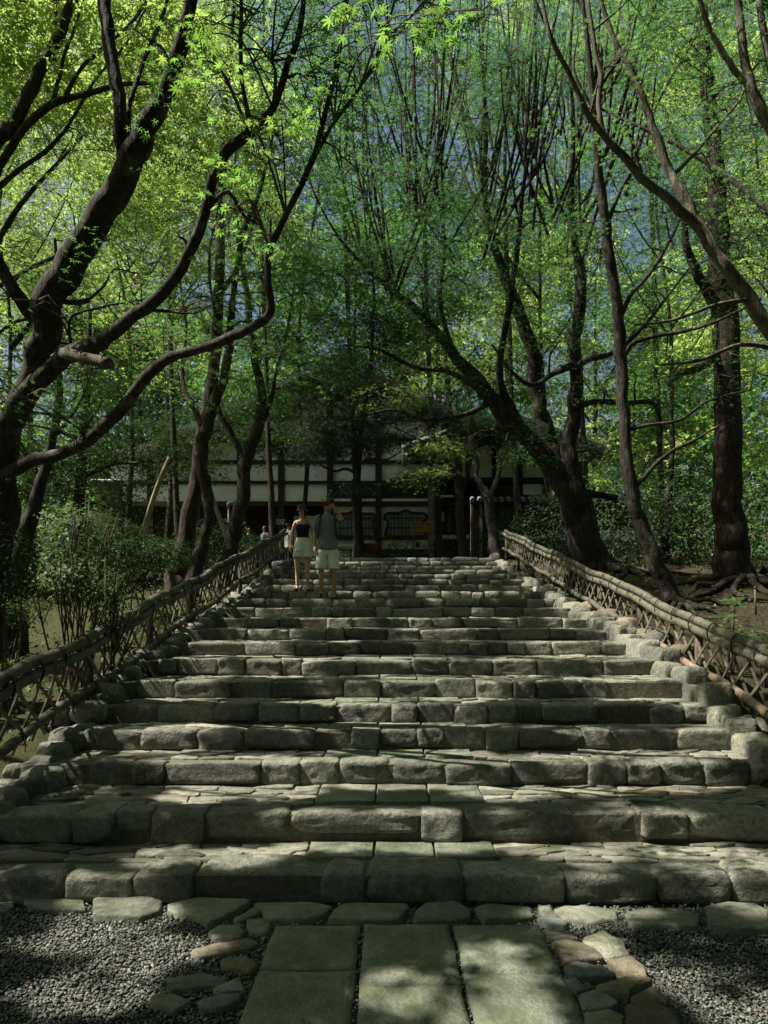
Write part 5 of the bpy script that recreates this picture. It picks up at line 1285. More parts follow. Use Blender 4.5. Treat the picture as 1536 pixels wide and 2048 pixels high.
shade_tree('maple beyond the left fence near the trunks, crown over the upper steps', [(-7.8, 12.6, 1.6, .5), (-7.6, 12.6, 4.5, .32), (-7.2, 12.6, 7.0, .22), (-6.8, 12.6, 9.4, .12)],
           [[(-7.4, 12.6, 6.0, .16), (-6.2, 12.2, 8.0, .12), (-4.8, 12.0, 9.4, .06)], [(-7.2, 12.6, 6.8, .14), (-6.4, 14.2, 8.4, .1), (-5.4, 15.6, 9.6, .05)]],
           [(-5.2, 11.6, 9.6, 1.9, 1.8, .8, 30), (-3.4, 12.4, 9.8, 1.7, 1.8, .6, 22), (-5.4, 14.8, 10.2, 1.9, 1.9, .8, 34), (-3.4, 15.6, 10.4, 1.7, 1.8, .6, 26), (-5.2, 18.0, 10.8, 1.9, 1.8, .8, 20), (-7.2, 12.4, 10.8, 1.4, 1.8, .6, 12), (-7.4, 9.6, 9.8, 1.6, 1.7, .8, 18)], 133)
shade_tree('maple right of the steps behind the fence, crown arching over from the right', [(6.6, 9.0, .8, .5), (6.4, 9.0, 3.6, .34), (5.6, 9.0, 6.4, .22), (4.6, 9.0, 8.4, .12)],
           [[(6.2, 9, 4.6, .16), (4.6, 8.0, 7.2, .12), (3.2, 7.6, 8.6, .06)], [(6.0, 9, 5.2, .14), (4.6, 10.4, 7.8, .1), (3.2, 11.2, 9.2, .05)]],
           [(5.6, 8.6, 9.4, 1.0, 1.2, .6, 6), (-.8, 4.2, 7.6, 1.5, 1.5, .4, 14), (-1.2, 1.6, 6.8, 1.4, 1.6, .4, 14), (1.0, 2.6, 7.0, 1.4, 1.4, .4, 10), (2.6, 4.6, 8.2, 1.6, 1.4, .5, 10)], 134)
def sky_block_crown(lab, foot, boxes, seed):  # unseen high crowns, added to cut the sky light reaching the court
    cr = []; x, y, z = foot
    yy = y if abs(y) > .3 else .3
    for (bx, by, bz, rx, ry, rz, n) in boxes:
        b2 = by if abs(by) > .3 else .3
        cr.append((bx * F / b2 + 776, 1236 - (bz - EYE) * F / b2, b2, rx, ry, rz, n))
    tree('tall_tree', lab, 'tree', 'unseen trees added to block sky light over the court', [[pw(x, yy, z, .7), pw(x, yy, z + 2, .5), pw(x, yy, z + 6, .42), pw(x, yy, z + 12.5, .2)]], cr, bark='bark_dark', leaf='maple', kind='clump', lsize=.22, per=34, sprays=6, srad=.85, seed=seed, spread=1.3, twig_r=.01, flat=.4)
sky_block_crown('unseen tall tree added behind the viewer on the left, its crown blocking sky light', (-9.5, -4.5, 0), [(-8.5, -2, 12.2, 3.2, 3.2, .9, 24), (-4.5, -4, 12.5, 3, 3, .9, 22), (-5, 3.5, 12.6, 3, 2.8, .9, 20), (-3, 0, 12.4, 2.8, 3, .8, 20)], 140)
sky_block_crown('unseen tall tree added behind the viewer on the right, its crown blocking sky light', (8.5, -3.5, 0), [(7.5, -2, 12.4, 3.2, 3.2, .9, 22), (2.5, -3.5, 12.3, 3, 3, .9, 22), (4, 2, 12.3, 3, 2.8, .9, 22), (9.5, 3.5, 12.6, 3, 3, .9, 20), (0, 3.5, 12.4, 2.6, 2.6, .8, 16)], 141)
print('TRIS in trees', TRI_COUNT[0])

# ------------------------------------------------------------------ the temple hall behind the trees
M['plaster'] = plain_mat('white_plaster', (0.80, 0.81, 0.76), 0.9, .04, 4, .08, dark=(0.68, 0.69, 0.63))
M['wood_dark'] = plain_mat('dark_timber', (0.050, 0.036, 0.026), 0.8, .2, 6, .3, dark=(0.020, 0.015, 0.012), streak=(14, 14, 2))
M['wood_mid'] = plain_mat('brown_board', (0.17, 0.10, 0.055), 0.75, .2, 6, .25, dark=(0.07, 0.042, 0.025), streak=(14, 14, 2))
M['wood_grey'] = plain_mat('weathered_post', (0.26, 0.20, 0.145), 0.85, .2, 6, .3, dark=(0.12, 0.09, 0.065), streak=(20, 20, 2))
M['tile'] = plain_mat('grey_roof_tile', (0.27, 0.28, 0.28), 0.55, .12, 14, .2, dark=(0.15, 0.155, 0.155))
M['paper'] = plain_mat('paper_screen', (0.42, 0.42, 0.38), 0.95, .08, 5, .05)
M['glass'] = plain_mat('old_pane', (0.26, 0.29, 0.29), 0.12, .1, 3, .02, spec=.5)
M['red'] = plain_mat('red_cloth', (0.055, 0.010, 0.009), 0.9, .1, 60, .2)
M['box_wood'] = plain_mat('cedar_board', (0.36, 0.20, 0.095), 0.7, .12, 5, .15, dark=(0.24, 0.13, 0.06), streak=(2, 20, 30))
M['black'] = plain_mat('black_board', (0.014, 0.015, 0.015), 0.6, .1, 20, .05)
M['white'] = plain_mat('white_paint', (0.75, 0.75, 0.72), 0.7, .05, 20, .02)

HD = 28.0; HK = HD / F
def hx(px): return (px - 776) * HK
def hz(py): return EYE - (py - 1236) * HK
hall = empty('temple_hall', (0, HD, 3.2), 'white plastered temple hall with dark timber grid and bell-shaped windows, behind the trees', 'temple hall')
HO = np.array([0, HD, 3.2])
def hb(name, mat, x0, x1, ytop, ybot, d0, d1, parent=None, bev=0.0):
    """a box on the hall front: pixel-wide bounds at the facade, d = metres behind the facade plane"""
    m = MB(); m.box(hx(x0), hx(x1), d0, d1, hz(ybot) - 3.2, hz(ytop) - 3.2, bev)
    return m.build(name, M[mat], parent or hall, recalc=True)
# upper grid of plaster panels with posts and beams, out to the gable slopes
AX, AY, SLO = 676, 742, 0.47
def roof_y(x): return AY + abs(x - AX) * SLO
cols = [214, 300, 395, 480, 562, 660, 757, 862, 962, 1040, 1118]
rows_y = [(968, 1003), (928, 962), (884, 921), (840, 877), (796, 833), (770, 789)]
for ri, (ya, yb) in enumerate(rows_y):
    for ci in range(len(cols) - 1):
        xa, xb = cols[ci] + 6.5, cols[ci + 1] - 6.5
        if ri == 0 and ci >= 5: continue
        if ri >= 2:
            # inside the gable only
            lim = 30
            def inside(x, y): return y > roof_y(x) + 14
            if not (inside(xa, yb) or inside(xb, yb)): continue
            pts = [(xa, yb), (xb, yb), (xb, max(ya, min(yb, roof_y(xb) + 14))), (xa, max(ya, min(yb, roof_y(xa) + 14)))]
            if ci == 4 or True:
                if xa < AX < xb: pts.insert(3, (AX, max(ya, roof_y(AX) + 14)))
            pts = [p for k, p in enumerate(pts) if k == 0 or abs(p[0] - pts[k - 1][0]) + abs(p[1] - pts[k - 1][1]) > .5]
            if len(pts) < 3: continue
            m = MB(); n = len(pts)
            V = [(hx(x), .06, hz(y) - 3.2) for x, y in pts] + [(hx(x), .16, hz(y) - 3.2) for x, y in pts]
            m.add(V, [tuple(range(n)), tuple(range(2 * n - 1, n - 1, -1))] + [(a, (a + 1) % n, n + (a + 1) % n, n + a) for a in range(n)])
            m.build('plaster_panel', M['plaster'], hall)
        else:
            hb('plaster_panel', 'plaster', xa, xb, ya, yb, .06, .16)
for x in cols:
    top = min(1000, roof_y(x) + 12)
    if x in (862,): top = 950
    bot = 1150
    hb('post', 'wood_grey' if x == 862 else 'wood_dark', x - 6, x + 6, max(top, 760) if x != 862 else 950, bot, -.02 if x != 862 else -.10, .20)
for (ya, yb) in ((962, 968), (1003, 1012), (921, 928), (877, 884), (833, 840), (789, 796)):
    x0, x1 = 208, 1124
    if yb < 925:
        hw = (yb - 14 - AY) / SLO; x0, x1 = max(208, AX - hw), min(1124, AX + hw)
    hb('beam', 'wood_dark', x0, x1, ya, yb, -.05, .21)
# two roof slopes with their verge boards
for s in (-1, 1):
    xe = AX + s * (390 if s < 0 else 330)
    m = MB()
    P = [(hx(AX), hz(AY)), (hx(xe), hz(AY + abs(xe - AX) * SLO))]
    d = np.array([P[1][0] - P[0][0], P[1][1] - P[0][1]]); nrm = np.array([-d[1], d[0]]) / np.linalg.norm(d) * (1 if d[0] > 0 else -1)
    th = .28
    V = []
    for yy in (-.95, 12.0):
        for (p, o) in ((P[0], 0), (P[1], 0), (P[1], th), (P[0], th)): V.append((p[0] + nrm[0] * o, yy, p[1] + nrm[1] * o - 3.2))
    m.add(V, [(0, 1, 2, 3), (7, 6, 5, 4), (0, 4, 5, 1), (1, 5, 6, 2), (2, 6, 7, 3), (3, 7, 4, 0)])
    rf = m.build('roof', M['tile'], hall)
    m = MB(); V = []
    for yy in (-1.02, -.90):
        for (p, o) in ((P[0], -.42), (P[1], -.36), (P[1], -.01), (P[0], -.01)): V.append((p[0] + nrm[0] * o, yy, p[1] + nrm[1] * o - 3.2))
    m.add(V, [(0, 1, 2, 3), (7, 6, 5, 4), (0, 4, 5, 1), (1, 5, 6, 2), (2, 6, 7, 3), (3, 7, 4, 0)])
    m.build('bargeboard', M['wood_dark'], rf)
# back wall of the dark ground floor and the strip of white wall behind the couple
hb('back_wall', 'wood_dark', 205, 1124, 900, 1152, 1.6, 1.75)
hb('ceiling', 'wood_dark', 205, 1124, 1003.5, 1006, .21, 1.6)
hb('plaster_panel', 'plaster', 584, 653, 1028, 1110, .5, .6)
hb('back_wall', 'wood_dark', 660, 868, 929, 998, .10, .22)
hb('plaster_strip', 'plaster', 666, 856, 997, 1002.7, .02, .12)
# ground floor wall with the bell-shaped windows
hb('plaster_panel', 'plaster', 666, 751, 1012.5, 1098, .10, .2)
hb('plaster_panel', 'plaster', 763, 856, 1012.5, 1098, .10, .2)
hb('beam', 'wood_dark', 666, 856, 1074, 1079, -.06, .24)
hb('plinth', 'wood_dark', 640, 870, 1098.5, 1152, -.03, .24)
def bell_window(cx, half, ytop, ybot):
    w = empty('window', (0, 0, 0)); w.parent = hall
    # outline of the cusped arch, half of it
    prof = [(0, 0), (.14, .035), (.30, .10), (.52, .115), (.74, .11), (.88, .12), (.985, .20), (1.0, .30), (.95, .38), (.84, .40), (.86, .52), (.92, .75), (.97, 1.0)]
    H = ybot - ytop
    pts = [(cx - px_ * half, ytop + py_ * H) for px_, py_ in prof[::-1]] + [(cx + px_ * half, ytop + py_ * H) for px_, py_ in prof[1:]]
    path_ = [np.array([hx(x), .03, hz(y) - 3.2]) for x, y in pts]
    m = MB(); m.tube(path_, .05, 6); m.tube([path_[-1], path_[0]], .05, 6)
    m.build('frame', M['wood_dark'], w)
    m = MB(); n = len(path_); c = np.array([hx(cx), .07, hz((ytop + ybot) / 2) - 3.2])
    V = [p + [0, .035, 0] for p in path_] + [c]
    m.add(V, [(a, (a + 1) % n, n) for a in range(n)]); m.build('pane', M['glass'], w)
    mb1 = MB(); 
    for k in range(1, 10):
        x = cx - half * .86 + half * 1.72 * k / 10; u = abs(x - cx) / half
        yt = ytop + H * np.interp(u, [p[0] for p in prof[:7]], [p[1] for p in prof[:7]])
        m = MB(); m.box(hx(x) - .013, hx(x) + .013, .035, .065, hz(ybot) - 3.2, hz(yt) - 3.2); m.build('bar', M['wood_dark'], w)
    for yy in (ytop + H * .30, ytop + H * .66):
        m = MB(); m.box(hx(cx - half * .86), hx(cx + half * .86), .025, .055, hz(yy) - 3.222, hz(yy) - 3.185); m.build('bar', M['wood_dark'], w)
bell_window(811, 42, 1020, 1073)
bell_window(709, 42, 1021, 1073)
hb('paper_screen', 'paper', 672, 689, 1081, 1090, .02, .09); hb('paper_screen', 'paper', 693, 706, 1081, 1090, .02, .09); hb('threshold', 'white', 668, 710, 1090.5, 1092.5, -.10, .0)
# right bay: boards, a pale screen and a small panel
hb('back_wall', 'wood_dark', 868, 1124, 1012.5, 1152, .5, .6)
hb('plaster_strip', 'plaster', 868, 908, 990, 994, .02, .1)
hb('plaster_strip', 'plaster', 878, 915, 1006, 1009, .3, .4)
for k in range(8):
    hb('board', 'wood_mid' if k in (0, 1, 3) else 'wood_dark', 872 + k * 8.2, 879.6 + k * 8.2, 1013, 1062, .36 + .02 * (k % 2), .46)
hb('plaster_strip', 'plaster', 868, 940, 1068, 1076, .3, .45)
hb('paper_screen', 'paper', 884, 890, 1022, 1040, .30, .35)
hb('plaster_panel', 'plaster', 1034, 1082, 962.5, 989, -.02, .05)
# entrance gable with a pale tiled verge
GA, GY, GS = 987, 868, .36
por = empty('entrance_gable', (0, 0, 0)); por.parent = hall
for s in (-1, 1):
    L_ = 182
    P = [(hx(GA), hz(GY)), (hx(GA + s * L_), hz(GY + L_ * GS))]
    d = np.array([P[1][0] - P[0][0], P[1][1] - P[0][1]]); nrm = np.array([-d[1], d[0]]) / np.linalg.norm(d) * (1 if d[0] > 0 else -1)
    m = MB(); V = []
    for yy in (-2.4, .0):
        for (p, o) in ((P[0], 0), (P[1], 0), (P[1], .14), (P[0], .14)): V.append((p[0] + nrm[0] * o, yy, p[1] + nrm[1] * o - 3.2))
    m.add(V, [(0, 1, 2, 3), (7, 6, 5, 4), (0, 4, 5, 1), (1, 5, 6, 2), (2, 6, 7, 3), (3, 7, 4, 0)])
    m.build('roof', M['tile'], por)
    m = MB(); V = []
    for yy in (-2.47, -2.36):
        for (p, o) in ((P[0], -.30), (P[1], -.24), (P[1], -.01), (P[0], -.01)): V.append((p[0] + nrm[0] * o, yy, p[1] + nrm[1] * o - 3.2))
    m.add(V, [(0, 1, 2, 3), (7, 6, 5, 4), (0, 4, 5, 1), (1, 5, 6, 2), (2, 6, 7, 3), (3, 7, 4, 0)])
    m.build('bargeboard', M['wood_dark'], por)
    nT = 15
    for k in range(nT):
        a = (k + .5) / nT; c = np.array(P[0]) + d * a + nrm * .17
        m = MB(); dd = d / np.linalg.norm(d) * np.linalg.norm(d) / nT * .54
        m.tube([(c[0] - dd[0], -2.44, c[1] - dd[1] - 3.2), (c[0] + dd[0], -2.44, c[1] + dd[1] - 3.2)], [.085, .075], 8)
        m.build('verge_tile', M['tile'], por)
m = MB(); V = [(hx(GA), .0, hz(GY + 14) - 3.2), (hx(GA + 150), .0, hz(956) - 3.2), (hx(GA - 150), .0, hz(956) - 3.2)]
V2 = [(a, -.08, c) for a, b, c in V]; m.add(V2 + V, [(0, 1, 2), (5, 4, 3), (0, 3, 4, 1), (1, 4, 5, 2), (2, 5, 3, 0)]); m.build('plaster_gable', M['plaster'], por)
for x in (870, 935, 987, 1040, 1105):
    yt = GY + abs(x - GA) * GS + 16
    hb('gable_post', 'wood_dark', x - 4, x + 4, yt, 957, -.16, -.085, por)
hb('beam', 'wood_dark', 806, 1168, 957, 966, -.22, -.05, por)
hb('porch_post', 'wood_dark', 1128, 1138, 940, 1150, -2.3, -2.1, por)

# low wall with a tiled cap, right of the entrance
WD = 25.5; wk = WD / F
wall = empty('tile_capped_wall', ((1060 - 776) * wk, WD, 3.2), 'low dark-boarded wall with a tiled cap and pale foot, right of the entrance', 'garden wall')
def wb(name, mat, x0, x1, ya, yb, d0, d1):
    m = MB(); m.box((x0 - 1060) * wk, (x1 - 1060) * wk, d0, d1, EYE - (yb - 1236) * wk - 3.2, EYE - (ya - 1236) * wk - 3.2); return m.build(name, M[mat], wall)
for k in range(22):
    wb('board', 'wood_dark', 978 + k * 14, 991.4 + k * 14, 1008, 1060, -.03 - .012 * (k % 2), .08)
wb('plaster_foot', 'plaster', 978, 1290, 1060.5, 1080, -.02, .1); wb('plinth', 'mortar', 976, 1292, 1080.5, 1152, -.06, .14)
for k in range(24):
    x = 944 + k * 14.4
    m = MB(); m.tube([((x - 1060) * wk, -.34, EYE - (1003 - 1236) * wk - 3.2), ((x - 1060) * wk, .0, EYE - (997 - 1236) * wk - 3.2), ((x - 1060) * wk, .36, EYE - (1003 - 1236) * wk - 3.2)], .075, 8); m.build('cap_tile', M['tile'], wall)
wb('cap_board', 'wood_dark', 940, 1292, 1004, 1007.6, -.30, .30)
wb('gate_post', 'wood_grey', 959, 964, 1008, 1150, -.10, .06); wb('gate_post', 'wood_grey', 941, 945, 1008, 1150, -.10, .06); wb('gate_door', 'wood_mid', 945.4, 958.6, 1016, 1150, -.02, .03)

# earthen wall far left
eld = 22.0; m = MB(); m.box((190 - 776) * eld / F, (236 - 776) * eld / F, eld, eld + .4, 2.4, EYE - (968 - 1236) * eld / F); 
ew = empty('garden_wall', ((180 - 776) * eld / F, eld, 2.6), 'ochre earthen garden wall with grey coping far left behind the bushes', 'garden wall')
M['ochre'] = plain_mat('earthen_wall', (0.22, 0.21, 0.115), 0.95, .1, 6, .2)
m.v = [(a - ew.location.x, b - eld, c - 2.6) for a, b, c in m.v]; m.build('wall_body', M['ochre'], ew)
m = MB(); m.box((184 - 180) * eld / F, (244 - 180) * eld / F, -.2, .6, EYE - (968 - 1236) * eld / F - 2.597, EYE - (960 - 1236) * eld / F - 2.6, .04); m.build('coping', M['tile'], ew)

# ------------------------------------------------------------------ small furniture before the hall
nd = 25.0; nk = nd / F
nb = empty('notice_stand', ((842 - 776) * nk, nd, 3.2), 'slanted cedar notice stand on thin legs before the right bell-shaped window', 'notice stand')
m = MB(); m.box(-.31, .33, -.06, .03, EYE - (1064 - 1236) * nk - 3.2, EYE - (1047 - 1236) * nk - 3.2, .012); b_ = m.build('notice_board', M['box_wood'], nb); b_.rotation_euler = (math.radians(-8), 0, math.radians(3))
m = MB(); m.box(-.33, .35, -.075, .035, EYE - (1047 - 1236) * nk - 3.197, EYE - (1045 - 1236) * nk - 3.2, .008); m.build('top_cap', M['box_wood'], nb)
for sx in (-.24, .26):
    for sy in (-.12, .16):
        m = MB(); m.tube([(sx, sy * .2, EYE - (1064 - 1236) * nk - 3.2), (sx, sy, -.02)], .018, 6); m.build('leg', M['wood_mid'], nb)
m = MB(); m.box(-.24, .26, -.03, -.01, .55, .60); m.build('stretcher', M['wood_mid'], nb)
m = MB(); m.box(-.18, -.04, -.08, -.05, .74, .93); m.build('iron_band', M['wood_dark'], nb)
rbn = empty('red_bench', ((740 - 776) * .0177, 26.6, 3.2), 'low bench with a red cloth under the left bell-shaped window', 'bench')
m = MB(); m.box(-.42, .32, -.25, .25, .96, 1.04, .01); m.build('seat', M['red'], rbn)
for sx in (-.36, .26):
    m = MB(); m.box(sx - .03, sx + .03, -.2, .2, -.02, .957); m.build('leg', M['wood_dark'], rbn)
m = MB(); m.box(-.40, .30, -.262, -.252, .70, 1.0); m.build('cloth_front', M['red'], rbn)
sgd = 24.4; sk = sgd / F
sg = empty('notice_board', ((559 - 776) * sk, sgd, 3.2), 'small black signboard with white handwriting on a post, left of the couple', 'sign')
zc_ = EYE - (1044 - 1236) * sk - 3.2
m = MB(); m.box(-.22, .22, -.02, .02, zc_ - .13, zc_ + .13, .008); m.build('panel', M['black'], sg)
m = MB(); m.box(-.025, .025, .021, .06, -.02, zc_ + .05); m.build('post', M['wood_dark'], sg)
rq = np.random.default_rng(9)
m = MB()
for ln_, (zz, h_) in enumerate(((zc_ + .05, .055), (zc_ - .015, .03), (zc_ - .07, .035))):
    x = -.17 + (.0 if ln_ == 0 else .05 * ln_)
    while x < .16:
        w_ = rq.uniform(.012, .045)
        for _ in range(2):
            z0 = zz + rq.uniform(-.5, .5) * h_; m.box(x, x + w_, -.0245, -.0215, z0 - .006, z0 + .006)
        m.box(x + w_ * .4, x + w_ * .4 + .009, -.0262, -.0246, zz - h_ * .5, zz + h_ * .5)
        x += w_ + rq.uniform(.012, .03)
m.build('lettering', M['white'], sg, recalc=True, kind='stuff')
M['grey'] = plain_mat('grey_metal', (0.30, 0.31, 0.31), 0.5, .05, 20, .02)
ld = 17.5; lk = ld / F; lx = (457 - 776) * lk
lamp = empty('garden_lamp', (lx, ld, gz(lx, ld)), 'thin grey garden lamp post between the trunks behind the left fence', 'lamp post')
zt_ = EYE - (1010 - 1236) * lk - gz(lx, ld)
m = MB(); m.tube([(0, 0, -.1), (0, 0, zt_ - .05)], .018, 8); m.build('pole', M['grey'], lamp, smooth=True)
m = MB(); m.tube([(-.02, 0, zt_ - .08), (0, 0, zt_ + .02), (.05, 0, zt_ + .05), (.11, -.01, zt_ + .03), (.13, -.01, zt_ - .02)], [.03, .05, .055, .05, .02], 10); m.build('lamp_head', M['grey'], lamp, smooth=True)

# props that hold up the trees
M['prop'] = bark_mat('peeled_pole', (0.34, 0.30, 0.22), (0.17, 0.14, 0.095), .2, ridge=.3)
def prop(a, b, lab):
    p, q_ = at(*a[:3]), at(*b[:3]); d = q_ - p
    o = empty('support_pole', p, lab, 'support pole', 'poles propping up the trees')
    ts = np.linspace(0, 1, 7); pts = [d * t_ + np.array([math.sin(t_ * 7) * .015, 0, 0]) for t_ in ts]
    MB().tube(pts, np.linspace(a[3], b[3], 7) * a[2] / F / 2, 9).build('pole', M['prop'], o, smooth=True)
    m = MB(); e = d * .97; m.tube([e + np.array([.07 * math.cos(t_), .02 * math.sin(t_ * 2), .07 * math.sin(t_)]) for t_ in np.linspace(0, 6.28, 9)], .012, 5, False); m.build('rope_tie', M['rope'], o)
prop((268, 1106, 13.0, 12), (338, 915, 12.6, 9), 'pale peeled pole slanting up behind the left bushes, propping foliage')
prop((458, 1098, 15.4, 10), (414, 955, 15.2, 8), 'pale pole slanting between the two trunks behind the left fence')
# cut log tied crosswise to the near maple
lg = empty('tied_log', at(172, 716, 5.75), 'short cut log tied crosswise to the limb of the near maple', 'log')
p, q_ = at(126, 706, 5.9) - at(172, 716, 5.75), at(219, 727, 5.6) - at(172, 716, 5.75)
v, q4 = tube_np([p + (q_ - p) * t_ for t_ in np.linspace(0, 1, 9)], np.full(9, .043), 12, .08, 3)
n = len(v); v = np.vstack([v, p, q_]); tr3 = [(a, n, (a + 1) % 12) for a in range(12)] + [(n - 12 + a, n - 12 + (a + 1) % 12, n + 1) for a in range(12)]
obj('log_body', mesh_np('log_body', v, q4, tr3, M['bark_pale']), lg)
for t_ in (.35, .42, .86):
    c = p + (q_ - p) * t_; m = MB(); m.tube([c + np.array([.004 * a, .052 * math.cos(a), .052 * math.sin(a)]) for a in np.linspace(0, 6.28, 11)], .006, 5, False); m.build('rope_tie', M['rope'], lg)

# ------------------------------------------------------------------ shrubs, hedges and small plants
def bush(name, label, cat, c, rad, n, leaf, kind, size, seed, stems=7, group=None, hollow=.35, lumpy=.5, whorl=1, flatbase=True, hedge=False, culled=False):
    r = np.random.default_rng(seed + 500); c = np.array(c, float); rad = np.array(rad, float)
    g0 = gz(c[0], c[1]); root = empty(name, (c[0], c[1], g0), label, cat, group); b = np.array([c[0], c[1], g0])
    N = n // whorl
    if hedge: u = r.uniform(-1, 1, (N, 3)); k = r.integers(0, 3, N); keepe = r.random(N) < .75; u[np.arange(N)[keepe], k[keepe]] = np.sign(u[np.arange(N)[keepe], k[keepe]]) * r.uniform(.86, 1.04, keepe.sum()); nr = u * 1.0
    else:
        u = r.normal(size=(N, 3)); u /= np.linalg.norm(u, axis=1)[:, None]; nr = u.copy()
        lump = 1 + lumpy * (fbm(u * 2.2 + seed, 3) - .5)
        u = u * (np.clip(1 - np.abs(r.normal(size=N)) * hollow, .2, 1.05) * lump)[:, None]
    P = c + u * rad
    if flatbase: P[:, 2] = np.maximum(P[:, 2], g0 + .04)
    P = np.repeat(P, whorl, 0); nr = np.repeat(nr, whorl, 0)
    Nn = nr * .8 + np.array([0, 0, .75]) + r.normal(size=P.shape) * .35
    if whorl > 1:
        a = np.tile(np.arange(whorl), N) * 2 * math.pi / whorl + np.repeat(r.uniform(0, 6, N), whorl)
        Dd = np.stack([np.cos(a), np.sin(a), np.full(len(a), .12)], -1); Nn = np.array([0, 0, 1.0]) + r.normal(size=P.shape) * .25
    else: Dd = nr + r.normal(size=P.shape) * .9
    if culled:
        kk = thin(P); P, Nn, Dd = P[kk], Nn[kk], Dd[kk]
    v, f = leaf_cloud(P, Nn, Dd, size * r.uniform(.65, 1.25, len(P)), kind); TRI_COUNT[0] += len(f)
    obj('foliage', mesh_np('foliage', v - b, None, f, M[leaf], smooth=False), root, kind='stuff')
    m = MB()
    for _ in range(stems):
        e = (c + r.normal(size=3) * rad * .45 + [0, 0, rad[2] * .2]) - b; s = np.array([r.normal() * rad[0] * .22, r.normal() * rad[1] * .22, -.05])
        md = (s + e) / 2 + r.normal(size=3) * .06 * rad
        m.tube(smooth_path([s, md, e], 3), np.linspace(.013, .005, 7), 5)
        for _2 in range(2):
            e2 = e + r.normal(size=3) * rad * .35; m.tube([md, (md + e2) / 2 + [0, 0, .04], e2], [.007, .005, .003], 4)
    m.build('stem', M['twig'], root, smooth=True, recalc=False)
    return root
def gpos(px, py, d, up=0): p = at(px, py, d); return p
k7 = 7.6 / F
bush('azalea_shrub', 'open leafy azalea shrub on thin stems left of the fence, tallest of the near bushes', 'shrub', gpos(160, 1050, 7.7), (.46, .40, .26), 600, 'azalea', 'oval', .052, 1, 8, hollow=.6, lumpy=1.1)
for (px, py, d, rx, rz, n, sd) in ((150, 1060, 7.7, .42, .16, 560, 2), (110, 1100, 7.6, .34, .14, 420, 3), (190, 1135, 7.5, .45, .18, 620, 4), (120, 1175, 7.5, .40, .16, 520, 5), (215, 1195, 7.4, .30, .16, 420, 6)): pass
bush('azalea_shrub', 'middle leafy azalea shrub left of the fence, lower and wider than its tall neighbour', 'shrub', gpos(150, 1150, 7.4), (.52, .42, .30), 850, 'azalea', 'oval', .050, 2, 9, hollow=.65, lumpy=1.1)
bush('twiggy_shrub', 'fine-leaved twiggy shrub close to the left fence beside the azaleas', 'shrub', gpos(222, 1190, 7.3), (.28, .28, .26), 800, 'azalea', 'oval', .032, 3, 9, hollow=.7, lumpy=.9)
bush('clipped_bush', 'rounded dark clipped bush at the left edge', 'bush', gpos(-25, 1120, 6.6), (.42, .42, .42), 2600, 'ever', 'oval', .036, 4, 8, hollow=.10, lumpy=.25)
bush('low_hedge', 'low dark hedge in front of the leaning trunks, behind the azaleas', 'hedge', gpos(300, 1108, 11.6), (.75, .6, .30), 2400, 'ever', 'oval', .050, 5, 8, hollow=.15, lumpy=.5)
bush('low_hedge', 'low dark hedge at the far left beneath the forked trunk', 'hedge', gpos(190, 1080, 11.0), (.8, .7, .40), 2200, 'ever', 'oval', .055, 6, 8, hollow=.2, lumpy=.6)
bush('azalea_shrub', 'small leafy azalea beneath the rounded bush at the left edge', 'shrub', gpos(18, 1222, 8.6), (.42, .36, .24), 700, 'azalea', 'oval', .05, 7, 9, hollow=.6, lumpy=.9)
def stand(px, d, up): x = (px - 776) * d / F; return (x, d, gz(x, d) + up)
EV = [ # label, px, depth, up, rx, ry, rz, n
    ('dark undergrowth bush behind the pale slanting pole', 250, 17, .7, 1.5, 1.0, .9, 2600), ('dark undergrowth bush far left below the earthen wall', 110, 15, .7, 1.6, 1.0, 1.0, 2600), ('dark bush between the two left trunks and the hall', 430, 20, .6, 1.2, .9, .8, 1900), 
    ('dark bush beyond the left edge of the wood floor', -40, 14, .8, 1.4, 1.0, 1.1, 2200), ('dark evergreen bush behind the leaning maple foot', 1120, 20.5, .8, 1.2, .8, 1.0, 2400), ('tall dark evergreen bush right of the leaning maple', 1240, 18.5, 1.1, 1.3, 1.0, 1.4, 3000),
    ('tall dark evergreen bush left of the conifer', 1370, 19, 1.3, 1.4, 1.0, 1.6, 3200), ('dark evergreen bush right of the conifer', 1550, 17, 1.2, 1.5, 1.0, 1.5, 3000), ('dark bush under the right end of the hall', 1040, 22.5, .7, 1.1, .7, .9, 2400)]
for k, (lab, px, d, up, rx, ry, rz, n) in enumerate(EV):
    bush('evergreen_bush', lab, 'bush', stand(px, d, up), (rx, ry, rz), n, 'ever', 'oval', .085, 20 + k, 6, group='dark bushes on the wood floor', hollow=.22, lumpy=.8)
bush('clipped_hedge', 'low leafy hedge under the right bell-shaped window', 'hedge', (at(812, 1086, 23.2)[0], 23.2, 3.62), (.72, .4, .42), 1900, 'ever', 'oval', .055, 40, 8, hollow=.15, lumpy=.6)
bush('clipped_hedge', 'dense dark hedge between the notice stand and the pale forked tree', 'hedge', (at(930, 1080, 23.0)[0], 23.0, 3.65), (1.15, .5, .55), 2600, 'ever', 'oval', .055, 41, 8, hollow=.12, lumpy=.4)
bush('clipped_hedge', 'sparse low hedge at the head of the steps behind the couple', 'hedge', (at(690, 1096, 22.6)[0], 22.6, 3.42), (.95, .35, .22), 1300, 'ever', 'oval', .05, 42, 8, hollow=.2, lumpy=.6)
bush('clipped_hedge', 'tall dark hedge at the top of the right fence', 'hedge', (at(1035, 1040, 21.6)[0] + .2, 21.8, 3.9), (.75, .5, .75), 2600, 'ever', 'oval', .055, 43, 8, hollow=.12, lumpy=.4)
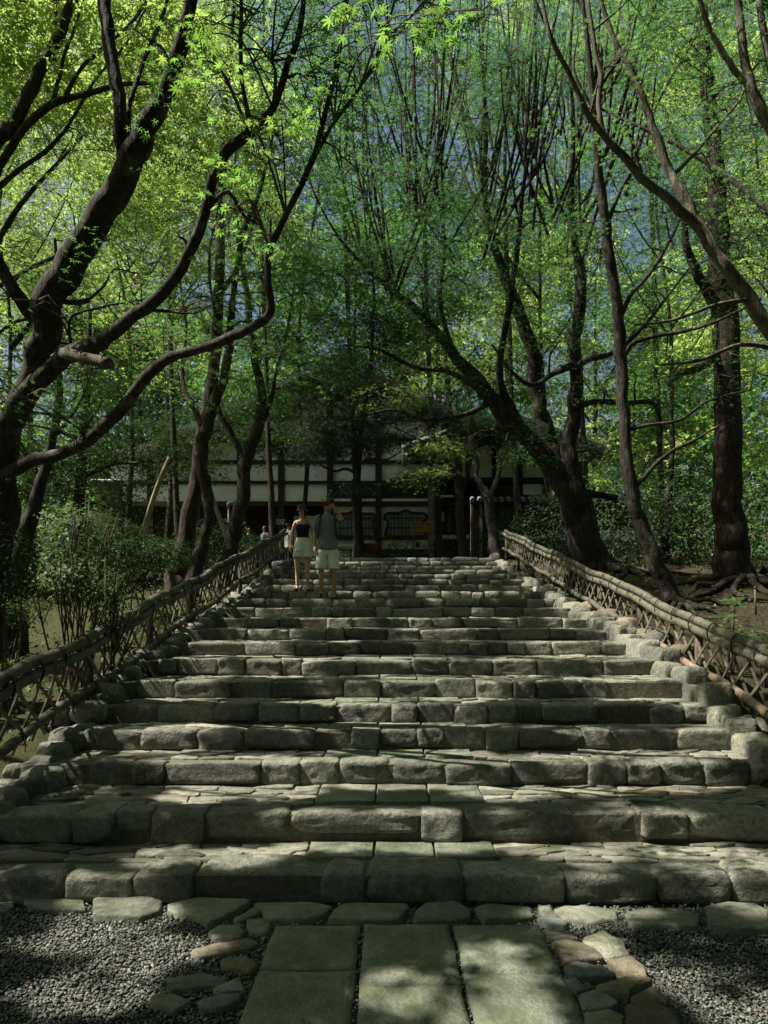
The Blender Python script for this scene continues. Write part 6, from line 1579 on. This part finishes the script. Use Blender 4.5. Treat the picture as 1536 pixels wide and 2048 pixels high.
bush('small_tree_bush', 'bushy young evergreen growing behind the top of the left fence', 'bush', (at(520, 1040, 21.5)[0], 21.0, 3.5), (.8, .6, .45), 1700, 'ever', 'oval', .055, 44, 8, hollow=.2, lumpy=.6)

# low ground cover of small leaves on the slopes
rg = np.random.default_rng(19); n = 9000
gxx = np.r_[rg.uniform(-10, -2.95, n), rg.uniform(3.3, 9, n // 2)]; gyy = np.r_[rg.uniform(5.4, 19, n), rg.uniform(6, 19, n // 2)]
dn = fbm(np.c_[gxx * .9, gyy * .9, gxx * 0 + 4], 3)
lim_ = np.where((gxx < -3.6) & (gyy < 8.2) & (gxx > -5.0), .56, .42)
k_ = dn > lim_; gxx, gyy = gxx[k_], gyy[k_]
gzz = ground_z(gxx, gyy) - .02 + rg.random(len(gxx)) ** 2 * .16
Pg = np.c_[gxx, gyy, gzz]
v, f = leaf_cloud(Pg, rg.normal(size=Pg.shape) * .5 + [0, -.2, .9], rg.normal(size=Pg.shape) + [0, 0, .3], rg.uniform(.03, .075, len(Pg)), 'oval'); TRI_COUNT[0] += len(f)
obj('ground_cover', mesh_np('ground_cover', v, None, f, M['azalea'], smooth=False), kind='stuff')

def long_plant(label, pos, n_stem, h, seed, size=.10, leaf='rhodo', group='long-leaved plants on the slopes'):
    r = np.random.default_rng(seed + 900); x, y = pos; g0 = gz(x, y); root = empty('leafy_plant', (x, y, g0), label, 'plant', group)
    tpl = {}
    lv, lf = TPL['long']
    me = mesh_np('leaf', lv * size, None, lf, M[leaf], smooth=True)
    for s in range(n_stem):
        e = np.array([r.normal() * .13, r.normal() * .11, h * r.uniform(.35, 1.05)])
        m = MB(); m.tube([(e[0] * .15, e[1] * .15, -.04), (e[0] * .5, e[1] * .5, e[2] * .55), tuple(e)], [.006, .005, .003], 5); m.build('stem', M['twig'], root, smooth=True, recalc=False)
        nl = r.integers(6, 10); a0 = r.uniform(0, 6)
        for k in range(nl):
            o = obj('leaf', me, root, e + np.array([0, 0, -.012 * k * .6]))
            o.rotation_euler = (r.uniform(-.1, .55) * (1 if k % 2 else .7), r.normal() * .3, a0 + k * 2.4); o.scale = (r.uniform(.75, 1.2),) * 3
long_plant('bright long-leaved plant by the stake behind the right fence', (at(1462, 1290, 8.0)[0], 8.0), 12, .80, 1, .115)
long_plant('long-leaved plant at the right edge behind the top rail', (at(1530, 1320, 7.4)[0], 7.4), 9, .56, 2, .11)
long_plant('pale long-leaved seedling on the sunny moss left of the fence', (at(100, 1262, 7.0)[0], 7.0), 2, .16, 3, .11)
long_plant('long-leaved seedling on the moss at the left edge', (at(35, 1255, 7.3)[0], 7.3), 3, .16, 4, .11)
long_plant('long-leaved seedling at the foot of the rounded bush', (at(60, 1215, 8.0)[0], 8.0), 4, .22, 5, .10)
long_plant('green sprig poking through the lattice of the left fence', (at(330, 1245, 9.0)[0] , 9.0), 4, .35, 6, .085)
long_plant('leafy sprig by the middle of the left fence', (at(395, 1215, 10.5)[0] - .05, 10.5), 4, .34, 7, .085)
long_plant('small leafy plant between the roots by the right fence', (at(1210, 1190, 11.2)[0], 11.2), 4, .25, 8, .085)

# fallen leaves scattered over the steps, court and wood floor
rf_ = np.random.default_rng(13); N = 1500
fx = rf_.uniform(-9, 9, N); fy = rf_.uniform(2.6, 18, N); fx[:260] = rf_.uniform(-2.4, 2.4, 260); fy[:260] = rf_.uniform(2.6, 4.2, 260)
fzv = np.where((np.abs(fx - .2) < 2.5), 0, 1)
Zs = np.array([gz(a, b) for a, b in zip(fx, fy)])
step_z = np.array([([0] + SZ)[int(np.searchsorted(SD, b + -.06))] for b in fy])
on_steps = (fx > XL) & (fx < XR)
P = np.stack([fx, fy, np.where(on_steps | (fy < 4.2), np.where(fy < 4.2, .032, step_z + .012), Zs + .0)], -1)
sz = np.where(on_steps | (fy < 4.3), .018, .032) * rf_.uniform(.7, 1.3, N)
keep = ~(on_steps & (rf_.random(N) < .55))
v, f = leaf_cloud(P[keep], np.array([0, 0, 1.]) + rf_.normal(size=(keep.sum(), 3)) * .3, rf_.normal(size=(keep.sum(), 3)), sz[keep], 'star')
obj('fallen_leaves', mesh_np('fallen_leaves', v, None, f, M['dead'], smooth=False), kind='stuff')

# ------------------------------------------------------------------ people
M['skin_m'] = plain_mat('skin', (0.42, 0.25, 0.17), 0.55, .03, 40, .03, dark=(0.36, 0.205, 0.135))
M['skin_w'] = plain_mat('fair_skin', (0.50, 0.32, 0.225), 0.55, .03, 40, .03, dark=(0.44, 0.27, 0.185))
M['hair'] = plain_mat('dark_hair', (0.020, 0.014, 0.010), 0.5, .2, 60, .3)
M['henley'] = plain_mat('grey_green_shirt', (0.15, 0.19, 0.185), 0.95, .06, 90, .2)
M['shorts'] = plain_mat('pale_shorts', (0.68, 0.72, 0.64), 0.9, .05, 70, .15)
M['lace'] = plain_mat('cream_shorts', (0.78, 0.82, 0.74), 0.9, .04, 110, .25)
M['black_cloth'] = plain_mat('black_cloth', (0.012, 0.012, 0.014), 0.9, .1, 70, .15)
M['pack'] = plain_mat('dark_teal_pack', (0.018, 0.034, 0.036), 0.8, .1, 40, .15)
M['hat'] = plain_mat('brown_hat', (0.085, 0.060, 0.045), 0.9, .1, 70, .2)
M['shoe'] = plain_mat('black_shoe', (0.018, 0.018, 0.02), 0.6, .1, 30, .1)
M['phone'] = plain_mat('red_phone', (0.11, 0.014, 0.010), 0.35, .05, 10, .0, spec=.5)
M['lens'] = plain_mat('lens', (0.01, 0.01, 0.012), 0.1, .05, 10, .0, spec=.6)
M['blue_cloth'] = plain_mat('navy_cloth', (0.03, 0.045, 0.11), 0.9, .2, 25, .2)
M['print_cloth'] = plain_mat('print_cloth', (0.32, 0.32, 0.34), 0.9, .2, 14, .1, dark=(0.03, 0.03, 0.035))
M['eye'] = plain_mat('eye_dark', (0.02, 0.014, 0.010), 0.2, .0, 10, .0)
M['lip'] = plain_mat('lip', (0.36, 0.15, 0.12), 0.5, .0, 10, .0)
M['tooth'] = plain_mat('tooth', (0.75, 0.73, 0.68), 0.4, .0, 10, .0)

def skin_mesh(joints, edges, mat, lv=2):
    names = list(joints); idx = {n: k for k, n in enumerate(names)}
    me = bpy.data.meshes.new('skeleton'); me.from_pydata([joints[n][:3] for n in names], [(idx[a], idx[b]) for a, b in edges], [])
    o = bpy.data.objects.new('skeleton', me); COL.objects.link(o)
    md = o.modifiers.new('skin', 'SKIN'); md.use_smooth_shade = True
    sub = o.modifiers.new('sub', 'SUBSURF'); sub.levels = lv; sub.render_levels = lv
    sv = me.skin_vertices[0].data
    for k, n in enumerate(names):
        r_ = joints[n][3]; sv[k].radius = r_ if isinstance(r_, tuple) else (r_, r_); sv[k].use_root = (k == 0)
    dg = bpy.context.evaluated_depsgraph_get(); dg.update()
    m2 = bpy.data.meshes.new_from_object(o.evaluated_get(dg))
    v = np.zeros(len(m2.vertices) * 3, np.float32); m2.vertices.foreach_get('co', v); v = v.reshape(-1, 3)
    f = [tuple(p.vertices) for p in m2.polygons]
    bpy.data.objects.remove(o); bpy.data.meshes.remove(me); bpy.data.meshes.remove(m2)
    return v, f

def loft(rings, n=28, fold=.0, seed=0, folds_at=9, capt=False, capb=False):
    """rings: (cx, cy, z, rx, ry)"""
    R = smooth_path([list(r) for r in rings], 4) if len(rings) > 2 else np.array(rings, float)
    a = np.arange(n) * 2 * math.pi / n; V = []
    for k, (cx, cy_, z, rx, ry) in enumerate(R):
        p = np.stack([np.cos(a) * 2 + seed, np.sin(a) * 2, np.full(n, z * folds_at)], -1)
        w = 1 + fold * (fbm(p, 2) - .5) * 2
        e = 2.5
        ca, sa = np.cos(a), np.sin(a); sq = (np.abs(ca) ** e + np.abs(sa) ** e) ** (-1 / e)
        V.append(np.stack([cx + rx * ca * sq * w, cy_ + ry * sa * sq * w, np.full(n, z)], -1))
    m = len(R); V = np.vstack(V)
    F_ = [(k * n + j, k * n + (j + 1) % n, (k + 1) * n + (j + 1) % n, (k + 1) * n + j) for k in range(m - 1) for j in range(n)]
    if capb: F_.append(tuple(range(n))[::-1])
    if capt: F_.append(tuple((m - 1) * n + j for j in range(n)))
    return V, F_

def ellipsoid(c, r, n=12, m=8, zmin=-1.0):
    V, F_ = [], []
    for k in range(m + 1):
        t_ = math.acos(max(-1, zmin)) * k / m
        for j in range(n):
            a = 2 * math.pi * j / n; V.append((c[0] + r[0] * math.sin(t_) * math.cos(a), c[1] + r[1] * math.sin(t_) * math.sin(a), c[2] + r[2] * math.cos(t_)))
    for k in range(m):
        for j in range(n): F_.append((k * n + j, (k + 1) * n + j, (k + 1) * n + (j + 1) % n, k * n + (j + 1) % n))
    return V, F_

def hand(mb, wrist, palm, side, curl, palm_n, s=1.0):
    """palm and five separate bent fingers"""
    w, p = np.array(wrist), np.array(palm); d = (p - w); d /= np.linalg.norm(d); nrm = np.array(palm_n, float); nrm -= d * nrm.dot(d); nrm /= np.linalg.norm(nrm); sx = np.cross(d, nrm) * side
    mb.tube([w - d * .01, w + d * .03, w + d * .075, w + d * .092], np.array([.026, .033, .036, .028]) * s, 10)
    for k, (o, l) in enumerate(((.027, .070), (.009, .080), (-.009, .075), (-.026, .058))):
        b0 = w + d * .080 * s + sx * o * s
        c1 = b0 + (d * math.cos(curl * .4) + nrm * math.sin(curl * .4)) * l * .45 * s
        c2 = c1 + (d * math.cos(curl) + nrm * math.sin(curl)) * l * .32 * s
        c3 = c2 + (d * math.cos(curl * 1.6) + nrm * math.sin(curl * 1.6)) * l * .25 * s
        mb.tube([b0 - d * .02, b0, c1, c2, c3], np.array([.009, .0095, .0085, .0078, .0055]) * s, 7)
    b0 = w + d * .03 * s + sx * .030 * s; c1 = b0 + (d * .6 + sx * .65 + nrm * .3) * .036 * s; c2 = c1 + (d * .85 + sx * .2 + nrm * .45) * .030 * s
    mb.tube([b0 - sx * .012, b0, c1, c2], np.array([.012, .0125, .0105, .007]) * s, 7)

def person(label, loc, rotz, H, fem, arms, cloth, hair, head_tilt=0.0, head_turn=0.0, group=None, skin='skin_m', fingers=True):
    k = H / 1.73; w = .88 if fem else 1.0
    root = empty('person', loc, label, 'person', group); root.rotation_euler = (0, 0, rotz)
    hp = 1.08 if fem else 1.0
    J = {'pelvis': (0, 0, .93, (.125 * hp, .10)), 'waist': (0, .005, 1.07, (.115 * w, .088)), 'chest': (0, 0, 1.25, (.138 * w, .10)), 'upper': (0, .008, 1.37, (.125 * w, .085)),
         'neck0': (0, .012, 1.455, (.056 * w, .056)), 'neck': (0, -.002, 1.515, (.050 * w, .054))}
    E = [('pelvis', 'waist'), ('waist', 'chest'), ('chest', 'upper'), ('upper', 'neck0'), ('neck0', 'neck')]
    # head: jaw, cheeks, brow, crown; tilted back and turned
    hc = np.array([0, -.002, 1.515])
    ct, st = math.cos(head_tilt), math.sin(head_tilt); cu, su = math.cos(head_turn), math.sin(head_turn)
    def hp_(x, y, z):
        y, z = y * ct + z * st, -y * st + z * ct
        x, y = x * cu - y * su, x * su + y * cu
        return (hc[0] + x, hc[1] + y, hc[2] + z)
    J['jaw'] = hp_(0, -.022, .050) + ((.052, .062),); J['cheek'] = hp_(0, -.014, .095) + ((.066, .080),); J['brow'] = hp_(0, -.004, .145) + ((.070, .088),); J['crown'] = hp_(0, .004, .188) + ((.052, .064),)
    E += [('neck', 'jaw'), ('jaw', 'cheek'), ('cheek', 'brow'), ('brow', 'crown')]
    for s, nm in ((-1, 'l'), (1, 'r')):
        sh = .165 * w; J['sh' + nm] = (s * sh, .008, 1.405, .052 * w); J['el' + nm] = arms[nm][0] + (.037 * w,); J['fo' + nm] = tuple((np.array(arms[nm][0]) * .62 + np.array(arms[nm][1]) * .38)) + (.036 * w,); J['wr' + nm] = arms[nm][1] + (.025 * w,)
        E += [('upper', 'sh' + nm), ('sh' + nm, 'el' + nm), ('el' + nm, 'fo' + nm), ('fo' + nm, 'wr' + nm)]
        hx_ = .088 * hp; ln_ = arms.get('stance', .10)
        J['hip' + nm] = (s * hx_, 0, .84, .083 * hp); J['th' + nm] = (s * (hx_ + .006), -.005, .66, .072); J['kn' + nm] = (s * (ln_ + .004), -.012, .475, .050); J['ca' + nm] = (s * (ln_ + .006), .018, .35, .050 if not fem else .046)
        J['an' + nm] = (s * (ln_ + .008), .018, .085, .033); J['ft' + nm] = (s * (ln_ + .02), -.09, .035, (.036, .026)); J['to' + nm] = (s * (ln_ + .028), -.165, .025, (.030, .018))
        E += [('pelvis', 'hip' + nm), ('hip' + nm, 'th' + nm), ('th' + nm, 'kn' + nm), ('kn' + nm, 'ca' + nm), ('ca' + nm, 'an' + nm), ('an' + nm, 'ft' + nm), ('ft' + nm, 'to' + nm)]
    v, f = skin_mesh(J, E, None)
    # the face: nose, eye sockets, chin
    fwd = np.array(hp_(0, -1, 0)) - hc; up = np.array(hp_(0, 0, 1)) - hc; sdv = np.array(hp_(1, 0, 0)) - hc
    rel = v - hc; a, b_, c_ = rel @ sdv, rel @ fwd, rel @ up
    front = np.clip((b_ - .02) / .05, 0, 1) * (c_ > .01)
    def gauss(x0, z0, sx, sz): return np.exp(-((a - x0) / sx) ** 2 - ((c_ - z0) / sz) ** 2) * front
    v = v + fwd * (gauss(0, .098, .013, .020) * .026 + gauss(0, .118, .010, .02) * .010 - gauss(.03, .125, .016, .011) * .010 - gauss(-.03, .125, .016, .011) * .010 + gauss(0, .035, .022, .014) * .010 + gauss(0, .066, .02, .008) * .006)[:, None]
    mb = MB(); mb.add(v, f)
    if fingers:
        for s, nm in ((-1, 'l'), (1, 'r')): hand(mb, arms[nm][1], arms[nm][2], arms[nm][5], arms[nm][3], arms[nm][4], .95 * (.9 if fem else 1))
    for s in (-1, 1):
        c0 = np.array(hp_(s * .073, .004, .108)); e = ellipsoid(c0, (.008, .014, .026), 8, 6); mb.add(*e)
    def pt(vv): return [(p[0] * k, p[1] * k, p[2] * k) for p in vv]
    mb.v = pt(mb.v); mb.build('body', M[skin], root, smooth=True, recalc=False)
    def part(name, VF, mat, solid=0.0, sub=False):
        m = MB(); m.add(*VF); m.v = pt(m.v); o = m.build(name, M[mat], root, smooth=True, recalc=False)
        if solid: md = o.modifiers.new('th', 'SOLIDIFY'); md.thickness = solid; md.offset = 1
        return o
    for s in (-1, 1):
        part('eye', ellipsoid(hp_(s * .029, -.074, .127), (.010, .006, .005), 8, 6), 'eye')
        m = MB(); m.tube([hp_(s * .014, -.086, .145), hp_(s * .030, -.084, .150), hp_(s * .046, -.070, .145)], .0032, 5); m.v = pt(m.v); m.build('eyebrow', M['hair'], root, smooth=True, recalc=False)
    m = MB(); m.tube([hp_(-.022, -.078, .067), hp_(-.010, -.087, .062), hp_(.010, -.087, .062), hp_(.022, -.078, .067)], .0045, 6); m.v = pt(m.v); m.build('mouth', M['lip'], root, smooth=True, recalc=False)
    if fem:
        m = MB(); m.tube([hp_(-.015, -.087, .066), hp_(0, -.091, .0645), hp_(.015, -.087, .066)], .003, 6); m.v = pt(m.v); m.build('teeth', M['tooth'], root, smooth=True, recalc=False)
    return root, J, hp_, part, pt, k, w

# --- man taking the picture
mx, my = (655 - 776) * 12.82 / F, 12.82
man_arms = {'l': ((-.225, .03, 1.135), (-.215, -.055, .90), (-.212, -.07, .83), .55, (1, -.1, 0), 1), 'r': ((.255, -.17, 1.385), (.140, -.345, 1.530), (.080, -.365, 1.580), 1.15, (-.45, -.5, -.6), -1), 'stance': .105}
man, J, hp_, part, pt, k, w = person('man in a grey-green henley shirt and pale shorts holding up a red phone', (mx, my, 1.92), .06, 1.70, False, man_arms, None, None, .05, .0)
V, F_ = loft([(0, .0, .865, .182, .128), (0, 0, .93, .176, .126), (0, .003, 1.06, .160, .116), (0, .003, 1.22, .172, .122), (0, .006, 1.34, .180, .116), (0, .010, 1.405, .158, .100), (0, .012, 1.445, .105, .082), (0, .010, 1.468, .070, .068)], 36, .045, 1)
V = np.array(V); V[:36, 2] += .02 * np.cos(np.arange(36) / 36 * 4 * math.pi)
part('shirt', (V, F_), 'henley', .004)
for s, nm in ((-1, 'l'), (1, 'r')):
    a, b_ = np.array(J['sh' + nm][:3]), np.array(J['el' + nm][:3]); t1 = a + (b_ - a) * .72 if s < 0 else a + (b_ - a) * .66
    v, q = tube_np(smooth_path([a - (b_ - a) * .06 + [-.05 * s, 0, .006], a, a + (t1 - a) * .5, t1], 4), np.r_[np.linspace(.045, .060, 5), np.linspace(.060, .060, 8)], 16, .05, 3)
    part('sleeve', (v, q), 'henley', .003)
m = MB()
for z in (1.40, 1.37, 1.34): m.add(*ellipsoid((.0, -.112 - (1.40 - z) * .2, z), (.006, .004, .006), 8, 5))
m.v = pt(m.v); m.build('button', M['white'], man, smooth=True, recalc=False)
m = MB(); m.box(-.014, .014, -.119, -.112, 1.325, 1.452, .002); m.v = pt(m.v); m.build('placket', M['henley'], man)
V, F_ = loft([(0, 0, .765, .150, .088), (0, 0, .82, .176, .116), (0, 0, .88, .172, .12), (0, 0, .965, .155, .108)], 32, .03, 5, capb=True); V = list(V); F_ = list(F_)
for s in (-1, 1):
    v2, f2 = loft([(s * .112, -.004, .53, .092, .092), (s * .108, -.004, .62, .094, .096), (s * .098, 0, .74, .096, .106), (s * .088, 0, .84, .090, .112)], 24, .05, 7 + s, 14)
    b0 = len(V); V += list(v2); F_ += [tuple(i2 + b0 for i2 in q) for q in f2]
part('shorts', (V, F_), 'shorts', .004)
for s in (-1, 1):
    c = np.array([s * .128, -.055, .0])
    v, f = loft([(c[0], c[1], .0, .046, .135), (c[0], c[1], .03, .048, .138), (c[0], c[1] + .012, .065, .044, .115), (c[0] - s * .008, c[1] + .05, .10, .040, .062)], 20, .02, 3, capb=True, capt=True)
    part('shoe', (v, f), 'shoe')
V, F_ = ellipsoid(hp_(0, .012, .135), (.082, .098, .082), 20, 10, -.15); part('hair', (V, F_), 'hair')
V, F_ = ellipsoid(hp_(0, -.034, .030), (.040, .046, .020), 14, 8); part('beard', (V, F_), 'hair')
m = MB(); m.box(-.15, .15, .13, .28, 1.02, 1.44, .04); m.v = pt(m.v); m.build('backpack', M['pack'], man, smooth=False)
for s in (-1, 1):
    m = MB()
    pts = smooth_path([(s * .10, .14, 1.40), (s * .115, .06, 1.462), (s * .120, -.04, 1.452), (s * .128, -.112, 1.38), (s * .140, -.128, 1.26), (s * .158, -.10, 1.13), (s * .17, .0, 1.06), (s * .15, .14, 1.06)], 4)
    m.tube(pts, .017, 8); m.v = pt([(p[0] + (.016 * np.sign(p[0] - s * .13) if False else 0), p[1], p[2]) for p in m.v]); m.build('strap', M['pack'], man, smooth=True, recalc=False)
# the phone he holds
pc = np.array([-.01, -.385, 1.598]) * k
ph = empty('phone', np.array([mx, my, 1.92]) + pc, 'phone in a red case held up sideways in front of the man\'s face', 'phone')
m = MB(); m.box(-.082, .082, -.005, .005, -.040, .040, .004); m.build('case', M['phone'], ph)
m = MB(); m.box(-.074, -.050, -.0085, -.0052, .010, .034, .002); m.build('camera_bump', M['phone'], ph)
for (x, z) in ((-.068, .028), (-.056, .017)):
    m = MB(); m.tube([(x, -.0105, z), (x, -.0086, z)], .0045, 10); m.build('lens', M['lens'], ph)
ph.rotation_euler = (math.radians(6), math.radians(-2), .06)

# --- woman beside him
wx, wy = (605 - 776) * 13.72 / F, 13.72
w_arms = {'l': ((-.225, .02, 1.13), (-.238, -.03, .90), (-.240, -.05, .83), .35, (1, -.2, 0), 1), 'r': ((.222, .02, 1.13), (.225, -.045, .90), (.228, -.06, .83), .35, (-1, -.2, 0), -1), 'stance': .098}
wom, J, hp_, part, pt, k, w = person('woman in a brown bucket hat, black crop top and cream lace-hem shorts', (wx, wy, 2.08), .05, 1.57, True, w_arms, None, None, -.28, -.38, skin='skin_w')
V, F_ = loft([(0, 0, 1.10, .122, .094), (0, 0, 1.18, .126, .098), (0, -.008, 1.26, .136, .110), (0, -.004, 1.325, .134, .098), (0, 0, 1.345, .132, .094)], 32, .02, 2); part('crop_top', (V, F_), 'black_cloth', .003)
for s in (-1, 1):
    m = MB(); m.tube(smooth_path([(s * .082, -.088, 1.335), (s * .088, -.070, 1.40), (s * .086, -.01, 1.442), (s * .08, .06, 1.40), (s * .075, .088, 1.335)], 4), .0045, 6); m.v = pt(m.v); m.build('strap', M['black_cloth'], wom, smooth=True, recalc=False)
V, F_ = loft([(0, 0, .775, .145, .085), (0, 0, .83, .174, .118), (0, 0, .90, .166, .118), (0, 0, 1.0, .140, .102), (0, 0, 1.065, .120, .092), (0, 0, 1.085, .122, .094)], 36, .035, 4, capb=True); V = list(V); F_ = list(F_)
for s in (-1, 1):
    n = 40
    v2, f2 = loft([(s * .098, -.002, .70, .098, .106), (s * .096, -.002, .76, .096, .108), (s * .088, 0, .84, .090, .114)], n, .03, 7 + s, 14)
    v2 = np.array(v2); v2[:n, 2] += .012 * np.abs(np.sin(np.arange(n) / n * math.pi * 10)) - .006
    b0 = len(V); V += list(v2); F_ += [tuple(i2 + b0 for i2 in q) for q in f2]
part('shorts', (V, F_), 'lace', .003)
for x0 in (-.008, .010):
    m = MB(); m.tube(smooth_path([(x0, -.100, 1.06), (x0 * 2, -.118, .99), (x0 * 2.4, -.128, .90), (x0 * 2.6, -.130, .84)], 3), .0045, 6); m.v = pt(m.v); m.build('drawstring', M['white'], wom, smooth=True, recalc=False)
for s in (-1, 1):
    c = np.array([s * .122, -.060, .0])
    v, f = loft([(c[0], c[1], .0, .040, .125), (c[0], c[1], .025, .041, .127), (c[0], c[1] - .012, .048, .036, .100), (c[0], c[1] - .02, .058, .026, .07)], 20, .02, 3, capb=True, capt=True); part('shoe', (v, f), 'shoe')
V, F_ = ellipsoid(hp_(0, .022, .105), (.086, .085, .10), 18, 10, -.75); part('hair', (V, F_), 'hair')
hv = []
n = 28
for (rr, zz) in ((.02, .222), (.06, .218), (.082, .200), (.088, .165), (.090, .142), (.098, .130), (.130, .104), (.134, .100), (.130, .099), (.092, .128)):
    for j in range(n):
        a = 2 * math.pi * j / n; hv.append(hp_(rr * math.cos(a) * (1 + .03 * math.sin(3 * a)), .016 + rr * 1.08 * math.sin(a), zz + .012 + .010 * math.sin(2 * a + 1) * (rr > .1) - .32 * rr * math.sin(a)))
m = MB(); m.add(hv, [(i2 * n + j, i2 * n + (j + 1) % n, (i2 + 1) * n + (j + 1) % n, (i2 + 1) * n + j) for i2 in range(9) for j in range(n)] + [tuple(range(n))[::-1]]); m.v = pt(m.v); m.build('hat', M['hat'], wom, smooth=True)
m = MB(); m.tube([hp_(.052 * math.cos(a), .01 + .052 * math.sin(a), -.045 + .012 * math.sin(a)) for a in np.linspace(0, 2 * math.pi, 21)], .0016, 4, False); m.v = pt(m.v); m.build('necklace', M['wood_grey'], wom, recalc=False)

# --- visitors in the shade at the hall, left of the couple
down = lambda dx=0: {'l': ((-.225, .03, 1.13), (-.225, -.05, .90), (-.22, -.07, .83), .5, (1, 0, 0), 1), 'r': ((.225, .03, 1.13), (.225, -.05, .90), (.22, -.07, .83), .5, (-1, 0, 0), -1), 'stance': .09}
for lab, px, d, H, rot, top_, fem in (('visitor in a navy top standing in the shade, left of the printed shirt', 497, 26.4, 1.58, .8, 'blue_cloth', True), ('visitor in a black and white print shirt in the shade left of the signboard', 529, 26.0, 1.60, -.7, 'print_cloth', True), ('dark-haired visitor in a pale shirt at the head of the left fence', 577, 25.6, 1.64, 2.2, 'paper', False)):
    x = (px - 776) * d / F
    pr, J, hp_, part, pt, k, w = person(lab, (x, d, 3.2), rot, H, fem, down(), None, None, .1, 0, group='visitors standing by the hall', fingers=True)
    V, F_ = loft([(0, 0, .84, .165, .118), (0, 0, .95, .156, .112), (0, .003, 1.10, .148, .108), (0, .003, 1.24, .158, .114), (0, .006, 1.35, .165, .108), (0, .010, 1.41, .135, .09), (0, .01, 1.46, .066, .062)], 28, .04, 2); part('shirt', (V, F_), top_, .003)
    for nm in ('l', 'r'):
        a, b_ = np.array(J['sh' + nm][:3]), np.array(J['el' + nm][:3]); v, q = tube_np([a - (b_ - a) * .1, a, a + (b_ - a) * .4, a + (b_ - a) * .75], [.05, .062, .06, .058], 12); part('sleeve', (v, q), top_, .003)
    V, F_ = loft([(0, 0, .80, .166, .12), (0, 0, .95, .15, .105)], 28, .02, 5, capb=True); V = list(V); F_ = list(F_)
    for s in (-1, 1):
        v2, f2 = loft([(s * .10, 0, .06, .06, .066), (s * .10, 0, .45, .07, .078), (s * .09, 0, .84, .088, .11)], 20, .04, 7 + s, 10); b0 = len(V); V += list(v2); F_ += [tuple(i2 + b0 for i2 in q) for q in f2]
    part('trousers', (V, F_), 'black_cloth', .003)
    for s in (-1, 1):
        v, f = loft([(s * .12, -.055, .0, .044, .13), (s * .12, -.055, .03, .046, .13), (s * .12, -.04, .07, .04, .09)], 16, .02, 3, capb=True, capt=True); part('shoe', (v, f), 'shoe')
    V, F_ = ellipsoid(hp_(0, .018, .125), (.083, .094, .088), 16, 8, -.6 if fem else -.2); part('hair', (V, F_), 'hair')
print('TRIS all counted', TRI_COUNT[0])
